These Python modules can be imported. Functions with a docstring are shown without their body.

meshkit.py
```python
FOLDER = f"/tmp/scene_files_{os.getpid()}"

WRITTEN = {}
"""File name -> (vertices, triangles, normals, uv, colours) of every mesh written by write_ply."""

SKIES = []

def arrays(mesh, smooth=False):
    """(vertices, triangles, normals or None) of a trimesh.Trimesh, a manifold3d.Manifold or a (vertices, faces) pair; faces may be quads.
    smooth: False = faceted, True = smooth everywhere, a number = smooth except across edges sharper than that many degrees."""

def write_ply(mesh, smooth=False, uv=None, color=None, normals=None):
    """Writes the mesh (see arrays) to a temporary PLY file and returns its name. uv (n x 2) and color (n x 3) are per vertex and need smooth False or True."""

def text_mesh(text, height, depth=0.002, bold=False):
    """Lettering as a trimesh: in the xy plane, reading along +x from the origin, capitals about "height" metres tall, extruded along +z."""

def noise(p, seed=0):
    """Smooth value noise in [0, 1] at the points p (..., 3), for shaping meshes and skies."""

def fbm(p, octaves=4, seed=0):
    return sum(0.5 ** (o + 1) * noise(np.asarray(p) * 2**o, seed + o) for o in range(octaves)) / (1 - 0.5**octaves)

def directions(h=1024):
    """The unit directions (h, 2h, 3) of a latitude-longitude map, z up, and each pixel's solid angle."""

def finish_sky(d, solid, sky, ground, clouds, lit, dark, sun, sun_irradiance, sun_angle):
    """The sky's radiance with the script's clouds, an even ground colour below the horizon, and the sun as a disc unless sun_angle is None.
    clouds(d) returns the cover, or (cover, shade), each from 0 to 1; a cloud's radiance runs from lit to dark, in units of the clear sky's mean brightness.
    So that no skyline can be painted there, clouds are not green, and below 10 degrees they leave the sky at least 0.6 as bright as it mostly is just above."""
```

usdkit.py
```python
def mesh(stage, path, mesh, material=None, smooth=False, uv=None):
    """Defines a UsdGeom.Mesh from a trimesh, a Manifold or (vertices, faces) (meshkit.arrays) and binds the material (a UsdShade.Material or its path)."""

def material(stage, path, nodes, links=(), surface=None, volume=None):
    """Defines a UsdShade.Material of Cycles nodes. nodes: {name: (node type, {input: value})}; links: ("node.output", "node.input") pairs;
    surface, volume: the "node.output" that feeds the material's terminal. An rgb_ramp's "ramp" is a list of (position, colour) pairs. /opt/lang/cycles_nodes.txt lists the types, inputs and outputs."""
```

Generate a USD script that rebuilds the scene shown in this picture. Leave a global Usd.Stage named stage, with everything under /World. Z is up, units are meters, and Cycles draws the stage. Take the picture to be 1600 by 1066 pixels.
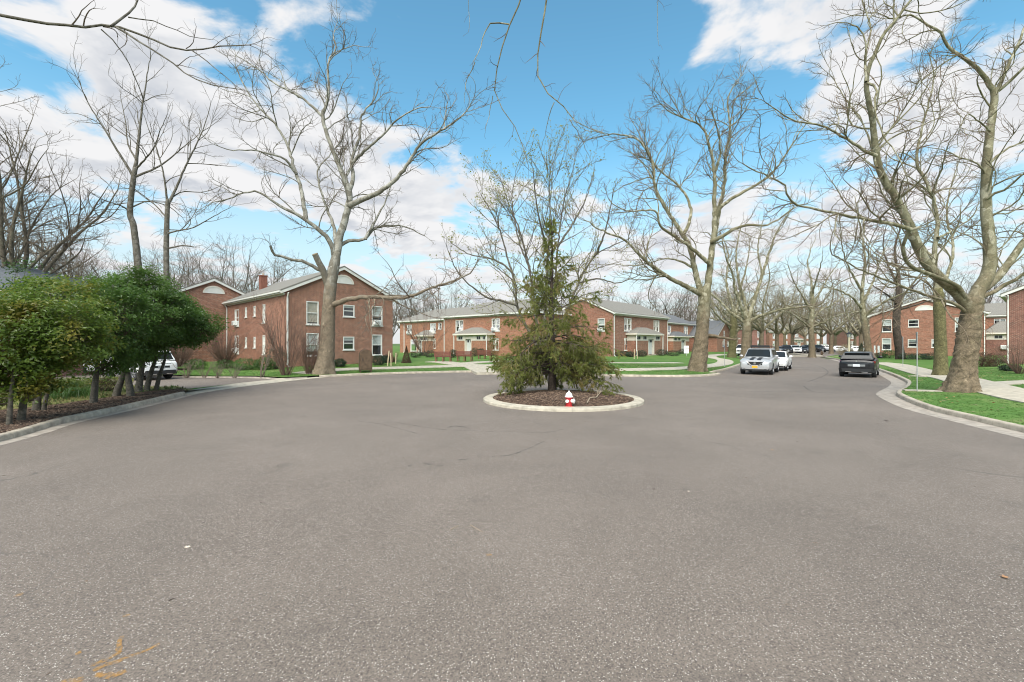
import math, random
import numpy as np, trimesh, shapely, manifold3d
import shapely.geometry as sg
from shapely import affinity
from pxr import Usd, UsdGeom, UsdLux, UsdShade, Gf, Sdf, Vt
import usdkit, meshkit

stage = Usd.Stage.CreateInMemory()
UsdGeom.SetStageUpAxis(stage, UsdGeom.Tokens.z)
UsdGeom.Xform.Define(stage, '/World')
UsdGeom.Scope.Define(stage, '/World/Looks')
rng = np.random.default_rng(7)
random.seed(7)

# ------------------------------------------------------------------ camera, sky, sun
CAMH, F, HX, HY = 2.1, 711.0, 800.0, 536.0          # eye height, and the lens in units of a 1600 wide picture
cam = UsdGeom.Camera.Define(stage, '/World/camera')
cam.CreateHorizontalApertureAttr(36.0)
cam.CreateFocalLengthAttr(36.0 * F / 1600.0)
cam.CreateVerticalApertureOffsetAttr(36.0 * 3.0 / 1600.0)
cam.CreateFStopAttr(0.0)
cam.CreateExposureAttr(0.93)
cam.AddTranslateOp().Set(Gf.Vec3d(0, 0, CAMH))
cam.AddRotateXOp().Set(90.0)

SUN_EL, SUN_DIR = math.radians(50), np.array([-0.22, -0.80])
SUN_ROT = math.atan2(SUN_DIR[0], SUN_DIR[1])
sun = UsdLux.DistantLight.Define(stage, '/World/sun')
sun.CreateIntensityAttr(0.90)
sun.CreateAngleAttr(60.0)
sun.CreateNormalizeAttr(True)
sun.CreateColorAttr(Gf.Vec3f(1.0, 0.93, 0.83))
_s = np.array([math.sin(SUN_ROT) * math.cos(SUN_EL), math.cos(SUN_ROT) * math.cos(SUN_EL), math.sin(SUN_EL)])
sun.AddRotateZOp().Set(math.degrees(math.atan2(_s[0], -_s[1])))
sun.AddRotateXOp().Set(90.0 - math.degrees(SUN_EL))


def pdir(x, y, k=1.0):
    v = np.array([(x - HX) / F, 1.0, (HY - y) / F * k])
    return v / np.linalg.norm(v)


def sky_material():
    K = 2.0
    n = {'g': ('texture_coordinate', {}), 'sep': ('separate_xyz', {}),
         'sky': ('sky_texture', {'sky_type': 'single_scattering', 'sun_disc': False, 'sun_elevation': SUN_EL, 'sun_rotation': SUN_ROT, 'air_density': 1.0, 'aerosol_density': 0.6, 'ozone_density': 1.3}),
         'tint': ('mix_color', {'blend_type': 'multiply', 'fac': 1.0, 'b': SKY_TINT, 'use_clamp': False}),
         'zz': ('math', {'math_type': 'maximum', 'value2': 0.0}), 'za': ('math', {'math_type': 'add', 'value2': 0.13}),
         'u': ('math', {'math_type': 'divide'}), 'v': ('math', {'math_type': 'divide'}), 'uv': ('combine_xyz', {'z': 0.37}),
         'n1': ('noise_texture', {'scale': 2.3, 'detail': 10.0, 'roughness': 0.56, 'distortion': 0.3}),
         'up': ('vector_math', {'math_type': 'add', 'vector2': (0.07, -0.09, 0.0)}),
         'n2': ('noise_texture', {'scale': 2.3, 'detail': 7.0, 'roughness': 0.54, 'distortion': 0.3}),
         'k': ('math', {'math_type': 'multiply', 'value2': K}), 'dk': ('combine_xyz', {}), 'dn': ('vector_math', {'math_type': 'normalize'}),
         'cov': ('map_range', {'range_type': 'smoothstep', 'from_min': 0.49, 'from_max': 0.66, 'to_min': 0.0, 'to_max': 1.0, 'clamp': True}),
         'dif': ('math', {'math_type': 'subtract'}),
         'shd': ('map_range', {'range_type': 'smoothstep', 'from_min': -0.14, 'from_max': 0.10, 'to_min': 1.0, 'to_max': 0.0, 'clamp': True}),
         'thick': ('map_range', {'range_type': 'smoothstep', 'from_min': 0.52, 'from_max': 0.80, 'to_min': 0.0, 'to_max': 1.0, 'clamp': True}),
         'sh2': ('math', {'math_type': 'multiply'}),
         'cc': ('mix_color', {'blend_type': 'mix', 'a': CLOUD_LIT, 'b': CLOUD_DARK, 'use_clamp': False}),
         'hz': ('map_range', {'range_type': 'smoothstep', 'from_min': 0.0, 'from_max': 0.42, 'to_min': 0.97, 'to_max': 0.0, 'clamp': True}),
         'hmix': ('mix_color', {'blend_type': 'mix', 'b': HORIZON, 'use_clamp': False}),
         'mix': ('mix_color', {'blend_type': 'mix', 'use_clamp': False}),
         'bg': ('background_shader', {'strength': 0.1})}
    L = [('g.generated', 'sep.vector'), ('sep.z', 'zz.value1'), ('zz.value', 'za.value1'), ('sep.x', 'u.value1'), ('za.value', 'u.value2'),
         ('sep.y', 'v.value1'), ('za.value', 'v.value2'), ('u.value', 'uv.x'), ('v.value', 'uv.y'), ('uv.vector', 'n1.vector'),
         ('uv.vector', 'up.vector1'), ('up.vector', 'n2.vector'),
         ('sep.z', 'k.value1'), ('sep.x', 'dk.x'), ('sep.y', 'dk.y'), ('k.value', 'dk.z'), ('dk.vector', 'dn.vector1'),
         ('sky.color', 'tint.a'), ('sep.z', 'hz.value'), ('tint.result', 'hmix.a'), ('hz.result', 'hmix.fac')]
    # where banks of cloud stand and where the blue opens: (x, y, half width in degrees, amount)
    blobs = [(150, 40, 15, 0.10), (290, 150, 12, 0.09), (90, 190, 10, 0.09), (250, 20, 6, -0.12), (380, 90, 5, -0.10), (40, 150, 4, -0.08), (1420, 60, 4, -0.10), (560, 72, 5.5, 0.15), (690, 80, 3.0, 0.13), (660, 8, 3.5, 0.14), (575, 272, 9, 0.16), (500, 170, 6, -0.06), (690, 285, 7, 0.18),
             (430, 220, 10, 0.14), (1095, 28, 6.5, 0.17), (1022, 58, 4.2, 0.15), (1330, 30, 14, 0.14), (1480, 170, 15, 0.11), (1250, 95, 5, 0.10), (900, 405, 14, 0.12), (560, 420, 15, 0.05), (1120, 370, 10, 0.08), (1160, 60, 4, 0.06),
             (1000, 265, 3.2, 0.17), (1300, 300, 8, 0.08), (860, 150, 13, -0.26), (980, 160, 8, -0.12), (1110, 200, 9, -0.20), (170, 340, 9, -0.05), (60, 330, 12, 0.06), (420, 120, 8, 0.06), (60, 92, 2.6, -0.14), (440, 345, 7, -0.10), (480, 20, 5, -0.20), (650, 160, 7, -0.14), (1220, 230, 7, -0.16), (760, 60, 7, -0.14), (930, 40, 6, -0.2), (780, 350, 4, -0.08)]
    n['nk'] = ('math', {'math_type': 'multiply_add', 'value2': 1.45, 'value3': -0.235})
    L.append(('n1.fac', 'nk.value1'))
    last = 'nk.value'
    for i, (x, y, s, a) in enumerate(blobs):
        d = pdir(x, y, K)
        n[f'd{i}'] = ('vector_math', {'math_type': 'dot_product', 'vector2': tuple(d)})
        n[f'm{i}'] = ('map_range', {'range_type': 'smoothstep', 'from_min': math.cos(math.radians(s * 1.7)), 'from_max': math.cos(math.radians(s * 0.35)), 'to_min': 0.0, 'to_max': a * (0.85 if a > 0 else 1.0), 'clamp': True})
        n[f'a{i}'] = ('math', {'math_type': 'add'})
        L += [('dn.vector', f'd{i}.vector1'), (f'd{i}.value', f'm{i}.value'), (last, f'a{i}.value1'), (f'm{i}.result', f'a{i}.value2')]
        last = f'a{i}.value'
    L += [(last, 'cov.value'), (last, 'thick.value'), ('n1.fac', 'dif.value1'), ('n2.fac', 'dif.value2'), ('dif.value', 'shd.value'), ('shd.result', 'sh2.value1'), ('thick.result', 'sh2.value2'),
          ('sh2.value', 'cc.fac'), ('hmix.result', 'mix.a'), ('cc.result', 'mix.b'), ('cov.result', 'mix.fac'), ('mix.result', 'bg.color')]
    return usdkit.material(stage, '/World/Looks/sky', n, L, surface='bg.background')


SKY_TINT, CLOUD_LIT, CLOUD_DARK, HORIZON = (0.82, 1.34, 1.25), (4.8, 4.8, 4.85), (3.0, 3.2, 3.55), (4.2, 4.25, 4.32)
dome = UsdLux.DomeLight.Define(stage, '/World/sky')
UsdShade.MaterialBindingAPI.Apply(dome.GetPrim()).Bind(sky_material())
dome.GetPrim().SetCustomDataByKey('kind', 'structure')
dome.GetPrim().SetCustomDataByKey('label', 'blue spring sky with banks of white and grey cloud')

# ------------------------------------------------------------------ materials
MAT = {}


def mat(name, nodes, links=(), surface='p.BSDF', volume=None):
    MAT[name] = usdkit.material(stage, f'/World/Looks/{name}', nodes, links, surface=surface, volume=volume)
    return MAT[name]


def plain(name, col, rough=0.6, metal=0.0, var=0.0, scale=4.0, bump=0.0, bscale=40.0, spec=0.5, coat=0.0, island=0.0, detail=5.0):
    """A principled surface whose colour varies by noise (var), from piece to piece (island), with fine relief (bump)."""
    n = {'p': ('principled_bsdf', {'base_color': col, 'roughness': rough, 'metallic': metal, 'specular_ior_level': spec, 'coat_weight': coat})}
    L = []
    last = None
    if var or bump or island:
        n['g'] = ('geometry', {})
    if var:
        n['nz'] = ('noise_texture', {'scale': scale, 'detail': detail, 'roughness': 0.62})
        n['r'] = ('rgb_ramp', {'ramp': [(0.28, tuple(c * (1 - var) for c in col)), (0.5, col), (0.72, tuple(min(1, c * (1 + var)) for c in col))]})
        L += [('g.position', 'nz.vector'), ('nz.fac', 'r.fac')]
        last = 'r.color'
    if island:
        n['isl'] = ('map_range', {'from_min': 0.0, 'from_max': 1.0, 'to_min': 1 - island, 'to_max': 1 + island})
        n['im'] = ('vector_math', {'math_type': 'scale', 'vector1': col})
        L += [('g.random_per_island', 'isl.value'), ('isl.result', 'im.scale')]
        if last:
            L.append((last, 'im.vector1'))
        last = 'im.vector'
    if last:
        L.append((last, 'p.base_color'))
    if bump:
        n['bn'] = ('noise_texture', {'scale': bscale, 'detail': 4.0})
        n['b'] = ('bump', {'strength': bump, 'distance': 0.02})
        L += [('g.position', 'bn.vector'), ('bn.fac', 'b.height'), ('b.normal', 'p.normal')]
    return mat(name, n, L)


# road: worn grey asphalt, pale stone flecks, soft mottling, faint cracks
mat('asphalt', {
    'g': ('geometry', {}),
    'big': ('noise_texture', {'scale': 0.30, 'detail': 8.0, 'roughness': 0.68, 'distortion': 0.4}), 'bigr': ('rgb_ramp', {'ramp': [(0.3, (0.140, 0.114, 0.095)), (0.5, (0.168, 0.137, 0.114)), (0.7, (0.200, 0.164, 0.138))]}),
    'mid': ('noise_texture', {'scale': 60.0, 'detail': 6.0, 'roughness': 0.7}), 'midr': ('rgb_ramp', {'ramp': [(0.3, (0.58, 0.58, 0.58)), (0.7, (1.38, 1.38, 1.38))]}),
    'm1': ('mix_color', {'blend_type': 'multiply', 'fac': 1.0, 'use_clamp': False}),
    'vo': ('voronoi_texture', {'scale': 95.0, 'feature': 'f1'}), 'vs': ('separate_color', {}),
    'vm': ('map_range', {'from_min': 0.80, 'from_max': 0.96, 'to_min': 0.0, 'to_max': 1.0, 'clamp': True}),
    'vd': ('map_range', {'from_min': 0.25, 'from_max': 0.50, 'to_min': 1.0, 'to_max': 0.0, 'clamp': True}), 'vv': ('math', {'math_type': 'multiply'}),
    'vdk': ('map_range', {'from_min': 0.0, 'from_max': 0.5, 'to_min': 0.55, 'to_max': 1.0, 'clamp': True}), 'm3': ('vector_math', {'math_type': 'scale'}),
    'm2': ('mix_color', {'blend_type': 'mix', 'b': (0.62, 0.57, 0.51), 'use_clamp': False}),
    'w': ('noise_texture', {'scale': 0.7, 'detail': 4.0}), 'wv': ('vector_math', {'math_type': 'multiply_add', 'vector2': (1.3, 1.3, 0.0)}),
    'ck': ('voronoi_texture', {'scale': 0.19, 'feature': 'distance_to_edge'}), 'ckm': ('map_range', {'from_min': 0.0, 'from_max': 0.0045, 'to_min': 1.0, 'to_max': 0.0, 'clamp': True}),
    'cn': ('noise_texture', {'scale': 0.11, 'detail': 3.0}), 'cnm': ('map_range', {'from_min': 0.50, 'from_max': 0.60, 'to_min': 0.0, 'to_max': 0.65, 'clamp': True}), 'ckk': ('math', {'math_type': 'multiply'}),
    'm4': ('mix_color', {'blend_type': 'mix', 'b': (0.055, 0.05, 0.047), 'use_clamp': False}),
    'oil': ('noise_texture', {'scale': 1.1, 'detail': 7.0, 'roughness': 0.66}), 'oilm': ('map_range', {'range_type': 'smoothstep', 'from_min': 0.58, 'from_max': 0.74, 'to_min': 0.0, 'to_max': 0.42, 'clamp': True}), 'm5': ('mix_color', {'blend_type': 'mix', 'b': (0.075, 0.064, 0.056), 'use_clamp': False}),
    'bn': ('noise_texture', {'scale': 150.0, 'detail': 3.0}), 'b': ('bump', {'strength': 0.55, 'distance': 0.006}),
    'p': ('principled_bsdf', {'roughness': 0.82, 'specular_ior_level': 0.42})},
    [('g.position', 'big.vector'), ('big.fac', 'bigr.fac'), ('g.position', 'mid.vector'), ('mid.fac', 'midr.fac'), ('bigr.color', 'm1.a'), ('midr.color', 'm1.b'),
     ('g.position', 'vo.vector'), ('vo.color', 'vs.color'), ('vs.r', 'vm.value'), ('vo.distance', 'vd.value'), ('vm.result', 'vv.value1'), ('vd.result', 'vv.value2'),
     ('vs.g', 'vdk.value'), ('m1.result', 'm3.vector1'), ('vdk.result', 'm3.scale'), ('m3.vector', 'm2.a'), ('vv.value', 'm2.fac'),
     ('g.position', 'w.vector'), ('w.color', 'wv.vector1'), ('g.position', 'wv.vector3'), ('wv.vector', 'ck.vector'), ('ck.distance', 'ckm.value'), ('g.position', 'cn.vector'), ('cn.fac', 'cnm.value'),
     ('ckm.result', 'ckk.value1'), ('cnm.result', 'ckk.value2'), ('m2.result', 'm4.a'), ('ckk.value', 'm4.fac'), ('g.position', 'oil.vector'), ('oil.fac', 'oilm.value'), ('m4.result', 'm5.a'), ('oilm.result', 'm5.fac'), ('m5.result', 'p.base_color'),
     ('g.position', 'bn.vector'), ('bn.fac', 'b.height'), ('b.normal', 'p.normal')])


def ground_mat(name, c1, c2, c3, s1, s2, bump=0.5, k=0.42):
    """Grass, soil or mulch: two scales of noise between three colours."""
    mat(name, {'g': ('geometry', {}), 'a': ('noise_texture', {'scale': s1, 'detail': 6.0, 'roughness': 0.65}), 'b2': ('noise_texture', {'scale': s2, 'detail': 5.0, 'roughness': 0.7}),
               'r': ('rgb_ramp', {'ramp': [(0.30, c1), (0.5, c2), (0.70, c3)]}), 'r2': ('rgb_ramp', {'ramp': [(0.3, (1 - k,) * 3), (0.7, (1 + k,) * 3)]}),
               'm': ('mix_color', {'blend_type': 'multiply', 'fac': 1.0, 'use_clamp': False}), 'bp': ('bump', {'strength': bump, 'distance': 0.04}), 'p': ('principled_bsdf', {'roughness': 0.9, 'specular_ior_level': 0.2})},
        [('g.position', 'a.vector'), ('g.position', 'b2.vector'), ('a.fac', 'r.fac'), ('b2.fac', 'r2.fac'), ('r.color', 'm.a'), ('r2.color', 'm.b'), ('m.result', 'p.base_color'), ('b2.fac', 'bp.height'), ('bp.normal', 'p.normal')])


ground_mat('lawn', (0.056, 0.122, 0.022), (0.080, 0.162, 0.032), (0.150, 0.190, 0.062), 0.9, 22.0, 0.3, 0.16)
ground_mat('rough_lawn', (0.10, 0.12, 0.03), (0.15, 0.15, 0.05), (0.21, 0.18, 0.08), 1.3, 24.0)
ground_mat('mulch', (0.040, 0.024, 0.017), (0.075, 0.046, 0.032), (0.13, 0.083, 0.058), 6.0, 38.0, 0.9)
ground_mat('far_ground', (0.05, 0.10, 0.03), (0.07, 0.12, 0.04), (0.10, 0.13, 0.05), 0.3, 9.0)
plain('concrete', (0.40, 0.345, 0.275), 0.85, var=0.38, scale=4.5, bump=0.3, bscale=70, island=0.07)
plain('pale_concrete', (0.42, 0.375, 0.30), 0.85, var=0.34, scale=4.0, bump=0.25, bscale=70, island=0.06)
plain('gutter_concrete', (0.34, 0.295, 0.25), 0.85, var=0.38, scale=4.0, bump=0.3, bscale=70, island=0.08)
plain('white_trim', (0.62, 0.605, 0.565), 0.5, var=0.08, scale=3.0)
plain('beige_trim', (0.62, 0.57, 0.49), 0.5, var=0.08, scale=3.0)
plain('white_plastic', (0.74, 0.74, 0.72), 0.4, var=0.05)
plain('roof_grey', (0.185, 0.172, 0.150), 0.9, var=0.3, scale=9.0, bump=0.5, bscale=30)
plain('roof_dark', (0.11, 0.112, 0.118), 0.9, var=0.3, scale=9.0, bump=0.5, bscale=30)
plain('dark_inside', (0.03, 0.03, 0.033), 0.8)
plain('blind', (0.50, 0.50, 0.48), 0.8, var=0.1, scale=6)
plain('curtain', (0.42, 0.36, 0.28), 0.9, var=0.2, scale=10)
plain('dark_metal', (0.03, 0.03, 0.032), 0.45, metal=0.4)
plain('grey_metal', (0.30, 0.31, 0.31), 0.45, metal=0.6, var=0.15, scale=6)
plain('black_plastic', (0.018, 0.018, 0.019), 0.5)
plain('door_paint', (0.52, 0.53, 0.51), 0.5, var=0.05)
mat('window_glass', {'t': ('transparent_bsdf', {'color': (0.86, 0.9, 0.9)}), 'gl': ('glossy_bsdf', {'color': (1, 1, 1), 'roughness': 0.03}), 'f': ('fresnel', {'IOR': 1.75}), 'm': ('mix_closure', {})},
    [('f.fac', 'm.fac'), ('t.BSDF', 'm.closure1'), ('gl.BSDF', 'm.closure2')], surface='m.closure')


def brick_mat(name, c1, c2, mortar):
    mat(name, {'uv': ('uvmap', {'attribute': 'st'}), 'g': ('geometry', {}),
               'bk': ('brick_texture', {'scale': 1.0, 'brick_width': 0.215, 'row_height': 0.075, 'mortar_size': 0.009, 'mortar_smooth': 0.2, 'bias': -0.1, 'color1': c1, 'color2': c2, 'mortar': mortar}),
               'nz': ('noise_texture', {'scale': 0.9, 'detail': 6.0, 'roughness': 0.65}), 'r': ('rgb_ramp', {'ramp': [(0.3, (0.86,) * 3), (0.7, (1.13,) * 3)]}),
               'n2': ('noise_texture', {'scale': 5.5, 'detail': 4.0, 'roughness': 0.75}), 'r2': ('rgb_ramp', {'ramp': [(0.3, (0.74,) * 3), (0.7, (1.27,) * 3)]}),
               'm': ('mix_color', {'blend_type': 'multiply', 'fac': 1.0, 'use_clamp': False}), 'm2': ('mix_color', {'blend_type': 'multiply', 'fac': 1.0, 'use_clamp': False}),
               'b': ('bump', {'strength': 0.5, 'distance': 0.01, 'invert': True}), 'p': ('principled_bsdf', {'roughness': 0.88, 'specular_ior_level': 0.3})},
        [('uv.UV', 'bk.vector'), ('g.position', 'nz.vector'), ('g.position', 'n2.vector'), ('nz.fac', 'r.fac'), ('n2.fac', 'r2.fac'), ('bk.color', 'm.a'), ('r.color', 'm.b'), ('m.result', 'm2.a'), ('r2.color', 'm2.b'),
         ('m2.result', 'p.base_color'), ('bk.fac', 'b.height'), ('b.normal', 'p.normal')])


brick_mat('brick_red', (0.275, 0.105, 0.066), (0.170, 0.062, 0.042), (0.38, 0.29, 0.22))
brick_mat('brick_orange', (0.325, 0.128, 0.074), (0.215, 0.080, 0.048), (0.40, 0.30, 0.22))
brick_mat('brick_dark', (0.215, 0.082, 0.062), (0.125, 0.048, 0.040), (0.33, 0.25, 0.20))

plain('brick_plain', (0.20, 0.078, 0.052), 0.88, var=0.35, scale=9.0, bump=0.4, bscale=30)


# ------------------------------------------------------------------ building blocks
def arr(m):
    if hasattr(m, 'to_mesh'):
        q = m.to_mesh()
        return np.array(q.vert_properties[:, :3], float), np.array(q.tri_verts, int)
    if hasattr(m, 'vertices'):
        return np.array(m.vertices, float), np.array(m.faces, int)
    v, f = np.asarray(m[0], float), np.asarray(m[1], int)
    if f.shape[1] == 4:
        f = np.vstack([f[:, [0, 1, 2]], f[:, [0, 2, 3]]])
    return v, f


def join(*ms):
    vs, fs, n = [], [], 0
    for m in ms:
        v, f = arr(m)
        vs.append(v); fs.append(f + n); n += len(v)
    return np.vstack(vs), np.vstack(fs)


def box(x0, x1, y0, y1, z0, z1):
    v = np.array([[x, y, z] for z in (z0, z1) for y in (y0, y1) for x in (x0, x1)], float)
    f = np.array([[0, 2, 3, 1], [4, 5, 7, 6], [0, 1, 5, 4], [2, 6, 7, 3], [0, 4, 6, 2], [1, 3, 7, 5]])
    return arr((v, f))


def rbox(x0, x1, y0, y1, z0, z1, r=0.01):
    """A box with chamfered edges."""
    pts = []
    for sx, x in ((1, x0), (-1, x1)):
        for sy, y in ((1, y0), (-1, y1)):
            for sz, z in ((1, z0), (-1, z1)):
                pts += [(x + sx * r, y + sy * r, z), (x + sx * r, y, z + sz * r), (x, y + sy * r, z + sz * r)]
    return arr(manifold3d.Manifold.hull_points(np.array(pts)))


def hull(pts):
    return arr(manifold3d.Manifold.hull_points(np.array(pts, float)))


def cyl(p, q, r0, r1=None, n=12, caps=True):
    p, q = np.array(p, float), np.array(q, float)
    r1 = r0 if r1 is None else r1
    t = (q - p) / np.linalg.norm(q - p)
    a = np.cross(t, [0, 0, 1] if abs(t[2]) < 0.9 else [1, 0, 0]); a /= np.linalg.norm(a)
    b = np.cross(t, a)
    an = np.arange(n) * 2 * np.pi / n
    ring = np.cos(an)[:, None] * a + np.sin(an)[:, None] * b
    v = np.vstack([p + ring * r0, q + ring * r1])
    i = np.arange(n); j = (i + 1) % n
    f = np.vstack([np.stack([i, j, j + n], 1), np.stack([i, j + n, i + n], 1)])
    if caps:
        f = np.vstack([f, np.stack([np.zeros(n - 2, int), i[2:], i[1:-1]], 1), np.stack([np.full(n - 2, n), i[1:-1] + n, i[2:] + n], 1)])
    return v, f


def lathe(prof, n=20):
    """prof: (radius, z) from bottom to top."""
    prof = np.array(prof, float)
    an = np.arange(n) * 2 * np.pi / n
    v = np.stack([prof[:, 0][:, None] * np.cos(an), prof[:, 0][:, None] * np.sin(an), np.repeat(prof[:, 1][:, None], n, 1)], -1).reshape(-1, 3)
    k = len(prof)
    i, j = np.meshgrid(np.arange(k - 1), np.arange(n), indexing='ij')
    q = np.stack([i * n + j, i * n + (j + 1) % n, (i + 1) * n + (j + 1) % n, (i + 1) * n + j], -1).reshape(-1, 4)
    return arr((v, q))


def tri2d(poly):
    from mapbox_earcut import triangulate_float64
    poly = sg.polygon.orient(poly)
    rings = [np.array(r.coords)[:-1] for r in (poly.exterior, *poly.interiors)]
    pts = np.vstack(rings)
    return pts, triangulate_float64(pts, np.cumsum([len(r) for r in rings]).astype(np.uint32)).reshape(-1, 3).astype(int), rings


def prism(poly, h0, h1):
    """A shapely polygon in xy raised from h0 to h1."""
    out = []
    for g in getattr(poly, 'geoms', [poly]):
        if g.is_empty or g.geom_type != 'Polygon':
            continue
        pts, t, rings = tri2d(g)
        n = len(pts)
        v = np.vstack([np.c_[pts, np.full(n, h0)], np.c_[pts, np.full(n, h1)]])
        f = [t[:, ::-1], t + n]
        s = 0
        for r in rings:
            i = np.arange(len(r)) + s; j = np.roll(i, -1)
            f += [np.stack([i, j, j + n], 1), np.stack([i, j + n, i + n], 1)]
            s += len(r)
        out.append((v, np.vstack(f)))
    return join(*out)


def remap(m, a, b, c, o=(0, 0, 0)):
    """Sends local x, y, z to the axes a, b, c at o."""
    v, f = arr(m)
    w = v[:, :1] * np.array(a, float) + v[:, 1:2] * np.array(b, float) + v[:, 2:] * np.array(c, float) + np.array(o, float)
    if np.linalg.det(np.array([a, b, c], float)) < 0:
        f = f[:, ::-1]
    return w, f


def rotz(m, deg, at=(0, 0, 0)):
    c, s = math.cos(math.radians(deg)), math.sin(math.radians(deg))
    return remap(m, (c, s, 0), (-s, c, 0), (0, 0, 1), at)


def move(m, x=0, y=0, z=0):
    v, f = arr(m)
    return v + np.array([x, y, z]), f


NAMES = {}


def numbered(path):
    k = NAMES.get(path, 0)
    NAMES[path] = k + 1
    return path if k == 0 else f'{path}_{k:03d}'


def parent_path(parent):
    return '/World' if parent is None else (str(parent.GetPath()) if hasattr(parent, 'GetPath') else parent)


def obj(name, mesh, material, parent=None, smooth=False, uv=None, kind=None, label=None):
    path = numbered(parent_path(parent) + '/' + name)
    v, f = arr(mesh)
    m = usdkit.mesh(stage, path, (v, f), MAT[material] if isinstance(material, str) else material, smooth=smooth, uv=uv)
    p = m.GetPrim()
    if kind:
        p.SetCustomDataByKey('kind', kind)
    if label:
        p.SetCustomDataByKey('label', label)
    return p


def tag(p, label, cat, group=None, kind=None):
    for k, x in (('label', label), ('category', cat), ('group', group), ('kind', kind)):
        if x:
            p.SetCustomDataByKey(k, x)
    return p


def place(x, loc, rz=0.0, sc=1.0):
    x.AddTranslateOp().Set(Gf.Vec3d(*map(float, loc)))
    x.AddRotateZOp().Set(float(rz))
    x.AddScaleOp().Set(Gf.Vec3f(*(np.ones(3) * sc).tolist()))


def thing(name, label, cat, loc=(0, 0, 0), rz=0.0, group=None, sc=1.0):
    x = UsdGeom.Xform.Define(stage, numbered('/World/' + name))
    place(x, loc, rz, sc)
    return tag(x.GetPrim(), label, cat, group)


def dup(src, name, label, loc, rz=0.0, sc=1.0, group=None):
    x = UsdGeom.Xform.Define(stage, numbered('/World/' + name))
    p = x.GetPrim()
    p.GetReferences().AddInternalReference(src.GetPath())
    p.SetInstanceable(True)
    for op, val in (('translate', Gf.Vec3d(*map(float, loc))), ('rotateZ', float(rz)), ('scale', Gf.Vec3f(*(np.ones(3) * sc).tolist()))):
        p.GetAttribute('xformOp:' + op).Set(val)
    return tag(p, label, src.GetCustomDataByKey('category'), group or src.GetCustomDataByKey('group'))


def struct(name, mesh, material, parent=None, smooth=False):
    return obj(name, mesh, material, parent, smooth, kind='structure' if parent is None else None)


# ------------------------------------------------------------------ reading places off the ground
def gp(x, y, z=0.0):
    Y = F * (CAMH - z) / (y - HY)
    return np.array([(x - HX) / F * Y, Y])


def vp(x, y, Y):
    return np.array([(x - HX) / F * Y, Y, CAMH + (HY - y) / F * Y])


def smooth_line(pts, step=0.5, closed=False):
    """Catmull-Rom through the points, then even steps."""
    p = np.array(pts, float)
    q = np.vstack([p[-1], p, p[:2]]) if closed else np.vstack([2 * p[0] - p[1], p, 2 * p[-1] - p[-2]])
    out = []
    for i in range(len(q) - 3):
        a, b, c, d = q[i:i + 4]
        t = np.linspace(0, 1, 12, endpoint=False)[:, None]
        out.append(0.5 * ((2 * b) + (c - a) * t + (2 * a - 5 * b + 4 * c - d) * t ** 2 + (3 * b - a - 3 * c + d) * t ** 3))
    out = np.vstack(out + [q[-2:-1]])
    s = np.r_[0, np.cumsum(np.linalg.norm(np.diff(out, axis=0), axis=1))]
    n = max(2, int(round(s[-1] / step)) + 1)
    u = np.linspace(0, s[-1], n)
    return np.stack([np.interp(u, s, out[:, k]) for k in range(out.shape[1])], 1)


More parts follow.
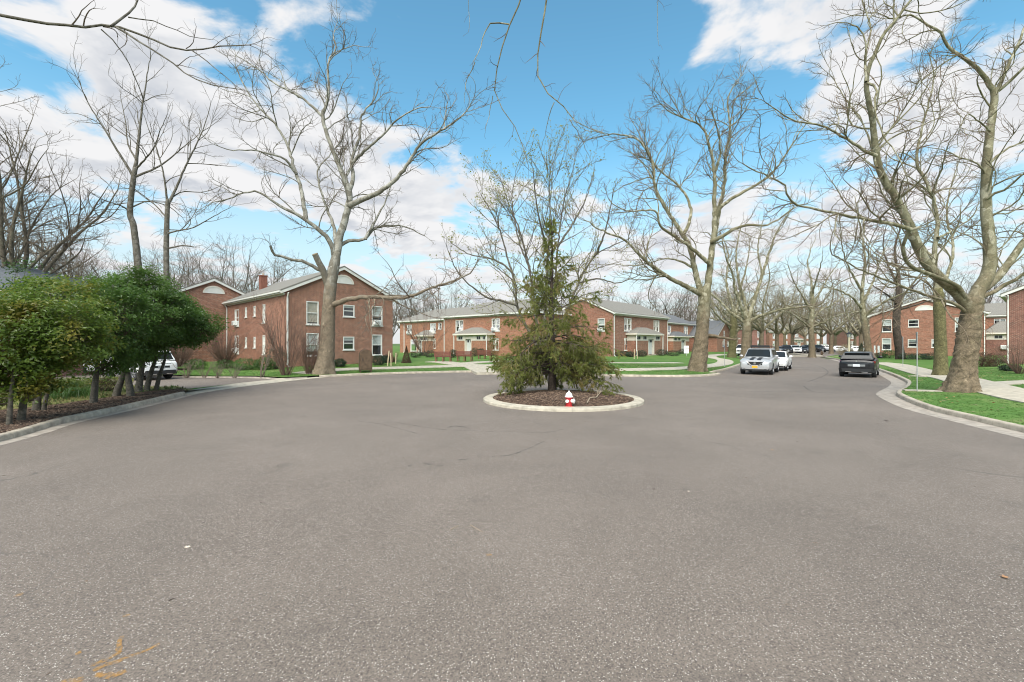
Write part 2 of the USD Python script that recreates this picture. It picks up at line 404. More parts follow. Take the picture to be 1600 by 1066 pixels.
# outline of the carriageway (inside of the kerbs): left side, the mouth of the drive, the far side, the street, and back down the right
left_near = [(-4.5, -9.0), (-7.5, -3.0), (-9.6, 4.0), *[gp(*p) for p in ((0, 690), (100, 661), (200, 639), (290, 617))]]
mouth = [gp(330, 610), gp(405, 600), gp(478, 592)]
far_side = [gp(*p) for p in ((500, 590), (580, 586), (680, 583), (760, 582), (860, 583.5), (950, 588), (1050, 589.5), (1100, 588.5), (1128, 585.5))]
street_left = [(13.6, 31.0), (17.5, 36.6), (24.5, 47.5), (34.4, 62.0), (45.0, 78.0), (52.0, 89.0)]
right_side = [(41.5, 58.5), *[gp(*p) for p in ((1330, 567.5), (1360, 575), (1385, 583.5), (1409, 594), (1417, 600), (1413, 607), (1400, 616), (1408, 623), (1450, 640), (1520, 657), (1600, 676))], (10.6, 5.5), (7.8, 0.0), (5.0, -6.0), (3.2, -10.0)]
L1 = smooth_line(left_near + mouth + far_side, 0.45)
L2 = smooth_line([far_side[-1]] + street_left, 0.6)
L3 = smooth_line(right_side, 0.45)
lot = [(60, 112), (60, 118), (210, 150), (210, 60), (110, 74), (70, 76), (58, 75), (52.5, 74.0), (49.5, 70.5)]
tipR = smooth_line([(49.5, 70.5), (46.2, 66.8), (44.6, 64.8), (43.0, 61.5), (41.5, 58.5)], 0.6)
road_poly = sg.Polygon(np.vstack([L1, L2[1:], np.array(lot), tipR[1:], L3[1:]])).buffer(0)
island_c, island_r = np.array([1.85, 16.75]), 2.92
island = sg.Point(*island_c).buffer(island_r, 48)
# the asphalt drive that leaves to the left
drive = sg.Polygon([gp(296, 611), gp(283, 606.5), (-15.8, 20.7), (-21.3, 23.0), (-29, 24.3), (-48, 24.6), (-48, 36), (-24.4, 35.2), (-23.6, 29.2), (-19.8, 27.6), (-15.2, 27.0), gp(440, 593.5), gp(478, 591.5)])
drive = drive.difference(road_poly)
land = sg.box(-170, -60, 230, 240)
KERB_W = 0.17
off_road = land.difference(road_poly.union(drive).buffer(KERB_W)).buffer(0)
solid_edge = road_poly.union(drive)
shapely.prepare(solid_edge)


def hgt(x, y):
    d = shapely.distance(shapely.points(np.asarray(x, float), np.asarray(y, float)), solid_edge)
    t = np.clip((d - KERB_W) / 9.0, 0, 1)
    return 0.125 + 0.30 * t * t * (3 - 2 * t)


def H(x, y):
    return float(hgt(x, y))


def gl(x, y):
    """The place on the lawn seen at the pixel."""
    z = 0.3
    for _ in range(6):
        p = gp(x, y, z)
        z = H(*p)
    return np.array([p[0], p[1], z])


def terrain(poly, cell, dz=0.0, zfun=None):
    """A polygon as a sheet that follows the ground."""
    zfun = zfun or hgt
    x0, y0, x1, y1 = poly.bounds
    xs, ys = np.arange(math.floor(x0 / cell), math.ceil(x1 / cell)) * cell, np.arange(math.floor(y0 / cell), math.ceil(y1 / cell)) * cell
    gx, gy = np.meshgrid(xs, ys)
    cells = shapely.box(gx.ravel(), gy.ravel(), gx.ravel() + cell, gy.ravel() + cell)
    shapely.prepare(poly)
    keep = shapely.intersects(poly, cells)
    cells = cells[keep]
    full = shapely.contains_properly(poly, cells)
    out = []
    c = shapely.get_coordinates(cells[full]).reshape(-1, 5, 2)[:, :4]
    if len(c):
        v = c.reshape(-1, 2)
        k = np.arange(len(c))[:, None] * 4
        f = np.vstack([k + [0, 1, 2], k + [0, 2, 3]])
        tri = c[0]
        if np.cross(tri[1] - tri[0], tri[2] - tri[0]) < 0:
            f = f[:, ::-1]
        out.append((np.c_[v, np.zeros(len(v))], f))
    for g in shapely.intersection(poly, cells[~full]):
        for q in getattr(g, 'geoms', [g]):
            if q.geom_type == 'Polygon' and q.area > 1e-5:
                pts, t, _ = tri2d(q)
                e = pts[t]
                s = (e[:, 1, 0] - e[:, 0, 0]) * (e[:, 2, 1] - e[:, 0, 1]) - (e[:, 1, 1] - e[:, 0, 1]) * (e[:, 2, 0] - e[:, 0, 0])
                t = np.where((s < 0)[:, None], t[:, ::-1], t)
                out.append((np.c_[pts, np.zeros(len(pts))], t))
    v, f = join(*out)
    v[:, 2] = zfun(v[:, 0], v[:, 1]) + dz
    tm = trimesh.Trimesh(v, f, process=False)
    tm.merge_vertices(digits_vertex=4)
    return tm.vertices, tm.faces


# ------------------------------------------------------------------ ground, road, kerbs
struct('ground', arr((np.array([[-900, -900, -0.06], [1100, -900, -0.06], [1100, 1100, -0.06], [-900, 1100, -0.06]]), np.array([[0, 1, 2, 3]]))), 'far_ground')
road = UsdGeom.Xform.Define(stage, '/World/road').GetPrim()
tag(road, 'wide grey asphalt turning circle and street', None, kind='structure')
gut_r = road_poly.difference(road_poly.buffer(-0.62)).intersection(sg.Polygon([(2, -12), (18, -12), (60, 40), (60, 66), (40, 66), (24, 40), (9, 12)]))
gut_l = road_poly.difference(road_poly.buffer(-0.34)).intersection(sg.Polygon([(-18, -12), (-2, -12), (-6, 8), (-8.5, 14), (-11.4, 19.3), (-13.8, 19.9), (-18, 15)]))
gutters = gut_r.union(gut_l)
obj('asphalt', terrain(road_poly.difference(gutters).difference(island.buffer(-0.1)), 6.0, 0, lambda x, y: 0 * x), 'asphalt', road)
driveway = tag(obj('driveway', terrain(drive, 3.0, 0.012, lambda x, y: 0 * x), 'asphalt'), 'grey asphalt drive leaving the circle to the left', None, kind='structure')

edge = smooth_edge = None


def ribbon_pieces(line, inner, outer, piece):
    """Cuts a strip beside a line (offsets to its left) into flat quads of about the given length; yields (a, b, polygons as point rows)."""
    p = np.array(line, float)
    t = np.gradient(p, axis=0); t /= np.linalg.norm(t, axis=1, keepdims=True)
    nrm = np.stack([-t[:, 1], t[:, 0]], 1)
    return p + nrm * inner, p + nrm * outer


def sweep(line, prof, gap=0.012, piece=3.0, zfun=None, closed=False):
    """Pieces of a kerb: a profile (offset to the left, height) drawn along a line and cut into lengths."""
    p = np.array(line, float)
    d = np.r_[0, np.cumsum(np.linalg.norm(np.diff(p, axis=0), axis=1))]
    k = max(1, int(round(d[-1] / piece)))
    out = []
    prof = np.array(prof, float)
    m = len(prof)
    for i in range(k):
        a, b = d[-1] * i / k + gap / 2, d[-1] * (i + 1) / k - gap / 2
        n = max(2, int((b - a) / 0.45) + 1)
        u = np.linspace(a, b, n)
        c = np.stack([np.interp(u, d, p[:, 0]), np.interp(u, d, p[:, 1])], 1)
        w = np.stack([np.interp(u + 0.05, d, p[:, 0]) - np.interp(u - 0.05, d, p[:, 0]), np.interp(u + 0.05, d, p[:, 1]) - np.interp(u - 0.05, d, p[:, 1])], 1)
        w /= np.linalg.norm(w, axis=1, keepdims=True) + 1e-12
        nr = np.stack([-w[:, 1], w[:, 0]], 1)
        v = np.concatenate([c[:, None] + nr[:, None] * prof[None, :, :1], np.repeat(prof[None, :, 1:], n, 0)], -1).reshape(-1, 3)
        ii, jj = np.meshgrid(np.arange(n - 1), np.arange(m), indexing='ij')
        q = np.stack([ii * m + jj, (ii + 1) * m + jj, (ii + 1) * m + (jj + 1) % m, ii * m + (jj + 1) % m], -1).reshape(-1, 4)
        f = np.vstack([q[:, [0, 1, 2]], q[:, [0, 2, 3]], [[0, j, j + 1] for j in range(1, m - 1)], [[(n - 1) * m, (n - 1) * m + j + 1, (n - 1) * m + j] for j in range(1, m - 1)]])
        tm = trimesh.Trimesh(v, f, process=False); trimesh.repair.fix_normals(tm)
        out.append((tm.vertices, tm.faces))
    return out


KPROF = [(0.0, -0.05), (0.01, 0.085), (0.035, 0.118), (0.06, 0.127), (KERB_W, 0.13), (KERB_W, -0.05)]
kerb = UsdGeom.Xform.Define(stage, '/World/kerb').GetPrim()
tag(kerb, 'pale concrete kerb round the turning circle and street', None, kind='structure')
Lk = smooth_line(left_near, 0.45)
Lf = smooth_line(far_side + street_left, 0.5)
for ln in (Lk, Lf, tipR, L3):
    for q in sweep(ln, KPROF):
        obj('kerb_segment', q, 'concrete', kerb, smooth=40)
for q in sweep(smooth_line([gp(283, 606.5), (-15.8, 20.7), (-21.3, 23.0), (-29, 24.3), (-48, 24.6)], 0.5)[::-1], [(0, -0.05), (0.01, 0.06), (0.05, 0.07), (0.06, -0.05)]):
    obj('edging', q, 'black_plastic', kerb)
for q in sweep(smooth_line([(-24.4, 35.2), (-23.9, 31.4), (-23.2, 28.9), (-19.8, 27.6), (-15.2, 27.0), gp(440, 593.5), gp(478, 591.5)], 0.5)[::-1], [(0, -0.05), (0.01, 0.08), (0.10, 0.10), (0.14, -0.05)][::-1]):
    obj('kerb_segment', q, 'gutter_concrete', kerb)
gutter = UsdGeom.Xform.Define(stage, '/World/gutter').GetPrim()
tag(gutter, 'concrete gutter pan along the kerb', None, kind='structure')
for ln, w in ((L3, 0.62), (Lk, 0.34)):
    for q in sweep(ln, [(-w, -0.05), (-w, 0.004), (-0.02, -0.006), (-0.001, -0.006), (-0.001, -0.05)], gap=0.014, piece=3.0):
        obj('gutter_slab', q, 'gutter_concrete', gutter)
# the concrete apron across the mouth of the drive
apron = UsdGeom.Xform.Define(stage, '/World/apron').GetPrim()
tag(apron, 'pale concrete apron slabs across the drive mouth', None, kind='structure')
ml = smooth_line([gp(284, 617.5), *mouth, gp(500, 590)], 0.4)
for q in sweep(ml, [(-0.35, -0.05), (-0.35, 0.016), (0.95, 0.05), (0.95, -0.05)], gap=0.03, piece=1.5):
    obj('paving_slab', q, 'pale_concrete', apron)

# planted circle in the middle
isl = UsdGeom.Xform.Define(stage, '/World/island').GetPrim()
tag(isl, 'round mulched island ringed by a pale kerb', None, kind='structure')
an = np.linspace(0, 2 * np.pi, 97)
ring = island_c + island_r * np.stack([np.cos(an), np.sin(an)], 1)
for q in sweep(ring, [(0.0, -0.05), (0.015, 0.075), (0.05, 0.098), (0.34, 0.115), (0.36, 0.10), (0.36, -0.05)], piece=1.15, gap=0.008):
    obj('kerb_segment', q, 'pale_concrete', isl, smooth=40)


def mound(x, y):
    r = np.hypot(np.asarray(x) - island_c[0], np.asarray(y) - island_c[1])
    return 0.085 + 0.16 * np.clip(1 - (r / 2.6) ** 2, 0, 1) + 0.05 * (meshkit.fbm(np.stack([np.asarray(x) * 2.2, np.asarray(y) * 2.2, 0 * np.asarray(x)], -1), 4, 3) - 0.5)


obj('mulch', terrain(sg.Point(*island_c).buffer(island_r - 0.345, 32), 0.16, 0, mound), 'mulch', isl, smooth=True)

# paths of cast slabs
PATHS = []


def path(pts, w, name='path', material='pale_concrete', label=None, slab=1.5, grid=False):
    ln = smooth_line([p[:2] for p in pts], 0.25)
    PATHS.append(sg.LineString(ln).buffer(w / 2, cap_style='flat'))
    g = UsdGeom.Xform.Define(stage, numbered('/World/' + name)).GetPrim()
    tag(g, label, None, kind='structure')
    d = np.r_[0, np.cumsum(np.linalg.norm(np.diff(ln, axis=0), axis=1))]
    k = max(1, int(round(d[-1] / slab)))
    for i in range(k):
        u = np.linspace(d[-1] * i / k + 0.008, d[-1] * (i + 1) / k - 0.008, 4)
        c = np.stack([np.interp(u, d, ln[:, 0]), np.interp(u, d, ln[:, 1])], 1)
        e = 0.1
        t = np.stack([np.interp(u + e, d, ln[:, 0]) - np.interp(u - e, d, ln[:, 0]), np.interp(u + e, d, ln[:, 1]) - np.interp(u - e, d, ln[:, 1])], 1)
        t /= np.linalg.norm(t, axis=1, keepdims=True)
        nr = np.stack([-t[:, 1], t[:, 0]], 1)
        a, b = c + nr * w / 2, c - nr * w / 2
        top = np.stack([a, b], 1).reshape(-1, 2)
        z = hgt(top[:, 0], top[:, 1]) + 0.035
        v = np.vstack([np.c_[top, z], np.c_[top, z - 0.25]])
        f = []
        for j in range(3):
            o = 2 * j
            f += [[o, o + 1, o + 3], [o, o + 3, o + 2], [o, o + 2, o + 10], [o, o + 10, o + 8], [o + 1, o + 9, o + 11], [o + 1, o + 11, o + 3]]
        f += [[0, 8, 9], [0, 9, 1], [6, 7, 15], [6, 15, 14]]
        tm = trimesh.Trimesh(v, np.array(f), process=False); trimesh.repair.fix_normals(tm)
        if tm.face_normals[0, 2] < 0:
            tm.invert()
        obj('paving_slab', (tm.vertices, tm.faces), material, g)


path([gl(*p) for p in ((470, 584), (540, 578.3), (640, 575.5), (726, 573.3), (800, 572.8), (880, 575), (950, 578.3), (1010, 577.8), (1068, 575.5), (1110, 572), (1131, 568), (1131, 563), (1112, 558.8), (1112, 556), (1130, 554))], 1.5, label='pale concrete footpath winding across the far lawns')
path([gp(764, 582.4, .13), gl(752, 578), gl(735, 572.5), gl(715, 568), gl(690, 566), gl(672, 565.4)], 1.7, label='pale footpath from the kerb to the red benches')
path([gl(717, 568), gl(771, 565.2), gl(840, 564)], 1.5, label='pale footpath running right from the red benches')
path([gl(930, 567.5), gl(1000, 567.3), gl(1062, 567.2)], 1.0, label='narrow pale path across the lawn right of the island')
path([gl(1368, 567), gl(1400, 571), (26.2, 28.6), (24.0, 24.6), (21.2, 20.6), (18.4, 16.6), (16.8, 13.5), (15.4, 9.5)], 1.75, label='broad pale footpath past the big trees on the right')
path([(21.4, 20.9), (24.5, 21.4), (30, 21.6), (40, 21.4)], 1.35, label='pale path leading right towards the nearest house')
path([gp(1412, 609.5, .14), gp(1470, 609.5, .2)], 0.5, label='narrow concrete strip from kerb to footpath by the near signpost')
path([gp(1424, 587.5, .14), gp(1450, 587.5, .2)], 0.6, label='narrow concrete strip from kerb to footpath beyond the near signpost')
path([(47.5, 66.2), (52, 68.5), (58, 70), (75, 71)], 1.6, label='far pale path crossing the lawn corner by the street')
path([gl(1150, 553.5), (47, 70.5), (52, 84)], 1.5, label='distant footpath behind the row of street trees')

# lawns and beds
bed_left = sg.Polygon([gp(82, 668, .13), *[gp(*p, .13) for p in ((150, 650), (220, 633), (296, 613.5), (284, 607), (225, 613), (180, 620), (100, 632), (30, 641), (-40, 648), (-40, 700))], gp(20, 686, .13)]).intersection(off_road)
rough = sg.Polygon([(-60, 4), (-11, 4), (-8, 12), gp(300, 612), gp(270, 606), (-15.8, 20.9), (-29, 24.3), (-60, 24.5)]).intersection(off_road).difference(bed_left)
beds_house = sg.Polygon([gl(300, 584)[:2], gl(470, 587)[:2], gl(545, 580)[:2], gl(540, 574)[:2], gl(452, 576)[:2], gl(300, 575)[:2]]).intersection(off_road)
lawn = off_road.difference(bed_left).difference(rough)
near = sg.box(-45, -12, 62, 84)
allp = shapely.union_all(PATHS)
far = [tag(obj('lawn', terrain(lawn.difference(near), 10.0), 'lawn'), 'far green lawns between the brick houses', None, kind='structure')]
tag(obj('lawn', terrain(lawn.intersection(near), 1.0), 'lawn', smooth=True), 'bright green mown lawns round the turning circle', None, kind='structure')
tag(obj('lawn', terrain(rough, 0.8), 'rough_lawn', smooth=True), 'patchy yellow-green lawn behind the evergreen shrubs', None, kind='structure')
tag(obj('planting_bed', terrain(bed_left, 0.5, 0.0), 'mulch', smooth=True), 'brown mulch bed under the evergreen shrubs', None, kind='structure')

# ------------------------------------------------------------------ houses
Z0 = 0.40                                            # level the houses stand at


plain('roof_slate', (0.075, 0.082, 0.095), 0.85, var=0.3, scale=9.0, bump=0.5, bscale=30)


class House:
    """A building whose facade starts at o (left corner seen from outside) and runs along ang; local x along it, y into the house, z up."""

    def __init__(self, name, label, o, ang, brick='brick_red', roofm='roof_grey', group=None, z=Z0):
        self.o, self.z = np.array(o, float), z
        self.d = np.array([math.cos(math.radians(ang)), math.sin(math.radians(ang))])
        self.e = np.array([-self.d[1], self.d[0]])
        self.p = thing(name, label, 'house', (*o, z), ang, group)
        self.brick, self.roofm = brick, roofm

    def u(self, x, y0=0.0):
        """Distance along the facade (set back by y0) of the picture column x."""
        k = (x - HX) / F
        o = self.o + self.e * y0
        return (k * o[1] - o[0]) / (self.d[0] - k * self.d[1])

    def side_u(self, x, x0=0.0):
        """Depth along the side wall at local x = x0 of the picture column x."""
        k = (x - HX) / F
        o = self.o + self.d * x0
        return (k * o[1] - o[0]) / (self.e[0] - k * self.e[1])

    def add(self, name, m, material, parent=None, **k):
        return obj(name, m, material, parent or self.p, **k)

    def wall(self, origin, a, poly, holes=(), depth=0.13, brick=None, name='wall'):
        """One wall face: poly in (along, up); holes (x0, z0, x1, z1) get reveals."""
        a3 = np.array([a[0], a[1], 0.0]); n = np.cross(a3, [0, 0, 1.0]); o = np.array([origin[0], origin[1], 0.0])
        for h in holes:
            poly = poly.difference(sg.box(h[0], h[1], h[2], h[3]))
        vs, fs, uvs, k = [], [], [], 0
        for g in getattr(poly, 'geoms', [poly]):
            pts, t, _ = tri2d(g)
            e = pts[t]
            s = (e[:, 1, 0] - e[:, 0, 0]) * (e[:, 2, 1] - e[:, 0, 1]) - (e[:, 1, 1] - e[:, 0, 1]) * (e[:, 2, 0] - e[:, 0, 0])
            t = np.where((s < 0)[:, None], t[:, ::-1], t)
            vs.append(o + pts[:, :1] * a3 + pts[:, 1:] * np.array([0, 0, 1.0])); fs.append(t + k); uvs.append(pts); k += len(pts)
        for (x0, z0, x1, z1) in holes:
            c = [(x0, z0), (x1, z0), (x1, z1), (x0, z1)]
            for i in range(4):
                p, q = c[i], c[(i + 1) % 4]
                P, Q = o + p[0] * a3 + [0, 0, p[1]], o + q[0] * a3 + [0, 0, q[1]]
                vs.append(np.array([P, Q, Q - n * depth, P - n * depth])); fs.append(np.array([[0, 2, 1], [0, 3, 2]]) + k)
                L = np.hypot(q[0] - p[0], q[1] - p[1])
                uvs.append(np.array([[0, 0], [L, 0], [L, depth], [0, depth]])); k += 4
        return obj(name, (np.vstack(vs), np.vstack(fs)), brick or self.brick, self.p, uv=np.vstack(uvs))

    def window(self, origin, a, rect, style='double', blind=0.45, ac=False, blindm='blind', sillw=0.05, trim='white_trim'):
        """Sash window filling a hole (x0, z0, x1, z1) of a wall."""
        x0, z0, x1, z1 = rect
        a3 = np.array([a[0], a[1], 0.0]); n = np.cross(a3, [0, 0, 1.0]); o = np.array([origin[0], origin[1], 0.0])
        R = lambda m: remap(m, a3, n, (0, 0, 1), o)
        w = 0.075
        fr = [box(x0, x0 + w, -0.10, 0.014, z0, z1), box(x1 - w, x1, -0.10, 0.014, z0, z1), box(x0 + w, x1 - w, -0.10, 0.014, z1 - w, z1), box(x0 + w, x1 - w, -0.10, 0.014, z0, z0 + w)]
        zm = (z0 + z1) / 2
        if style == 'pair':
            xm = (x0 + x1) / 2
            fr += [box(xm - 0.06, xm + 0.06, -0.10, 0.012, z0 + w, z1 - w), box(x0 + w, xm - 0.06, -0.085, -0.01, zm - 0.03, zm + 0.03), box(xm + 0.06, x1 - w, -0.085, -0.01, zm - 0.03, zm + 0.03)]
            for xx in ((x0 + w + xm - 0.06) / 2, (x1 - w + xm + 0.06) / 2):
                fr.append(box(xx - 0.012, xx + 0.012, -0.08, -0.03, zm + 0.03, z1 - w))
        elif style in ('double', 'slim'):
            fr += [box(x0 + w, x1 - w, -0.085, -0.01, zm - 0.032, zm + 0.032)]
        elif style == 'single':
            pass
        win = self.add('window', R(join(*fr)), trim)
        self.add('pane', R((np.array([[x0 + w, -0.055, z0 + w], [x1 - w, -0.055, z0 + w], [x1 - w, -0.055, z1 - w], [x0 + w, -0.055, z1 - w]]), np.array([[0, 1, 2, 3]]))), 'window_glass', win)
        if sillw:
            self.add('sill', R(rbox(x0 - sillw, x1 + sillw, -0.05, 0.07, z0 - 0.075, z0 - 0.002, 0.008)), trim, win)
        if blind:
            zb = z1 - (z1 - z0) * blind
            self.add('blind', R(box(x0 + w * 0.6, x1 - w * 0.6, -0.105, -0.095, zb, z1 - w * 0.6)), blindm, win)
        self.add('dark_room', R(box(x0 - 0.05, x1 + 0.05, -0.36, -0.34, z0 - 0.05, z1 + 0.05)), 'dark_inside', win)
        if ac:
            xa = x0 + w + 0.02 if ac != 'right' else x1 - w - 0.64
            q = [rbox(xa, xa + 0.6, -0.04, 0.30, z0 + w, z0 + w + 0.40, 0.02)]
            au = self.add('air_conditioner', R(join(*q)), 'white_plastic')
            self.add('grille', R(join(*[box(xa + 0.06, xa + 0.54, 0.301, 0.306, z0 + w + 0.06 + i * 0.05, z0 + w + 0.08 + i * 0.05) for i in range(6)])), 'grey_metal', au)
        return win

    def lunette(self, origin, a, xc, z0, r, h):
        a3 = np.array([a[0], a[1], 0.0]); n = np.cross(a3, [0, 0, 1.0])
        t = np.linspace(0, np.pi, 17)
        pl = sg.Polygon(np.c_[xc + r * np.cos(t), z0 + h * np.sin(t)])
        g = prism(pl, 0.003, 0.03)                    # x along, y up, z out
        m = remap(g, a3, (0, 0, 1), n, (origin[0], origin[1], 0))
        win = self.add('lunette', m, 'white_trim')
        rim = pl.difference(affinity.scale(pl, 0.86, 0.84, origin=(xc, z0)))
        self.add('rim', remap(prism(rim, 0.031, 0.06), a3, (0, 0, 1), n, (origin[0], origin[1], 0)), 'beige_trim', win)

    def block(self, x0, x1, y0, y1, h, roof, pitch, holes=None, brick=None, base=-0.5, over=0.32, inset=None):
        holes = holes or {}
        w, dp = x1 - x0, y1 - y0
        gy, gx = roof == 'gy', roof == 'gx'

        def face(L, gable):
            pts = [(0, base), (L, base), (L, h)] + ([(L / 2, h + L / 2 * pitch)] if gable else []) + [(0, h)]
            return sg.Polygon(pts)

        F4 = {'front': ((x0, y0), (1, 0), face(w, gy)), 'right': ((x1, y0), (0, 1), face(dp, gx)), 'back': ((x1, y1), (-1, 0), face(w, gy)), 'left': ((x0, y1), (0, -1), face(dp, gx))}
        for k, (o, a, pl) in F4.items():
            hs = holes.get(k, [])
            self.wall(o, a, pl, [q[0] for q in hs], brick=brick)
            for q in hs:
                self.window(o, a, q[0], **(q[1] if len(q) > 1 else {}))
        t = 0.11
        if roof in ('gx', 'gy'):
            L, S0, S1 = (w, y0, y1) if gy else (dp, x0, x1)

            def chevron(lo, hi, ov):
                p = [(-ov, h - ov * pitch + lo), (L / 2, h + L / 2 * pitch + lo), (L + ov, h - ov * pitch + lo), (L + ov, h - ov * pitch + hi), (L / 2, h + L / 2 * pitch + hi), (-ov, h - ov * pitch + hi)]
                return sg.Polygon(p)

            def put(poly, s0, s1):
                m = prism(poly, s0, s1)
                if gy:
                    return remap(m, (1, 0, 0), (0, 0, 1), (0, 1, 0), (x0, 0, 0))
                return remap(m, (0, 1, 0), (0, 0, 1), (1, 0, 0), (0, y0, 0))

            r = self.add('roof', put(chevron(0.004, t, over), S0 - 0.2, S1 + 0.2), self.roofm)
            for s in (S0 - 0.195, S1 + 0.15):
                self.add('rake_board', put(chevron(-0.20, 0.0, over - 0.03).difference(sg.box(-9, -9, -8, -8)), s, s + 0.045), 'white_trim', r)
                self.add('rake_soffit', put(chevron(-0.05, -0.012, over - 0.05), s + (0.045 if s < S0 else -0.145), s + (0.192 if s < S0 else 0.0)), 'white_trim', r)
            for side in (0, 1):
                yy = (-over, 0.0) if side == 0 else (L, L + over)
                z = h - over * pitch
                q = join(box(yy[0] + 0.0, yy[0] + 0.05, S0 - 0.15, S1 + 0.15, z - 0.17, z + 0.0) if side == 0 else box(yy[1] - 0.05, yy[1], S0 - 0.15, S1 + 0.15, z - 0.17, z),
                         box(yy[0] + 0.05, yy[1], S0 - 0.15, S1 + 0.15, z - 0.17, z - 0.14) if side == 0 else box(yy[0], yy[1] - 0.05, S0 - 0.15, S1 + 0.15, z - 0.17, z - 0.14),
                         box(yy[0] - 0.10, yy[0] - 0.002, S0 - 0.15, S1 + 0.15, z - 0.09, z + 0.025) if side == 0 else box(yy[1] + 0.002, yy[1] + 0.10, S0 - 0.15, S1 + 0.15, z - 0.09, z + 0.025),
                         box(-0.025, -0.002, S0, S1, h - 0.42, h - 0.16) if side == 0 else box(L + 0.002, L + 0.025, S0, S1, h - 0.42, h - 0.16))
                m = remap(q, (1, 0, 0), (0, 1, 0), (0, 0, 1), (x0, 0, 0)) if gy else remap(q, (0, 1, 0), (1, 0, 0), (0, 0, 1), (0, y0, 0))
                self.add('eaves', m, 'white_trim', r)
            return r
        ins = dp / 2 if inset is None else inset
        z = h - over * pitch
        yc = (y0 + y1) / 2
        rz = h + dp / 2 * pitch
        m = hull([(x0 - over, y0 - over, z), (x1 + over, y0 - over, z), (x1 + over, y1 + over, z), (x0 - over, y1 + over, z), (x0 - over, y0 - over, z + t), (x1 + over, y0 - over, z + t), (x1 + over, y1 + over, z + t), (x0 - over, y1 + over, z + t),
                  (x0 + ins, yc, rz + t), (x1 - ins, yc, rz + t)])
        r = self.add('roof', m, self.roofm)
        o2 = over - 0.002
        q = [box(x0 - over - 0.07, x1 + over + 0.07, y0 - over - 0.07, y0 - over - 0.002, z - 0.15, z + 0.05), box(x0 - over - 0.07, x1 + over + 0.07, y1 + over + 0.002, y1 + over + 0.07, z - 0.15, z + 0.05),
             box(x0 - over - 0.07, x0 - over - 0.002, y0 - over, y1 + over, z - 0.15, z + 0.05), box(x1 + over + 0.002, x1 + over + 0.07, y0 - over, y1 + over, z - 0.15, z + 0.05),
             box(x0 - o2, x1 + o2, y0 - o2, y1 + o2, z - 0.06, z - 0.003), box(x0 - 0.03, x1 + 0.03, y0 - 0.03, y0 - 0.002, z - 0.30, z - 0.065)]
        self.add('eaves', join(*q), 'white_trim', r)
        return r

    def downspout(self, x, y, h, trim='white_trim', kick=-0.25, out=(0, -1)):
        px, py = x + out[0] * 0.07, y + out[1] * 0.07
        q = [box(px - 0.045, px + 0.045, py - 0.045, py + 0.045, 0.12, h - 0.55), cyl((px, py, h - 0.57), (px + out[0] * 0.2, py + out[1] * 0.2, h - 0.25), 0.05, n=8), cyl((px, py, 0.14), (px + out[0] * 0.3, py + out[1] * 0.3, -0.05), 0.05, n=8)]
        self.add('downspout', join(*q), trim)

    def porch(self, x0, x1, depth, door, wins, top=2.75, rise=0.85, y=0.0, brick=None, trim='beige_trim', post=True, steps=True):
        """Brick entrance porch with a pale band of small windows under a low hipped roof. door, wins: local x ranges."""
        b = brick or self.brick
        yf = y - depth
        zb = top - 0.75
        dl, dr = door
        for (p, q) in ((x0, dl - 0.12), (dr + 0.12, x1)):
            if q - p > 0.1:
                self.wall((p, yf), (1, 0), sg.box(0, -0.4, q - p, zb), brick=b, name='porch_wall')
                self.add('porch_band', box(p - 0.01, q + 0.01, yf - 0.015, yf + 0.10, zb, top), trim)
        for (o, a) in (((x1, yf), (0, 1)), ((x0, y), (0, -1))):
            self.wall(o, a, sg.box(0, -0.4, depth, zb), brick=b, name='porch_wall')
            xx = o[0]
            self.add('porch_band', box(xx - 0.05, xx + 0.012, yf + 0.101, y - 0.002, zb, top) if xx == x1 else box(xx - 0.012, xx + 0.05, yf + 0.101, y - 0.002, zb, top), trim)
        for (p, q) in wins:
            w = self.add('porch_window', join(box(p, p + 0.05, yf - 0.04, yf - 0.016, zb + 0.12, top - 0.12), box(q - 0.05, q, yf - 0.04, yf - 0.016, zb + 0.12, top - 0.12), box(p + 0.05, q - 0.05, yf - 0.04, yf - 0.016, top - 0.17, top - 0.12), box(p + 0.05, q - 0.05, yf - 0.04, yf - 0.016, zb + 0.12, zb + 0.17), box((p + q) / 2 - 0.015, (p + q) / 2 + 0.015, yf - 0.035, yf - 0.022, zb + 0.17, top - 0.17)), 'white_trim')
            self.add('pane', box(p + 0.05, q - 0.05, yf - 0.022, yf - 0.0165, zb + 0.17, top - 0.17), 'dark_inside', w)
        yd = yf + 0.25
        dz = 0.18
        d = self.add('door', join(box(dl, dr, yd, yd + 0.05, dz, dz + 2.05), *[rbox(dl + 0.12 + k * (dr - dl) / 2, dl - 0.12 + (k + 1) * (dr - dl) / 2 + 0.04, yd - 0.012, yd + 0.01, dz + z0, dz + z1, 0.006) for k in (0, 1) for z0, z1 in ((0.15, 0.85), (1.0, 1.45))]), 'door_paint')
        self.add('door_light', join(*[box(dl + 0.14 + k * (dr - dl) / 2, dl - 0.12 + (k + 1) * (dr - dl) / 2 + 0.03, yd - 0.014, yd - 0.001, dz + 1.6, dz + 1.9) for k in (0, 1)]), 'dark_inside', d)
        self.add('handle', hull(trimesh.creation.icosphere(1, 0.035).vertices + [dr - 0.08, yd - 0.05, dz + 1.0]), 'grey_metal', d)
        self.add('door_frame', join(box(dl - 0.12, dl - 0.002, yf - 0.02, yd + 0.06, 0.05, top - 0.002), box(dr + 0.002, dr + 0.12, yf - 0.02, yd + 0.06, 0.05, top - 0.002), box(dl, dr, yf, yd + 0.06, dz + 2.06, top - 0.004)), trim, d)
        ov = 0.38
        xm0, xm1 = x0 + (x1 - x0) * 0.36, x1 - (x1 - x0) * 0.36
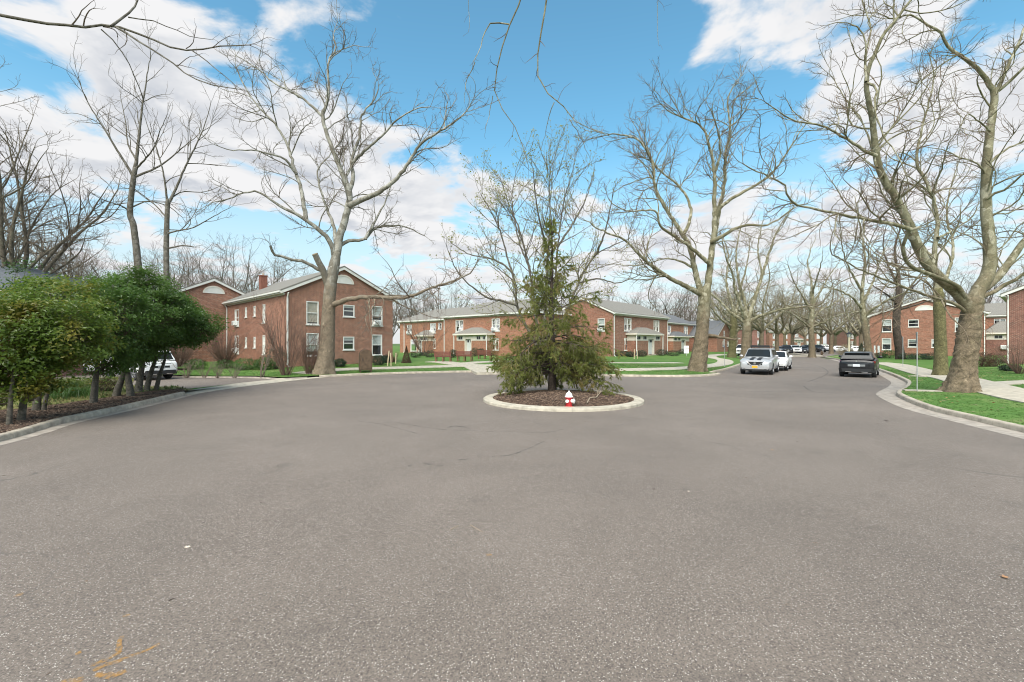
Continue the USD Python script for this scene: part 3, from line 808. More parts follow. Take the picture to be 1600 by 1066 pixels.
        rf = self.add('porch_roof', hull([(x0 - ov, yf - ov, top + 0.17), (x1 + ov, yf - ov, top + 0.17), (x1 + ov, y - 0.005, top + 0.17), (x0 - ov, y - 0.005, top + 0.17), (x0 - ov, yf - ov, top + 0.22), (x1 + ov, yf - ov, top + 0.22), (x0 - ov, y - 0.005, top + 0.22), (x1 + ov, y - 0.005, top + 0.22), (xm0, y - 0.005, top + rise + 0.2), (xm1, y - 0.005, top + rise + 0.2), (xm0 + .2, y - depth * 0.45, top + rise + 0.2), (xm1 - .2, y - depth * 0.45, top + rise + 0.2)]), self.roofm)
        self.add('porch_fascia', join(box(x0 - ov - 0.03, x1 + ov + 0.03, yf - ov - 0.03, yf - ov + 0.02, top + 0.002, top + 0.2), box(x0 - ov - 0.03, x0 - ov + 0.02, yf - ov + 0.021, y - 0.01, top + 0.002, top + 0.2), box(x1 + ov - 0.02, x1 + ov + 0.03, yf - ov + 0.021, y - 0.01, top + 0.002, top + 0.2), box(x0 - ov + 0.021, x1 + ov - 0.021, yf - ov + 0.021, y - 0.01, top + 0.01, top + 0.05)), trim, rf)
        if post:
            for px in (x0 - ov + 0.1, x1 + ov - 0.1):
                self.add('post', box(px - 0.05, px + 0.05, yf - ov + 0.05, yf - ov + 0.15, 0.0, top), 'white_trim')
        if steps:
            for k in range(2):
                self.add('step', box(dl - 0.3, dr + 0.3, yf - 0.35 - 0.3 * (1 - k), yf - 0.005 if k else yf - 0.351, -0.2, 0.02 + 0.13 * k), 'concrete')


# --- the near brick house on the left, gable towards the circle, with a second gabled wing at its far end
lh = House('brick_house', 'red brick house with white lunette gable behind the big pale tree', (-16.5, 33.0), 46.2)
W = lambda h, x0, x1, z0, z1, **k: ((h.u(x0), z0, h.u(x1), z1), k)
fr = [W(lh, 478.5, 498, 3.10, 4.85, blind=0.9, blindm='curtain'), W(lh, 536, 554, 3.80, 4.75, blind=0.25), W(lh, 581, 597.5, 3.15, 4.80, blind=0.5, ac='left'),
      W(lh, 478.5, 498, 0.72, 2.45, blind=0.8), W(lh, 536, 553.5, 1.15, 2.20, blind=0.3), W(lh, 581, 597, 0.68, 2.40, blind=0.5)]
S = lambda x: 14.5 - lh.side_u(x)                     # along the left wall, measured from its far end
sd = []
for xa, xb, z0, z1, z2, z3, k in ((367, 373.5, 3.2, 4.7, 0.75, 2.35, dict(ac='left')), (383, 386, 3.9, 4.75, 1.3, 2.2, {}), (396.5, 399.5, 3.9, 4.75, 1.3, 2.2, {}), (410.5, 414.5, 3.3, 4.75, 0.8, 2.3, {})):
    sd += [((S(xa), z0, S(xb), z1), dict(k)), ((S(xa), z2, S(xb), z3), dict(k))]
lh.block(0, 8.9, 0, 14.5, 5.6, 'gy', 0.475, {'front': fr, 'left': sd})
lh.lunette((0, 0), (1, 0), 4.45, 6.42, 0.88, 0.70)
lh.downspout(0.18, 0, 5.6); lh.downspout(0, 14.3, 5.6, out=(-1, 0))
x313 = lh.u(313, 14.5)
lh.block(-5.45, 3.35, 14.52, 24, 5.55, 'gy', 0.475, {'front': [((lh.u(307.5, 14.5) + 5.45, 3.25, lh.u(318.5, 14.5) + 5.45, 4.6), dict(blind=0.3))]})
lh.lunette((-5.45, 14.52), (1, 0), 4.4, 6.3, 0.88, 0.70)
chm = lh.add('chimney', join(rbox(2.25, 2.85, 12.3, 12.8, 6.2, 8.05, 0.01), box(2.21, 2.89, 12.26, 12.84, 8.05, 8.15)), 'brick_plain')
lh.add('flue', cyl((2.55, 12.55, 8.15), (2.55, 12.55, 8.38), 0.10, n=10), 'concrete', chm)

# --- the courtyard houses straight ahead, left of the spruce
hb = House('courtyard_house', 'brick house with hipped grey roof and porch straight behind the red benches', (-9.94, 66.7), -41.8, 'brick_orange')
hb.block(0, 17, 0, 8.6, 5.65, 'hip', 0.44, {'front': [W(hb, 712, 723.8, 3.25, 4.9, style='pair', ac='right', blind=0.3), W(hb, 768.5, 781, 3.25, 4.9, style='pair', ac='left', blind=0.3), W(hb, 768.5, 779, 0.75, 2.35, style='pair', blind=0.4)]})
hb.porch(hb.u(714.5, -1.1), hb.u(761, -1.1), 1.2, (hb.u(728, -1.1), hb.u(736.5, -1.1)), [(hb.u(717, -1.1), hb.u(724, -1.1)), (hb.u(745.5, -1.1), hb.u(752, -1.1)), (hb.u(755, -1.1), hb.u(761, -1.1) - 0.2)])
hb.downspout(0.1, 0, 5.65)
ha = House('courtyard_house', 'set back brick house half hidden between the left house and the house behind the benches', (-19.7, 80.0), -41.8, 'brick_orange')
ha.block(0, 17, 0, 8.6, 5.6, 'hip', 0.44, {'front': [W(ha, 636, 643.5, 3.2, 4.8, style='pair', ac='left', blind=0.3), W(ha, 672, 681, 3.3, 4.9, style='pair', ac='left', blind=0.3), W(ha, 684.5, 690, 3.9, 4.9, blind=0.3),
                                                     W(ha, 672, 681, 0.8, 2.4, style='pair', blind=0.3), W(ha, 641.5, 651, 0.3, 2.3, style='single', blind=0.7)]})
ha.porch(ha.u(653, -1.1), ha.u(668.5, -1.1), 1.2, (ha.u(653, -1.1) + 0.25, ha.u(653, -1.1) + 1.15), [(ha.u(657.5, -1.1), ha.u(662, -1.1)), (ha.u(663, -1.1), ha.u(668, -1.1))], post=False)
ha.downspout(ha.u(632), 0, 5.6)

# --- the houses right of the spruce
hc = House('courtyard_house', 'brick house with gabled left end and white eaves seen just right of the spruce', (12.6, 56.6), 48.5, 'brick_red')
hc.block(0, 16.6, 0, 9.2, 5.6, 'gx', 0.44, {'front': [W(hc, 975, 986.5, 3.25, 4.95, style='pair', blind=0.25), W(hc, 1021, 1030, 3.25, 4.95, style='pair', blind=0.35), W(hc, 975, 986.5, 0.72, 2.35, style='pair', ac='right', blind=0.3)],
                                            'left': [((9.2 - hc.side_u(934), 3.2, 9.2 - hc.side_u(945), 4.8), dict(ac='left', blind=0.6))]})
hc.porch(hc.u(992, -1.1), hc.u(1030.5, -1.1), 1.2, (hc.u(1012, -1.1), hc.u(1020.5, -1.1)), [(hc.u(993, -1.1) + .1, hc.u(999.5, -1.1)), (hc.u(1003.5, -1.1), hc.u(1009, -1.1)), (hc.u(1023.5, -1.1), hc.u(1030, -1.1) - .1)])
hc.downspout(0.12, 0, 5.6); hc.downspout(16.4, 0, 5.6)
hd = House('courtyard_house', 'set back brick house with small porch between the spruce house and the thick flared tree', hc.o + hc.e * 5.0 + hc.d * 19.0, 48.5, 'brick_orange', 'roof_dark')
hd.block(0, hd.u(1084), 0, 8.6, 5.5, 'gx', 0.42, {'front': [W(hd, 1043, 1048.5, 3.1, 4.8, blind=0.3, ac='left'), W(hd, 1068.5, 1074.5, 3.2, 4.85, style='pair', blind=0.3), W(hd, 1042.5, 1047.5, 0.75, 3.0 - .4, blind=0.3)]})
hd.porch(hd.u(1051, -1.1), hd.u(1076, -1.1), 1.2, (hd.u(1064, -1.1), hd.u(1070, -1.1)), [(hd.u(1052, -1.1) + .1, hd.u(1056.5, -1.1)), (hd.u(1058.5, -1.1), hd.u(1062, -1.1))], post=False)
hd.downspout(hd.u(1083.2), 0, 5.5)

# --- right side
he = House('gabled_house', 'wide brick gable house behind the dark barked tree on the right', (50.7, 64.5), -43.6, 'brick_red')
WE = lambda a, b, z0, z1, **k: W(he, a, b, z0, z1, **k)
he.block(0, 11.4, 0, 14, 5.6, 'gy', 0.36, {'front': [WE(1378, 1393.5, 3.25, 4.95, blind=0.5), WE(1419, 1435.5, 3.85, 4.85, blind=0.2), WE(1492, 1501.5, 3.15, 4.95, blind=0.7), WE(1378, 1392.5, 0.75, 2.35, blind=0.5), WE(1418.5, 1433, 1.15, 2.2, blind=0.3), WE(1455.5, 1464, 1.1, 2.2, blind=0.5)]})
he.lunette((0, 0), (1, 0), he.u(1445), 6.05, 1.0, 0.7)
he.downspout(11.3, 0, 5.6)
he2 = House('brick_wing', 'recessed brick wing with grey porch roof between biggest trunk and right edge house', (67.3, 65.3), -43.8, 'brick_orange')
he2.block(0, 12, 0, 8, 5.7, 'gx', 0.44, {'front': [W(he2, 1553, 1572, 3.6, 5.1, style='pair', blind=0.2)]})
he2.brick = 'brick_dark'
he2.porch(he2.u(1541, -3), he2.u(1600, -3), 3.0, (he2.u(1592, -3), he2.u(1597, -3)), [(he2.u(1553, -3), he2.u(1567, -3))], top=2.9, rise=1.6, post=False, steps=False)
xa = he2.u(1563, -3)
ac = he2.add('air_conditioner', rbox(xa, xa + 0.85, -3.35, -2.95, 0.85, 1.4, 0.02), 'white_plastic')
he2.add('grille', join(*[box(xa + 0.08, xa + 0.77, -3.358, -3.351, 0.92 + i * 0.07, 0.95 + i * 0.07) for i in range(6)]), 'grey_metal', ac)
hf = House('brick_house', 'nearest brick house cut off by the right edge of the photo', (40.2, 37.0), -50.0, 'brick_dark', z=0.33)
hf.block(0, 10, 0, 9, 5.85, 'gy', 0.47, {'front': [((4.0, 3.2, 5.3, 4.9), dict(blind=0.4)), ((4.0, 0.7, 5.3, 2.4), dict(blind=0.4))]})
hf.downspout(0.10, 0, 5.85, out=(0, -1))
hg = House('low_brick_building', 'low dark roofed brick building behind the leaning street sign left of the street trees', (33.0, 90.5), -43.0, 'brick_red', 'roof_dark')
hg.block(0, 7.5, 0, 9, 3.2, 'gx', 0.62, {'right': [((3.0, 1.0, 4.0, 2.0), {}), ((5.5, 1.0, 6.5, 2.0), {})]})
for i, (o, a, L, lab, bm) in enumerate((((46, 116), 6.0, 20, 'far brick house behind the dark parked cars at the left end of the street', 'brick_dark'),
                                        ((86, 152), 8.0, 20, 'far brick house closing the street behind the middle street trees', 'brick_red'),
                                        ((118, 160), 8.0, 21, 'far brick house above the white cars to the left of the leaning tree', 'brick_dark'),
                                        ((128, 141), 8.0, 22, 'far brick house glimpsed behind the right gabled house', 'brick_red'))):
    h = House('far_house', lab, o, a, bm, 'roof_grey' if i % 2 else 'roof_dark', z=0.3)
    hs = []
    for k in range(5):
        for z in (0.8, 3.3):
            if k == 2 and z < 1:
                continue
            hs.append(((1.2 + k * (L - 3.6) / 4, z, 2.5 + k * (L - 3.6) / 4, z + 1.6), dict(style='pair', blind=0.4)))
    h.block(0, L, 0, 9, 5.6, 'gx', 0.44, {'front': hs})
    h.porch(L / 2 - 1.6, L / 2 + 1.6, 1.1, (L / 2 - 0.5, L / 2 + 0.5), [(L / 2 - 1.4, L / 2 - 0.75), (L / 2 + 0.75, L / 2 + 1.4)], post=False, steps=False)
hl = House('grey_roofed_house', 'house whose grey shingle roof shows above the shrubs at the far left edge', (-46, 26.5), 0.0, 'brick_dark', 'roof_slate', z=0.35)
hl.block(0, 18.2, 0, 9.5, 4.9, 'hip', 0.52, {'front': [((3 + 4 * k, 0.9, 4.3 + 4 * k, 2.4), {}) for k in range(4)]}, inset=7.2)

# ------------------------------------------------------------------ trees
def bark(name, low, mid, hi, z0, z1, patch, scale=5.0, bump=0.7):
    """Bark: rough brown foot (low) that turns with height into smoother mottled limbs (mid, hi)."""
    mat(name, {'g': ('geometry', {}), 'sep': ('separate_xyz', {}), 'w': ('noise_texture', {'scale': 3.0, 'detail': 4.0}), 'wv': ('vector_math', {'math_type': 'multiply_add', 'vector2': (0.22, 0.22, 0.35)}),
               'st': ('vector_math', {'math_type': 'multiply', 'vector2': (1.0, 1.0, 0.75)}), 'fl': ('vector_math', {'math_type': 'multiply', 'vector2': (1.0, 1.0, 1.35)}), 'v': ('voronoi_texture', {'scale': scale, 'feature': 'f1'}), 'vs': ('separate_color', {}),
               'r': ('rgb_ramp', {'ramp': [(0.0, mid), (0.45, mid), (0.55, hi), (0.8, hi), (0.86, patch), (1.0, patch)]}),
               'fine': ('noise_texture', {'scale': 17.0, 'detail': 6.0, 'roughness': 0.7}), 'fr': ('rgb_ramp', {'ramp': [(0.3, (0.6,) * 3), (0.7, (1.35,) * 3)]}),
               'lowr': ('rgb_ramp', {'ramp': [(0.30, tuple(c * 0.32 for c in low)), (0.44, tuple(c * 0.8 for c in low)), (0.56, low), (0.70, tuple(c * 1.9 for c in low))]}), 'ln': ('noise_texture', {'scale': 6.0, 'detail': 7.0, 'roughness': 0.72, 'distortion': 0.9}),
               'hz': ('map_range', {'range_type': 'smoothstep', 'from_min': z0, 'from_max': z1, 'to_min': 0.0, 'to_max': 1.0, 'clamp': True}), 'hn': ('math', {'math_type': 'multiply_add', 'value2': 3.0}),
               'm': ('mix_color', {'use_clamp': False}), 'm2': ('mix_color', {'blend_type': 'multiply', 'fac': 1.0, 'use_clamp': False}),
               'b': ('bump', {'strength': bump, 'distance': 0.05}), 'p': ('principled_bsdf', {'roughness': 0.88, 'specular_ior_level': 0.25})},
        [('g.position', 'sep.vector'), ('g.position', 'w.vector'), ('w.color', 'wv.vector1'), ('g.position', 'st.vector1'), ('st.vector', 'wv.vector3'), ('wv.vector', 'v.vector'), ('v.color', 'vs.color'), ('vs.r', 'r.fac'),
         ('g.position', 'fine.vector'), ('fine.fac', 'fr.fac'), ('wv.vector', 'fl.vector1'), ('fl.vector', 'ln.vector'), ('ln.fac', 'lowr.fac'), ('w.fac', 'hn.value1'), ('sep.z', 'hn.value3'), ('hn.value', 'hz.value'),
         ('lowr.color', 'm.a'), ('r.color', 'm.b'), ('hz.result', 'm.fac'), ('m.result', 'm2.a'), ('fr.color', 'm2.b'), ('m2.result', 'p.base_color'), ('ln.fac', 'b.height'), ('b.normal', 'p.normal')])


bark('bark_plane', (0.165, 0.128, 0.085), (0.150, 0.135, 0.082), (0.225, 0.207, 0.138), 4.0, 7.5, (0.33, 0.305, 0.225))
bark('bark_pale', (0.195, 0.155, 0.110), (0.175, 0.160, 0.130), (0.25, 0.235, 0.20), 6.0, 9.0, (0.32, 0.305, 0.265), scale=4.0)
bark('bark_mossy', (0.14, 0.125, 0.060), (0.15, 0.135, 0.070), (0.22, 0.20, 0.12), 6.0, 9.5, (0.30, 0.275, 0.19))
bark('bark_grey', (0.12, 0.105, 0.085), (0.10, 0.088, 0.07), (0.135, 0.12, 0.10), 2.0, 6.0, (0.165, 0.15, 0.13), scale=7.0)
bark('bark_dark', (0.050, 0.038, 0.030), (0.055, 0.043, 0.034), (0.085, 0.066, 0.052), 2.0, 6.0, (0.09, 0.07, 0.055), scale=7.0)
bark('bark_brown', (0.075, 0.060, 0.045), (0.115, 0.095, 0.07), (0.15, 0.125, 0.095), 2.0, 6.0, (0.17, 0.15, 0.11), scale=7.0)
plain('twig_grey', (0.150, 0.118, 0.092), 0.85, var=0.25, scale=2.0, spec=0.2)
plain('twig_plane', (0.150, 0.112, 0.078), 0.85, var=0.25, scale=2.0, spec=0.2)
plain('twig_bud', (0.21, 0.18, 0.10), 0.85, var=0.25, scale=2.0, spec=0.2)
plain('twig_dark', (0.120, 0.092, 0.074), 0.85, var=0.2, scale=2.0, spec=0.2)
plain('twig_red', (0.135, 0.085, 0.065), 0.85, var=0.2, scale=2.0, spec=0.2)


def leaf_mat(name, col, isl=0.35, trans=0.35, rough=0.45, var=0.35, scale=1.6, tip=None):
    n = {'g': ('geometry', {}), 'nz': ('noise_texture', {'scale': scale, 'detail': 3.0}), 'r': ('rgb_ramp', {'ramp': [(0.32, tuple(c * (1 - var) for c in col)), (0.5, col), (0.66, tip or tuple(c * (1 + var) for c in col))]}),
         'isl': ('map_range', {'from_min': 0.0, 'from_max': 1.0, 'to_min': 1 - isl, 'to_max': 1 + isl}), 'im': ('vector_math', {'math_type': 'scale'}),
         'p': ('principled_bsdf', {'roughness': rough, 'specular_ior_level': 0.55}), 't': ('translucent_bsdf', {}), 'mx': ('mix_closure', {'fac': trans})}
    L = [('g.position', 'nz.vector'), ('nz.fac', 'r.fac'), ('g.random_per_island', 'isl.value'), ('isl.result', 'im.scale'), ('r.color', 'im.vector1'), ('im.vector', 'p.base_color'), ('im.vector', 't.color'), ('p.BSDF', 'mx.closure1'), ('t.BSDF', 'mx.closure2')]
    return mat(name, n, L, surface='mx.closure')


leaf_mat('leaf_holly', (0.195, 0.350, 0.066), 0.55, 0.5, 0.3)
leaf_mat('leaf_yellow', (0.28, 0.42, 0.066), 0.5, 0.5, 0.3, tip=(0.46, 0.41, 0.07))
leaf_mat('needles', (0.38, 0.43, 0.085), 0.5, 0.5, 0.6, scale=1.3, var=0.4, tip=(0.55, 0.44, 0.14))
leaf_mat('buds', (0.42, 0.42, 0.10), 0.4, 0.4, 0.6)
leaf_mat('leaf_shrub', (0.085, 0.185, 0.032), 0.4, 0.3, 0.5)
leaf_mat('leaf_dark', (0.028, 0.062, 0.022), 0.4, 0.2, 0.5)
leaf_mat('leaf_bright', (0.16, 0.24, 0.03), 0.4, 0.35, 0.5, tip=(0.30, 0.29, 0.04))
leaf_mat('leaf_brown', (0.145, 0.085, 0.045), 0.4, 0.3, 0.7)
leaf_mat('leaf_tan', (0.36, 0.29, 0.19), 0.25, 0.3, 0.8)


def tubes(P, R, sides):
    """Many tapered tubes at once: P (N, k, 3), R (N, k)."""
    N, k, _ = P.shape
    T = np.gradient(P, axis=1)
    T /= np.linalg.norm(T, axis=2, keepdims=True) + 1e-9
    main = P[:, -1] - P[:, 0]
    main /= np.linalg.norm(main, axis=1, keepdims=True) + 1e-9
    ref = np.where(np.abs(main[:, 2:]) < 0.75, np.array([[0, 0, 1.0]]), np.array([[1.0, 0.3, 0]]))
    A = np.cross(T, ref[:, None]); A /= np.linalg.norm(A, axis=2, keepdims=True) + 1e-9
    B = np.cross(T, A)
    an = np.arange(sides) * 2 * np.pi / sides
    V = P[:, :, None] + R[:, :, None, None] * (np.cos(an)[:, None] * A[:, :, None] + np.sin(an)[:, None] * B[:, :, None])
    i, j = np.meshgrid(np.arange(k - 1), np.arange(sides), indexing='ij')
    q = np.stack([i * sides + j, i * sides + (j + 1) % sides, (i + 1) * sides + (j + 1) % sides, (i + 1) * sides + j], -1).reshape(-1, 4)
    f = np.vstack([q[:, [0, 1, 2]], q[:, [0, 2, 3]]])
    Fc = (f[None] + (np.arange(N) * k * sides)[:, None, None]).reshape(-1, 3)
    return V.reshape(-1, 3), Fc


def grow(P, R, dens, tr, ang, Lr, Lmax, k, wander, up, rf, rend, g, tips=0, Lmin=0.12, sag=0.0):
    """Side shoots of the branches P (N, K, 3) with radii R."""
    N, K, _ = P.shape
    plen = np.linalg.norm(np.diff(P, axis=1), axis=2).sum(1)
    cnt = np.floor(plen * (tr[1] - tr[0]) * dens + g.random(N)).astype(int)
    idx = np.repeat(np.arange(N), cnt)
    t = tr[0] + (tr[1] - tr[0]) * g.random(len(idx))
    a0 = np.radians(ang[0] + ang[1] * g.standard_normal(len(idx)))
    if tips:
        it = np.repeat(np.arange(N), tips)
        idx = np.r_[idx, it]; t = np.r_[t, np.full(len(it), 0.995)]; a0 = np.r_[a0, np.radians(22 * g.standard_normal(len(it)))]
    M = len(idx)
    f = t * (K - 1); i = np.minimum(f.astype(int), K - 2); w = (f - i)
    base = P[idx, i] * (1 - w)[:, None] + P[idx, i + 1] * w[:, None]
    r0 = R[idx, i] * (1 - w) + R[idx, i + 1] * w
    tan = P[idx, i + 1] - P[idx, i]; tan /= np.linalg.norm(tan, axis=1, keepdims=True) + 1e-9
    pr = g.standard_normal((M, 3)); pr -= (pr * tan).sum(1)[:, None] * tan; pr /= np.linalg.norm(pr, axis=1, keepdims=True) + 1e-9
    d = tan * np.cos(a0)[:, None] + pr * np.sin(a0)[:, None]
    d[:, 2] += up; d /= np.linalg.norm(d, axis=1, keepdims=True)
    L = np.clip(plen[idx] * (1 - 0.55 * t), 0.3, None) * Lr * (0.55 + 0.9 * g.random(M)); L = np.clip(L, Lmin, Lmax)
    out = np.empty((M, k, 3)); out[:, 0] = base
    step = (L / (k - 1))[:, None]
    c = np.zeros((M, 3))
    for s in range(1, k):
        c = 0.45 * c + wander * g.standard_normal((M, 3))
        d = d + c; d[:, 2] += up * 0.25 - sag * s / k
        d /= np.linalg.norm(d, axis=1, keepdims=True)
        out[:, s] = out[:, s - 1] + d * step
    ra = np.minimum(r0 * rf, 0.012 * L + 0.0035)
    ra = np.maximum(ra, rend)
    RR = ra[:, None] * np.linspace(1, 0, k) ** 0.85 * 1.0 + rend * np.linspace(0, 1, k)
    return out, RR


def resample(pts, k, jit=0.0, g=None):
    p = smooth_line(pts, 0.3)
    d = np.r_[0, np.cumsum(np.linalg.norm(np.diff(p[:, :3], axis=0), axis=1))]
    u = np.linspace(0, d[-1], k)
    q = np.stack([np.interp(u, d, p[:, c]) for c in range(p.shape[1])], 1)
    if jit:
        n = g.standard_normal((k, 3)) * jit
        n[0] = 0
        q[:, :3] += n
    return q


def trunk_mesh(pts, flare=0.35, lobes=5, rough=0.06, sides=36, seed=1, dens=0.09):
    """pts: rows (x, y, z, r). A thick trunk with buttressed foot and flaky, lumpy bark."""
    p = smooth_line(pts, dens)
    n = len(p)
    zz = np.linalg.norm(p[:, :3] - p[0, :3], axis=1)
    an = np.arange(sides) * 2 * np.pi / sides
    T = np.gradient(p[:, :3], axis=0); T /= np.linalg.norm(T, axis=1, keepdims=True)
    A = np.cross(T, [0, 1.0, 0]); A /= np.linalg.norm(A, axis=1, keepdims=True)
    B = np.cross(T, A)
    ph = seed * 1.7
    lob = np.cos(lobes * an + ph) * 0.6 + np.cos((lobes - 2) * an - ph) * 0.4
    foot = np.exp(-zz / 0.55)[:, None]
    rad = p[:, 3:4] * (1 + flare * foot * lob[None])
    pos = np.stack([np.cos(an)[None] * rad, np.sin(an)[None] * rad, np.repeat(zz[:, None], sides, 1)], -1)
    nz = meshkit.fbm(pos * np.array([2.2, 2.2, 2.4]) + seed * 9.1, 4, seed) - 0.5
    rid = np.abs(meshkit.fbm(pos * np.array([3.0, 3.0, 3.6]) + seed * 3.3, 3, seed + 5) - 0.5)
    rad = rad * (1 + rough * (2.2 * nz - 2.0 * np.clip(0.10 - rid, 0, 1) / 0.10 * 0.35))
    V = p[:, None, :3] + rad[..., None] * (np.cos(an)[None, :, None] * A[:, None] + np.sin(an)[None, :, None] * B[:, None])
    i, j = np.meshgrid(np.arange(n - 1), np.arange(sides), indexing='ij')
    q = np.stack([i * sides + j, i * sides + (j + 1) % sides, (i + 1) * sides + (j + 1) % sides, (i + 1) * sides + j], -1).reshape(-1, 4)
    f = np.vstack([q[:, [0, 1, 2]], q[:, [0, 2, 3]]])
    V = np.vstack([V.reshape(-1, 3), p[-1:, :3] + T[-1:] * 0.05])
    top = (n - 1) * sides
    f = np.vstack([f, [[top + j, top + (j + 1) % sides, len(V) - 1] for j in range(sides)]])
    tm = trimesh.Trimesh(V, f, process=False)
    if tm.volume < 0:
        tm.invert()
    return tm.vertices, tm.faces


def crown_parts(p, limbs, g, barkm, twigm, d1=1.15, d2=2.6, d3=3.2, L1=0.42, L1max=3.6, L2=0.42, L3=0.42, wander=0.17, up=0.10, sag=0.0, limb_name='limb', tw=0.0044, bm=None, k3=3, tips=2, out=None):
    """limbs: list of (k, 4) rows (x, y, z, r). Builds limbs, branches and twigs as parts of p."""
    for q in limbs:
        V, Fc = tubes(q[None, :, :3], q[None, :, 3], 12 if q[0, 3] > 0.09 else 8)
        obj(limb_name, (V, Fc), barkm, p, smooth=True)
    K = 20
    LP = np.stack([resample(q, K)[:, :3] for q in limbs]); LR = np.stack([resample(q, K)[:, 3] for q in limbs])
    P1, R1 = grow(LP, LR, d1, (0.18, 1.0), (48, 14), L1, L1max, 9, wander, up, 0.6, 0.010, g, tips=tips, sag=sag)
    obj('branches', tubes(P1, R1, 5), bm or barkm, p, smooth=True, kind='stuff')
    P2, R2 = grow(P1, R1, d2, (0.12, 1.0), (46, 16), L2, 1.7, 6, wander * 1.15, up, 0.62, 0.0062, g, tips=2, sag=sag)
    P3, R3 = grow(P2, R2, d3, (0.2, 1.0), (44, 18), L3, 0.75, k3, wander * 1.2, up * 0.8, 0.7, tw, g, tips=1, sag=sag)
    obj('twigs', join(tubes(P2, R2, 4), tubes(P3, R3, 3)), twigm, p, kind='stuff')
    return P1, P2, P3


def lens_narrow(x):
    """A wide lens draws a round trunk broader the farther it stands from the middle; this undoes it."""
    return math.cos(math.atan((x - HX) / F))


def traced(base, paths, Y, jit=0.0, g=None):
    """paths: (pixel rows (x, y), start radius px, end radius px, depth change to the tip). Local to base."""
    out = []
    for px, ra, rb, dy in paths:
        n = len(px)
        d = np.r_[0, np.cumsum(np.hypot(*np.diff(np.array(px, float), axis=0).T))]; d /= d[-1]
        rows = []
        for (x, y), s in zip(px, d):
            YY = Y + (dy[0] + (dy[1] - dy[0]) * s if isinstance(dy, tuple) else dy * s)
            rows.append([*(vp(x, y, YY) - base), 0.92 * lens_narrow(x) ** 0.8 * (ra + (rb - ra) * s ** 0.72) / F * YY])
        ln = sum(np.linalg.norm(np.diff(np.array(rows)[:, :3], axis=0), axis=1))
        out.append(resample(rows, max(8, int(ln / 0.28)), jit, g))
    return out


def trunk_rows(base, px, Y, sink=0.3):
    rows = [[*(vp(x, y, Y) - base), lens_narrow(x) * r / F * Y] for x, y, r in px]
    rows[0][2] = -sink
    return rows


# --- T1: the big pale plane left of centre
g = np.random.default_rng(11)
b = gl(510, 584.5); Y = b[1]
t1 = thing('plane_tree', 'big pale barked bare tree with wide crown in front of the left gable house', 'tree', b)
obj('trunk', trunk_mesh(trunk_rows(b, [(506, 588, 20), (508, 570, 15.5), (511, 540, 12.6), (513, 500, 10.9), (515, 460, 10.1), (519, 430, 9.4), (523, 412, 8.6), (527, 394, 5.5)], Y), 0.30, seed=2), 'bark_pale', t1, smooth=True)
A = [([(521, 425), (526, 395), (534, 360), (545, 320), (545, 297), (538, 279), (525, 248), (513, 216), (504, 180), (513, 153), (513, 99), (525, 77), (520, 55)], 8.4, 1.0, 1.0),
     ([(506, 186), (498, 176), (471, 153), (430, 131), (403, 108), (367, 86)], 2.8, 0.7, (0.8, 2.0)),
     ([(545, 300), (552, 275), (549, 252), (561, 216), (565, 180), (583, 158), (592, 140)], 4.2, 0.9, (0.3, 2.5)),
     ([(550, 256), (556, 248), (597, 212), (619, 189), (645, 172), (673, 167)], 3.0, 0.7, (0.8, -1.5)),
     ([(544, 322), (561, 315), (597, 297), (628, 270), (646, 243), (660, 223), (696, 200), (723, 180), (735, 165)], 5.4, 0.9, (0.2, -2.5)),
     ([(524, 405), (519, 385), (507, 367), (475, 342), (435, 320), (398, 299), (358, 311), (330, 318)], 5.2, 0.8, (0.1, -3.0)),
     ([(478, 344), (471, 297), (462, 270), (448, 225), (430, 194), (403, 167), (385, 140), (367, 104)], 4.2, 0.8, (-0.5, 0.5)),
     ([(463, 272), (444, 248), (398, 236), (358, 234), (335, 225)], 2.6, 0.7, (-0.3, -3.0)),
     ([(525, 382), (522, 356), (507, 315), (495, 270), (511, 248), (520, 235)], 3.8, 0.8, (0.2, 3.2)),
     ([(525, 402), (532, 384), (545, 377), (570, 374), (588, 356), (628, 353), (664, 369)], 4.2, 0.7, (0.0, 2.5)),
     ([(571, 374), (588, 342), (606, 306), (612, 285)], 2.8, 0.7, (0.8, 2.0)),
     ([(512, 437), (502, 424), (471, 408), (430, 399), (423, 385)], 3.8, 2.2, (0.0, -2.2)),
     ([(522, 476), (543, 468), (574, 464), (619, 466), (645, 462), (673, 450), (705, 440), (723, 434), (738, 424), (746, 408)], 5.2, 0.9, (-0.2, -4.5))]
lm = traced(b, A, Y, 0.02, g)
crown_parts(t1, lm, g, 'bark_pale', 'twig_grey', d1=1.5, d2=3.2, d3=5.0)
st = traced(b, [([(512, 445), (505, 423), (498, 410), (492, 397)], 6.5, 5.2, -0.9)], Y)[0]
s = obj('sawn_limb', tubes(st[None, :, :3], st[None, :, 3], 12), 'bark_pale', t1, smooth=True)
e = st[-1]; dr = st[-1, :3] - st[-2, :3]; dr /= np.linalg.norm(dr)
obj('cut_end', cyl(e[:3] - dr * 0.05, e[:3] + dr * 0.01, e[3] * 1.01, n=14), 'leaf_tan', s)

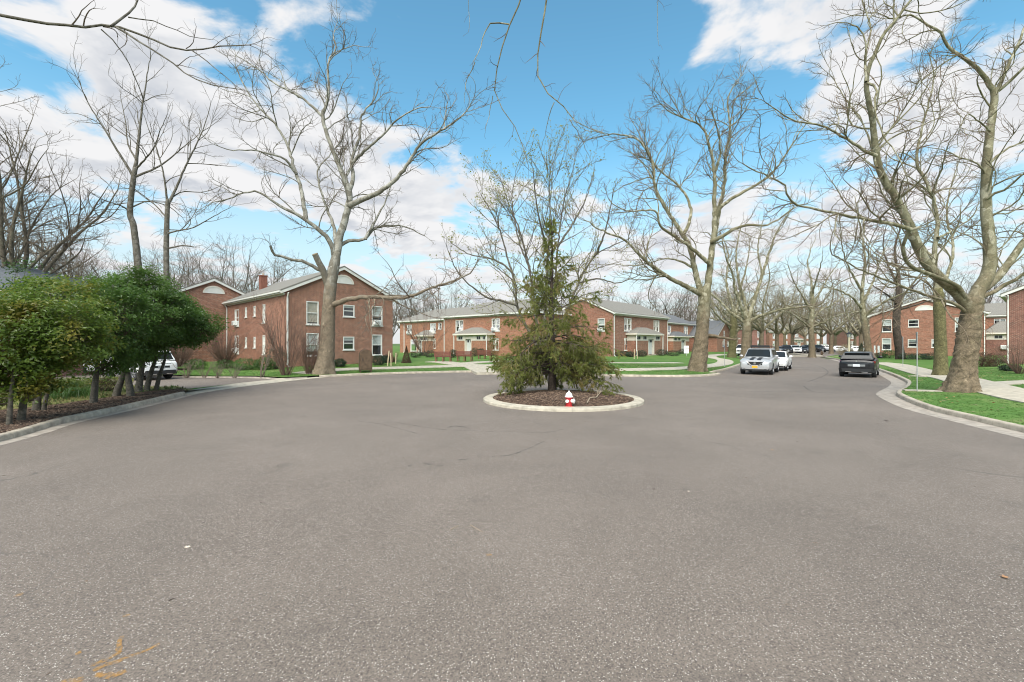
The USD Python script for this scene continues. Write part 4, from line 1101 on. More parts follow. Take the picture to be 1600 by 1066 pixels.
# --- T3: the thick plane at the street corner right of the spruce
g = np.random.default_rng(13)
b = gl(1091, 580); Y = b[1]
t3 = thing('plane_tree', 'thick flared plane tree on the lawn corner left of the silver car', 'tree', b)
obj('trunk', trunk_mesh(trunk_rows(b, [(1089, 583, 18.5), (1091, 566, 14.5), (1094, 545, 12.4), (1097, 520, 10.8), (1099, 490, 10.0), (1102, 462, 9.4), (1104, 447, 6)], Y), 0.32, seed=3, rough=0.14, sides=44), 'bark_plane', t3, smooth=True)
A = [([(1101, 478), (1106, 445), (1111, 400), (1116, 358), (1116, 311), (1116, 264), (1102, 208), (1090, 194), (1066, 184), (1040, 172)], 7.6, 0.9, 0.5),
     ([(1111, 400), (1123, 334), (1132, 287), (1134, 241), (1141, 203), (1137, 156), (1150, 130)], 5.0, 0.9, (0.1, 3.0)),
     ([(1117, 345), (1125, 325), (1151, 306), (1188, 285), (1216, 259), (1249, 208), (1262, 190)], 3.8, 0.8, (0.2, -2.0)),
     ([(1110, 378), (1128, 370), (1160, 353), (1202, 351), (1240, 325), (1262, 318)], 4.0, 0.8, (0.0, -3.5)),
     ([(1099, 486), (1094, 455), (1085, 419), (1078, 386), (1067, 367), (1034, 316), (1022, 287), (1020, 259), (1001, 222), (968, 210), (945, 212)], 6.4, 0.9, (0.0, 1.0)),
     ([(1068, 368), (1078, 344), (1078, 320), (1062, 292), (1029, 264), (1015, 240), (1008, 215)], 3.4, 0.8, (0.3, 3.5)),
     ([(1109, 412), (1102, 407), (1081, 388), (1034, 355), (1024, 330), (982, 330), (955, 318)], 4.0, 0.8, (-0.2, -3.0)),
     ([(1097, 460), (1085, 454), (1048, 435), (1010, 409), (977, 376), (940, 360), (915, 345)], 5.0, 0.9, (0.0, -4.0)),
     ([(1118, 268), (1126, 235), (1120, 200), (1110, 170)], 2.6, 0.8, (0.2, -1.5)),
     ([(1086, 420), (1062, 408), (1040, 404), (1018, 410)], 2.6, 0.7, (0.1, 3.0)),
     ([(1106, 524), (1118, 526), (1137, 529), (1150, 531)], 3.4, 1.8, (0.1, -1.2))]
crown_parts(t3, traced(b, A, Y, 0.02, g), g, 'bark_plane', 'twig_plane', d1=1.6, d2=3.3, d3=5.0)

# --- T5, T4: planes behind the silver car
g = np.random.default_rng(17)
b = gl(1166, 561.5); Y = b[1]
t5 = thing('plane_tree', 'plane tree rising directly behind the silver car with long level limb to the right', 'tree', b)
obj('trunk', trunk_mesh(trunk_rows(b, [(1165, 565, 11), (1165, 550, 8.2), (1166, 530, 7.4), (1167, 508, 7.2), (1168, 497, 7)], Y), 0.2, seed=4, rough=0.10, sides=28), 'bark_plane', t5, smooth=True)
A = [([(1166, 505), (1156, 498), (1142, 489), (1131, 477), (1120, 466), (1100, 452), (1085, 436)], 3.6, 0.8, (0.0, 3.0)),
     ([(1166, 503), (1158, 478), (1148, 451), (1145, 430), (1134, 400), (1128, 370)], 4.0, 0.8, (0.0, -2.5)),
     ([(1167, 502), (1163, 468), (1156, 446), (1150, 400), (1158, 350)], 3.8, 0.8, (0.0, 2.0)),
     ([(1168, 503), (1174, 483), (1180, 464), (1187, 444), (1200, 400), (1215, 360), (1235, 330)], 4.6, 0.8, (0.0, 1.0)),
     ([(1169, 506), (1182, 496), (1204, 489), (1229, 482), (1251, 480), (1277, 478), (1287, 470), (1297, 458)], 3.4, 0.8, (0.0, -5.0)),
     ([(1181, 462), (1190, 430), (1184, 390), (1192, 345)], 2.8, 0.7, (0.2, 3.0))]
crown_parts(t5, traced(b, A, Y, 0.03, g), g, 'bark_plane', 'twig_plane', d1=1.0, d2=2.2, d3=2.0)
g = np.random.default_rng(19)
b = gl(1144, 558.5); Y = b[1]
t4 = thing('plane_tree', 'mossy plane trunk on the lawn behind the street sign, left of the silver car', 'tree', b)
obj('trunk', trunk_mesh(trunk_rows(b, [(1143, 561, 9), (1144, 550, 6.6), (1145, 530, 6), (1146, 505, 5.7), (1147, 490, 5.3)], Y), 0.2, seed=5, rough=0.09, sides=24), 'bark_mossy', t4, smooth=True)
A = [([(1147, 495), (1142, 470), (1135, 440), (1138, 400), (1130, 370)], 3.4, 0.7, (0.0, 2.0)), ([(1147, 497), (1154, 470), (1160, 440), (1168, 410), (1172, 375)], 3.2, 0.7, (0.0, 3.0)),
     ([(1146, 512), (1128, 500), (1112, 482), (1104, 470), (1098, 455)], 2.8, 0.7, (0.0, -2.0)), ([(1147, 500), (1165, 480), (1180, 460), (1200, 440)], 2.4, 0.7, (0.0, 2.0))]
crown_parts(t4, traced(b, A, Y, 0.03, g), g, 'bark_plane', 'twig_plane', d1=1.0, d2=2.0, d3=1.8)

# --- T7: the tree on the grass tip in the street; T9: leaning plane right of the dark car; T10: dark tree before the gabled house
g = np.random.default_rng(23)
b = gl(1268, 557.5); Y = b[1]
t7 = thing('plane_tree', 'upright plane tree on the grass tip in mid street between the two near cars', 'tree', b)
obj('trunk', trunk_mesh(trunk_rows(b, [(1269, 560, 7.6), (1269, 550, 5.6), (1268, 530, 5), (1267, 505, 4.8), (1269, 480, 4.4), (1268, 455, 3.6)], Y), 0.2, seed=6, rough=0.08, sides=24), 'bark_plane', t7, smooth=True)
A = [([(1268, 470), (1268, 440), (1262, 410), (1270, 380)], 3.0, 0.6, (0.0, 1.0)), ([(1268, 480), (1282, 455), (1296, 430), (1310, 412)], 2.5, 0.6, (0.0, 3.0)), ([(1267, 485), (1252, 460), (1240, 440), (1232, 415)], 2.5, 0.6, (0.0, -3.0)),
     ([(1266, 512), (1248, 498), (1232, 487), (1216, 482)], 2.2, 0.6, (0.0, -4.0)), ([(1269, 512), (1290, 502), (1312, 492), (1330, 488)], 2.4, 0.6, (0.0, -4.0)), ([(1269, 498), (1284, 484), (1306, 472), (1322, 456)], 2.2, 0.6, (0.0, 4.0)), ([(1268, 460), (1278, 430), (1286, 400)], 2.2, 0.6, (0.0, -4.0))]
crown_parts(t7, traced(b, A, Y, 0.04, g), g, 'bark_plane', 'twig_plane', d1=1.0, d2=2.0, d3=1.6)
g = np.random.default_rng(29)
b = gl(1358, 565.5); Y = b[1]
t9 = thing('plane_tree', 'plane tree leaning left beside the gabled house, behind the black car', 'tree', b)
obj('trunk', trunk_mesh(trunk_rows(b, [(1360, 568, 9), (1358, 558, 6.8), (1356, 540, 6.2), (1352, 515, 5.6), (1349, 492, 5.2), (1347, 475, 4.8)], Y), 0.2, seed=7, rough=0.08, sides=26), 'bark_plane', t9, smooth=True)
A = [([(1348, 480), (1347, 450), (1352, 410), (1345, 360), (1336, 310)], 4.2, 0.7, (0.0, 2.0)), ([(1347, 484), (1335, 468), (1316, 456), (1298, 450), (1280, 440)], 3.0, 0.6, (0.0, -3.0)),
     ([(1351, 496), (1362, 484), (1378, 474), (1398, 464), (1422, 456), (1445, 455)], 3.2, 0.6, (0.0, -4.0)), ([(1350, 470), (1364, 440), (1376, 405), (1390, 370)], 3.0, 0.6, (0.0, 1.5)), ([(1347, 455), (1330, 425), (1318, 395), (1312, 360)], 2.8, 0.6, (0.0, -2.0))]
crown_parts(t9, traced(b, A, Y, 0.03, g), g, 'bark_plane', 'twig_plane', d1=1.1, d2=2.2, d3=2.0)
g = np.random.default_rng(31)
b = gl(1406, 561.5); Y = b[1]
t10 = thing('dark_barked_tree', 'dark barked bare tree standing before the gabled brick house wall on the right', 'tree', b)
obj('trunk', trunk_mesh(trunk_rows(b, [(1407, 564, 10), (1406, 552, 8), (1404, 538, 7.4), (1401, 515, 6.4), (1401, 492, 6.6), (1404, 468, 6), (1405, 448, 5)], Y), 0.2, seed=8, rough=0.10, sides=26), 'bark_dark', t10, smooth=True)
A = [([(1405, 455), (1404, 430), (1398, 390), (1410, 340), (1405, 300)], 4.0, 0.7, (0.0, 2.0)), ([(1404, 484), (1418, 480), (1436, 475), (1452, 470), (1466, 468)], 3.0, 0.7, (0.0, -2.0)), ([(1405, 470), (1420, 452), (1436, 440), (1450, 415)], 3.0, 0.6, (0.0, 3.0)),
     ([(1402, 476), (1388, 462), (1372, 452), (1355, 440)], 2.6, 0.6, (0.0, -2.0)), ([(1404, 450), (1390, 420), (1380, 385), (1384, 350)], 2.8, 0.6, (0.0, 2.0))]
crown_parts(t10, traced(b, A, Y, 0.03, g), g, 'bark_dark', 'twig_dark', d1=1.1, d2=2.2, d3=2.0)

# --- T11, T12: the pair of great planes on the right
g = np.random.default_rng(37)
b = gl(1468, 587); Y = b[1]
t11 = thing('plane_tree', 'green mossy plane trunk just behind and left of the biggest trunk on the right', 'tree', b)
obj('trunk', trunk_mesh(trunk_rows(b, [(1470, 591, 17), (1470, 575, 12.5), (1470, 550, 11), (1469, 520, 10.3), (1468, 490, 10), (1467, 468, 9.6), (1465, 450, 8)], Y), 0.22, seed=9, rough=0.07, sides=36), 'bark_mossy', t11, smooth=True)
A = [([(1466, 462), (1461, 430), (1459, 405), (1464, 342), (1450, 288), (1432, 252), (1446, 180), (1459, 126), (1452, 85)], 6.0, 0.9, (0.0, 2.0)),
     ([(1466, 458), (1482, 425), (1490, 385), (1480, 340), (1486, 290), (1500, 250)], 4.0, 0.8, (0.0, 4.0)), ([(1461, 410), (1440, 380), (1418, 330), (1410, 290)], 3.4, 0.8, (0.2, 3.0)),
     ([(1465, 372), (1478, 366), (1504, 351), (1520, 338), (1530, 318)], 3.0, 0.8, (0.2, 1.5)), ([(1455, 305), (1470, 270), (1478, 235), (1495, 205)], 2.6, 0.7, (0.6, -2.0)), ([(1463, 440), (1440, 425), (1405, 420), (1372, 400), (1345, 372)], 3.0, 0.7, (0.0, 3.5))]
crown_parts(t11, traced(b, A, Y, 0.02, g), g, 'bark_plane', 'twig_plane', d1=1.6, d2=3.0, d3=4.2)
g = np.random.default_rng(41)
b = gl(1502, 612); Y = b[1]
t12 = thing('plane_tree', 'biggest nearest plane tree with massive knotted trunk on the right hand lawn', 'tree', b)
obj('trunk', trunk_mesh(trunk_rows(b, [(1499, 618, 37), (1501, 606, 30), (1505, 585, 23.5), (1509, 556, 21.2), (1514, 520, 20.6), (1518, 488, 18.4), (1521, 470, 17.5), (1526, 454, 9)], Y, 0.2), 0.34, lobes=7, seed=10, rough=0.16, sides=56, dens=0.06), 'bark_plane', t12, smooth=True)
A = [([(1519, 482), (1525, 462), (1532, 448), (1545, 423), (1547, 383), (1541, 324), (1541, 270), (1547, 203), (1554, 150), (1552, 138)], 15.0, 6.4, (0.0, 0.6)),
     ([(1553, 142), (1540, 122), (1527, 108), (1504, 88), (1482, 74), (1468, 50), (1446, 38), (1419, 23), (1395, 30), (1370, 20)], 5.6, 0.9, (0.6, 0.0)),
     ([(1554, 144), (1563, 130), (1581, 90), (1600, 45), (1618, 5)], 4.6, 1.5, (0.6, 1.5)), ([(1554, 146), (1575, 130), (1600, 106), (1640, 72)], 4.6, 1.6, (0.6, -0.8)),
     ([(1541, 312), (1554, 302), (1576, 293), (1600, 270), (1640, 250)], 3.4, 1.2, (0.2, -1.5)), ([(1542, 262), (1549, 252), (1572, 234), (1600, 221), (1640, 200)], 3.2, 1.0, (0.3, 1.5)),
     ([(1519, 505), (1512, 478), (1494, 457), (1468, 435), (1441, 401), (1423, 356), (1401, 311), (1378, 275), (1369, 239), (1362, 180), (1353, 126), (1365, 90), (1378, 59), (1410, 18), (1430, -10)], 13.0, 2.0, (0.0, -2.0)),
     ([(1369, 243), (1360, 241), (1329, 221), (1288, 198), (1243, 189), (1212, 171), (1195, 158)], 3.6, 0.7, (-1.3, -3.0)), ([(1353, 128), (1352, 90), (1360, 45), (1347, 0), (1350, -20)], 2.6, 0.9, (-1.7, -0.5)),
     ([(1355, 130), (1362, 126), (1369, 140), (1367, 171), (1383, 216), (1410, 257), (1419, 288)], 2.6, 0.8, (-1.8, -3.0)),
     ([(1516, 490), (1508, 466), (1493, 445), (1450, 428), (1419, 412), (1411, 385), (1424, 358), (1438, 355)], 4.8, 3.4, (0.0, -2.4)),
     ([(1424, 359), (1396, 351), (1360, 344), (1315, 335), (1270, 326), (1240, 319), (1229, 306), (1231, 293), (1207, 279), (1180, 266), (1160, 255)], 4.4, 1.0, (-2.2, -4.2)),
     ([(1514, 492), (1492, 474), (1455, 464), (1405, 446), (1360, 428), (1320, 408), (1297, 393), (1302, 362)], 4.0, 0.8, (0.0, -3.2)),
     ([(1526, 470), (1545, 459), (1572, 446), (1600, 428), (1650, 405)], 5.4, 2.6, (0.0, -1.0)), ([(1530, 455), (1554, 437), (1581, 405), (1600, 378), (1650, 320)], 10.0, 5.0, (0.0, 1.2)),
     ([(1370, 262), (1356, 212), (1340, 180), (1318, 150), (1300, 120)], 2.6, 0.7, (-1.4, 1.0)), ([(1401, 313), (1430, 290), (1452, 262), (1470, 225)], 2.8, 0.7, (-1.0, -3.0)),
     ([(1547, 205), (1530, 190), (1512, 180), (1500, 200)], 2.2, 0.7, (0.4, -2.0))]
crown_parts(t12, traced(b, A, Y, 0.012, g), g, 'bark_plane', 'twig_plane', d1=1.8, d2=3.7, d3=5.0, L1max=2.8)
for (x, y, dy) in ((1545, 447, -0.42), (1460, 476, -0.5)):
    pass

# --- the two tall thin trees and the dense tree on the left
g = np.random.default_rng(43)
b = np.array([(216 - HX) / F * 34.0, 34.0, H((216 - HX) / F * 34.0, 34.0)]); Y = 34.0
l2 = thing('slender_tree', 'taller of two slender bare trees above the dark green shrub on the left', 'tree', b)
obj('trunk', trunk_mesh(trunk_rows(b, [(220, 575, 9), (219, 520, 7.6), (218, 460, 7), (216, 418, 6.4), (209, 355, 5.6), (203, 331, 5.2), (209, 276, 4.6), (212, 262, 4.0)], Y), 0.2, seed=12, rough=0.05, sides=24), 'bark_grey', l2, smooth=True)
A = [([(210, 270), (215, 236), (221, 177), (227, 138), (232, 106), (236, 88)], 3.8, 0.6, (0, 0.5)), ([(209, 278), (200, 262), (170, 213), (134, 154), (122, 118)], 3.0, 0.6, (0, -1.5)), ([(210, 277), (217, 274), (252, 258), (284, 232), (307, 213)], 2.6, 0.6, (0, 1.5)),
     ([(203, 331), (190, 322), (158, 311), (140, 300)], 1.8, 0.6, (0, -2)), ([(204, 325), (230, 315), (262, 322), (285, 340)], 1.6, 0.6, (0, 2)), ([(213, 250), (200, 225), (196, 190), (188, 150)], 2.0, 0.5, (0, 2.0)), ([(214, 262), (238, 235), (250, 205), (262, 178)], 2.0, 0.5, (0, -2.0))]
crown_parts(l2, traced(b, A, Y, 0.01, g), g, 'bark_grey', 'twig_grey', d1=1.2, d2=2.0, d3=1.6, wander=0.10, up=0.16, L1=0.5)
g = np.random.default_rng(47)
b = np.array([(261 - HX) / F * 33.0, 33.0, H((261 - HX) / F * 33.0, 33.0)]); Y = 33.0
l3 = thing('slender_tree', 'shorter forked slender bare tree left of the lunette gable wing', 'tree', b)
obj('trunk', trunk_mesh(trunk_rows(b, [(262, 575, 6.4), (261, 500, 5.4), (260, 418, 4.9), (260, 374, 4.6), (262, 319, 4.0), (264, 312, 3.6)], Y), 0.2, seed=13, rough=0.05, sides=20), 'bark_grey', l3, smooth=True)
A = [([(262, 322), (276, 292), (292, 256), (311, 217), (323, 185), (330, 160)], 2.9, 0.5, (0, 0.8)), ([(262, 322), (256, 276), (246, 236), (236, 212), (225, 180)], 2.4, 0.5, (0, -1.0)), ([(261, 366), (268, 363), (303, 355), (339, 335), (360, 325)], 1.8, 0.5, (0, -1.5)),
     ([(260, 340), (240, 318), (215, 300), (190, 292)], 1.5, 0.5, (0, 1.5)), ([(264, 388), (285, 384), (303, 386)], 1.8, 1.2, (0, -1.0)), ([(264, 312), (285, 300), (320, 300), (345, 290)], 1.4, .5, (0, 2.0))]
crown_parts(l3, traced(b, A, Y, 0.01, g), g, 'bark_grey', 'twig_grey', d1=1.2, d2=2.0, d3=1.6, wander=0.10, up=0.16, L1=0.5)


def auto_tree(p, seed, h, fork, nl, spread, r0, barkm, twigm, wander=0.12, d1=1.1, d2=2.0, d3=1.5, upright=0.75, lean=0.0, L1max=3.0, twl=0.42, two=False, d0=0.35):
    """A bare tree: trunk to the fork, nl rising limbs that fork again, branches and twigs."""
    g = np.random.default_rng(seed)
    top = np.array([lean * fork * 0.3, 0, fork])
    rows = [[0, 0, -0.3, r0 * 1.55], [0, 0, 0.25, r0 * 1.12], [top[0] * 0.5, 0.03, fork * 0.5, r0 * 0.92], [*top, r0 * 0.78], [top[0] + 0.05, 0, fork + 0.6, r0 * 0.5]]
    obj('trunk', trunk_mesh(rows, 0.2, seed=seed % 17 + 1, rough=0.08, sides=18, dens=0.25), barkm, p, smooth=True)
    limbs = []
    for i in range(nl):
        a = 2 * np.pi * (i + 0.35 * g.random()) / nl
        L = (h - fork) * (0.85 + 0.3 * g.random())
        el = math.radians(90 - spread * (0.35 + 0.75 * g.random())) if i else math.radians(86)
        d = np.array([math.cos(a) * math.cos(el), math.sin(a) * math.cos(el), math.sin(el)])
        q = np.empty((14, 4)); pos = top - [0, 0, 0.35 * g.random()]; c = np.zeros(3)
        for s in range(14):
            q[s] = [*pos, r0 * 0.55 * (1 - s / 13.6) ** 0.9 + 0.012]
            c = 0.5 * c + wander * g.standard_normal(3)
            d = d + c * 0.9 + [0, 0, 0.06 * upright]; d /= np.linalg.norm(d)
            pos = pos + d * L / 13
        limbs.append(q)
    LP = np.stack(limbs)
    P0, R0 = grow(LP[..., :3], LP[..., 3], d0, (0.15, 0.85), (42, 10), 0.62, 6.0, 12, wander, 0.12, 0.62, 0.012, g)
    lim = limbs + [np.c_[P0[i], R0[i]] for i in range(len(P0))]
    return crown_parts(p, lim, g, barkm, twigm, d1=d1, d2=d2, d3=d3, wander=wander * 1.3, L1max=L1max, L1=0.45, L2=twl, k3=3, tips=1, tw=0.007)


def at(px, Y, z=None):
    X = (px - HX) / F * Y
    return np.array([X, Y, H(X, Y) if z is None else z])


p_oak = thing('bushy_bare_tree', 'dense brown bare tree with many fine branches at the far left edge', 'tree', at(22, 31))
P1, P2, P3 = auto_tree(p_oak, 101, 17.0, 4.6, 9, 36, 0.27, 'bark_brown', 'twig_dark', wander=0.08, d1=1.5, d2=2.4, d3=2.2, L1max=2.4, d0=0.5)
dup(p_oak, 'bushy_bare_tree', 'brown bare tree crown half cut off by the left edge above the grey roof', at(-45, 36), 130, 0.95)
dup(p_oak, 'bushy_bare_tree', 'lower brown bare tree filling the gap right of the dense left edge tree', at(120, 44), 250, 0.72)
p_syc = thing('street_tree', 'bare plane tree in the far street row just right of the mid street tree', 'tree', at(1299, 88))
auto_tree(p_syc, 103, 15.5, 3.8, 7, 62, 0.38, 'bark_plane', 'twig_plane', wander=0.15, d1=1.3, d2=2.5, d3=2.6)
p_far = thing('far_bare_tree', 'tall far bare tree behind the left house chimney', 'tree', at(402, 66))
auto_tree(p_far, 107, 15.5, 3.5, 6, 42, 0.26, 'bark_grey', 'twig_grey', wander=0.11, d1=1.0, d2=1.7, d3=1.2)
p_far2 = thing('far_bare_tree', 'vase shaped far bare tree right above the lunette gable wing', 'tree', at(345, 62))
auto_tree(p_far2, 109, 14.5, 2.5, 8, 36, 0.22, 'bark_grey', 'twig_red', wander=0.09, d1=1.1, d2=1.7, d3=1.2)
ORD = ['first', 'second', 'third', 'fourth', 'fifth', 'sixth', 'seventh', 'eighth', 'ninth', 'tenth', 'eleventh', 'twelfth', 'thirteenth', 'fourteenth', 'fifteenth', 'sixteenth']


def far_row(rows, what, group):
    order = sorted(range(len(rows)), key=lambda i: rows[i][0])
    for k, (x, Y, s, src, name) in enumerate(rows):
        dup(src, name, f'{ORD[order.index(k)]} from the left of the {what}', at(x, Y), 61 * k + 20, s, group)
far_row([(x, Y, s, p_syc, 'street_tree') for x, Y, s in ((1190, 70, 1.0), (1214, 84, 1.0), (1238, 100, 1.05), (1326, 104, 1.0), (1345, 84, 0.95), (1258, 118, 1.0), (1172, 88, 1.05), (1283, 126, 1.0), (1305, 140, 1.1), (1226, 140, 1.1), (1362, 118, 1.0), (1150, 104, 1.1), (1195, 128, 1.1), (1336, 134, 1.0), (1388, 100, 1.0), (1420, 110, 1.0))], 'distant bare planes along the street', 'distant bare trees along the street')
W2 = (p_far, p_far2)
far_row([(x, Y, s, W2[w], 'far_bare_tree') for x, Y, s, w in ((292, 70, .95, 0), (312, 84, 1.1, 1), (372, 80, 1.0, 0), (436, 74, .95, 1), (462, 90, 1.0, 0), (268, 60, .9, 1), (236, 72, 1.0, 1), (180, 66, 1.0, 0), (150, 58, .8, 1), (100, 70, 1.0, 0), (60, 60, .9, 1))], 'thin bare trees beyond the left brick house', 'bare trees beyond the left brick house')
far_row([(x, Y, s, W2[w], 'far_bare_tree') for x, Y, s, w in ((632, 118, 1.0, 0), (652, 104, .95, 1), (686, 112, 1.05, 0), (706, 130, 1.1, 1), (610, 98, .9, 1), (742, 122, 0.95, 0), (668, 140, 1.1, 1))], 'bare trees behind the grey roofs left of the spruce', 'bare trees behind the left courtyard roofs')
far_row([(x, Y, s, W2[w], 'far_bare_tree') for x, Y, s, w in ((960, 112, 1.0, 1), (1000, 118, 1.0, 0), (1024, 108, .95, 1), (1046, 124, 1.1, 0), (1066, 116, 1.0, 1), (1122, 122, 1.0, 0), (905, 120, 1.0, 1), (1082, 136, 1.1, 1))], 'bare trees behind the grey roofs right of the spruce', 'bare trees behind the right courtyard roofs')
far_row([(x, Y, s, W2[w], 'far_bare_tree') for x, Y, s, w in ((1452, 92, 1.0, 0), (1490, 84, 1.0, 1), (1530, 96, 1.1, 0), (1570, 90, 1.0, 1), (1600, 80, 1.0, 0))], 'bare trees behind the brick houses on the right', 'bare trees behind the right hand houses')


def leaf_quads(c, nrm, L, W, g, bend=0.25):
    """Folded leaves: one quad pair each. c centres, nrm normals (N, 3), L lengths (N,)."""
    N = len(c)
    t = g.standard_normal((N, 3)); t -= (t * nrm).sum(1)[:, None] * nrm; t /= np.linalg.norm(t, axis=1, keepdims=True) + 1e-9
    s = np.cross(nrm, t)
    L = L[:, None]; W = W[:, None]
    a, bb = c - t * L / 2, c + t * L / 2 - nrm * L * bend * 0.5
    l, r = c - s * W / 2 + nrm * W * 0.15, c + s * W / 2 + nrm * W * 0.15
    V = np.stack([a, r, bb, l], 1).reshape(-1, 3)
    k = np.arange(N)[:, None] * 4
    return V, np.vstack([k + [0, 1, 2], k + [0, 2, 3]])


# --- tree with opening buds behind the island
g = np.random.default_rng(53)
Y = 37.0
b = at(848, Y)
tc = thing('budding_tree', 'many stemmed tree with fresh yellow buds spreading behind the island spruce', 'tree', b)
obj('trunk', trunk_mesh(trunk_rows(b, [(848, 575, 9), (848, 555, 6.5), (847, 535, 5.5)], Y), 0.2, seed=14, rough=0.06, sides=18), 'bark_grey', tc, smooth=True)
A = [([(846, 556), (828, 520), (808, 478), (804, 440), (794, 407), (781, 360), (766, 329), (752, 305)], 3.6, 0.6, (0, -1.0)), ([(847, 552), (838, 500), (828, 424), (815, 390), (805, 350), (800, 310), (805, 275)], 3.2, 0.6, (0, 1.0)),
     ([(848, 550), (852, 480), (856, 400), (860, 340), (858, 300), (861, 258)], 3.4, 0.6, (0, 0.3)), ([(849, 550), (862, 500), (868, 440), (872, 380), (880, 320), (888, 290), (896, 262)], 3.2, 0.6, (0, -1.5)),
     ([(849, 554), (880, 500), (905, 440), (930, 400), (955, 385), (985, 372)], 3.2, 0.6, (0, 1.5)), ([(807, 477), (785, 470), (766, 467), (745, 454), (727, 439), (712, 420), (700, 392)], 2.4, 0.6, (-0.6, -3.0)),
     ([(803, 430), (785, 412), (765, 404), (735, 398), (705, 380)], 2.0, 0.6, (-0.5, 1.5)), ([(905, 442), (935, 436), (965, 442), (1000, 430)], 1.8, 0.6, (0.8, -2.0)), ([(829, 428), (812, 360), (797, 325), (784, 285)], 2.2, 0.6, (0.6, 3.0)),
     ([(872, 385), (895, 350), (912, 318), (924, 285)], 2.2, 0.6, (-0.8, 2.5)), ([(857, 400), (842, 340), (836, 300), (833, 262)], 2.2, 0.6, (0.2, -2.5)), ([(932, 398), (946, 360), (953, 328), (958, 300)], 2.0, 0.6, (0.8, -1.0))]
P1, P2, P3 = crown_parts(tc, traced(b, A, Y, 0.02, g), g, 'bark_grey', 'twig_bud', d1=1.6, d2=2.8, d3=3.4, wander=0.10, up=0.14)
e = P3[g.random(len(P3)) < 0.8]
c = e[:, -1] + 0.02 * g.standard_normal((len(e), 3))
nr = g.standard_normal(c.shape); nr /= np.linalg.norm(nr, axis=1, keepdims=True)
obj('buds', leaf_quads(c, nr, 0.10 + 0.10 * g.random(len(c)), 0.06 + 0.06 * g.random(len(c)), g), 'buds', tc, kind='stuff')

# --- trees whose branches reach into the top of the picture from outside it
g = np.random.default_rng(59)
b = np.array([-13.8, 7.2, H(-13.8, 7.2)])
to = thing('overhanging_tree', 'grey limb of a near tree reaching in across the top left corner', 'tree', b)
obj('trunk', trunk_mesh([[0, 0, -0.3, 0.5], [0, 0, 0.3, 0.36], [0.1, 0, 3, 0.3], [0.2, 0, 6.4, 0.26], [0.0, 0, 9, 0.18], [-0.3, 0, 12, 0.08]], 0.2, seed=15, rough=0.06, sides=24), 'bark_grey', to, smooth=True)
A = [([(-420, 30), (-260, 8), (-150, 4), (0, 23), (60, 34), (120, 42), (175, 40), (230, 58), (260, 72), (300, 79), (345, 72), (392, 70)], 9.0, 0.9, (-0.8, 1.2)), ([(174, 41), (195, 26), (217, 0), (228, -40)], 2.6, 1.2, (0.1, 0.6)),
     ([(180, 42), (210, 60), (240, 80), (270, 98), (300, 122), (330, 133), (375, 140)], 2.4, 0.7, (0.1, -0.6)), ([(158, 46), (165, 50), (190, 75), (205, 105), (222, 150), (230, 175)], 1.4, 0.5, (0.1, 0.8)), ([(200, 27), (240, 32), (290, 55), (330, 62)], 1.3, 0.5, (0.2, 1.0)),
     ([(300, 79), (330, 100), (355, 125), (380, 142)], 1.2, 0.5, (0.5, 0.2))]
A[0][0][0] = (HX + F * (-13.6) / 7.2, 66)
lm = traced(b, A, 8.0, 0.008, g)
for q in lm:
    obj('limb', tubes(q[None, :, :3], q[None, :, 3], 10), 'bark_grey', to, smooth=True)
K = 20
LP = np.stack([resample(q, K)[:, :3] for q in lm]); LR = np.stack([resample(q, K)[:, 3] for q in lm])
P1, R1 = grow(LP, LR, 1.6, (0.35, 1.0), (50, 14), 0.20, 0.8, 7, 0.16, 0.0, 0.6, 0.0022, g, tips=2, sag=0.1)
P2, R2 = grow(P1, R1, 3.0, (0.15, 1.0), (48, 14), 0.4, 0.35, 5, 0.18, 0.0, 0.6, 0.0016, g, tips=1)
obj('twigs', join(tubes(P1, R1, 5), tubes(P2, R2, 3)), 'twig_dark', to, kind='stuff')

g = np.random.default_rng(61)
b = np.array([10.0, -7.5, H(10.0, -7.5)])
to2 = thing('overhanging_tree', 'thin twigs of a near tree hanging down from the top centre edge', 'tree', b)
obj('trunk', trunk_mesh([[0, 0, -0.3, 0.7], [0, 0, 0.3, 0.52], [0.0, 0.1, 3.5, 0.42], [-0.2, 0.3, 7, 0.34], [-0.3, 0.2, 11, 0.2], [0.2, 0, 15, 0.08]], 0.2, seed=16, rough=0.06, sides=24), 'bark_plane', to2, smooth=True)
feed = [resample(np.array([[-0.2, 0.3, 6.5, 0.2], [-3.5, 5, 9.0, 0.14], [-6.6, 10, 9.8, 0.08], [-8.8, 14.2, 9.0, 0.05]]), 26), resample(np.array([[-6.6, 10, 9.8, 0.06], [-8.2, 11.5, 9.6, 0.04], [-9.5, 13.8, 8.6, 0.03]]), 14)]
A = [([(862, -120), (856, -40), (852, 10), (845, 50), (838, 120), (850, 140), (868, 160), (890, 160), (888, 185), (905, 195), (930, 205), (955, 214)], 2.3, 0.45, (0, 0.3)), ([(840, -130), (825, -40), (812, 5), (795, 38), (785, 75), (775, 110), (770, 150), (785, 170), (805, 195), (815, 225), (826, 262)], 2.0, 0.45, (0, 0.2)),
     ([(795, 38), (765, 35), (753, 60), (750, 85), (740, 97)], 1.4, 0.45, (0, -0.3)), ([(1028, -100), (1028, 30), (1028, 70)], 0.8, 0.3, (0, 0)), ([(732, -60), (733, 20), (733, 50)], 0.6, 0.3, (0, 0)), ([(866, 160), (858, 185), (850, 215), (846, 232)], 0.8, 0.3, (0, 0.2)), ([(890, 186), (905, 210), (918, 240), (924, 252)], 0.8, 0.3, (0, 0.2)), ([(770, 150), (764, 180), (758, 205)], 0.7, 0.3, (0, 0)),
     ([(742, 97), (728, 130), (724, 160)], 0.8, 0.3, (0, 0))]
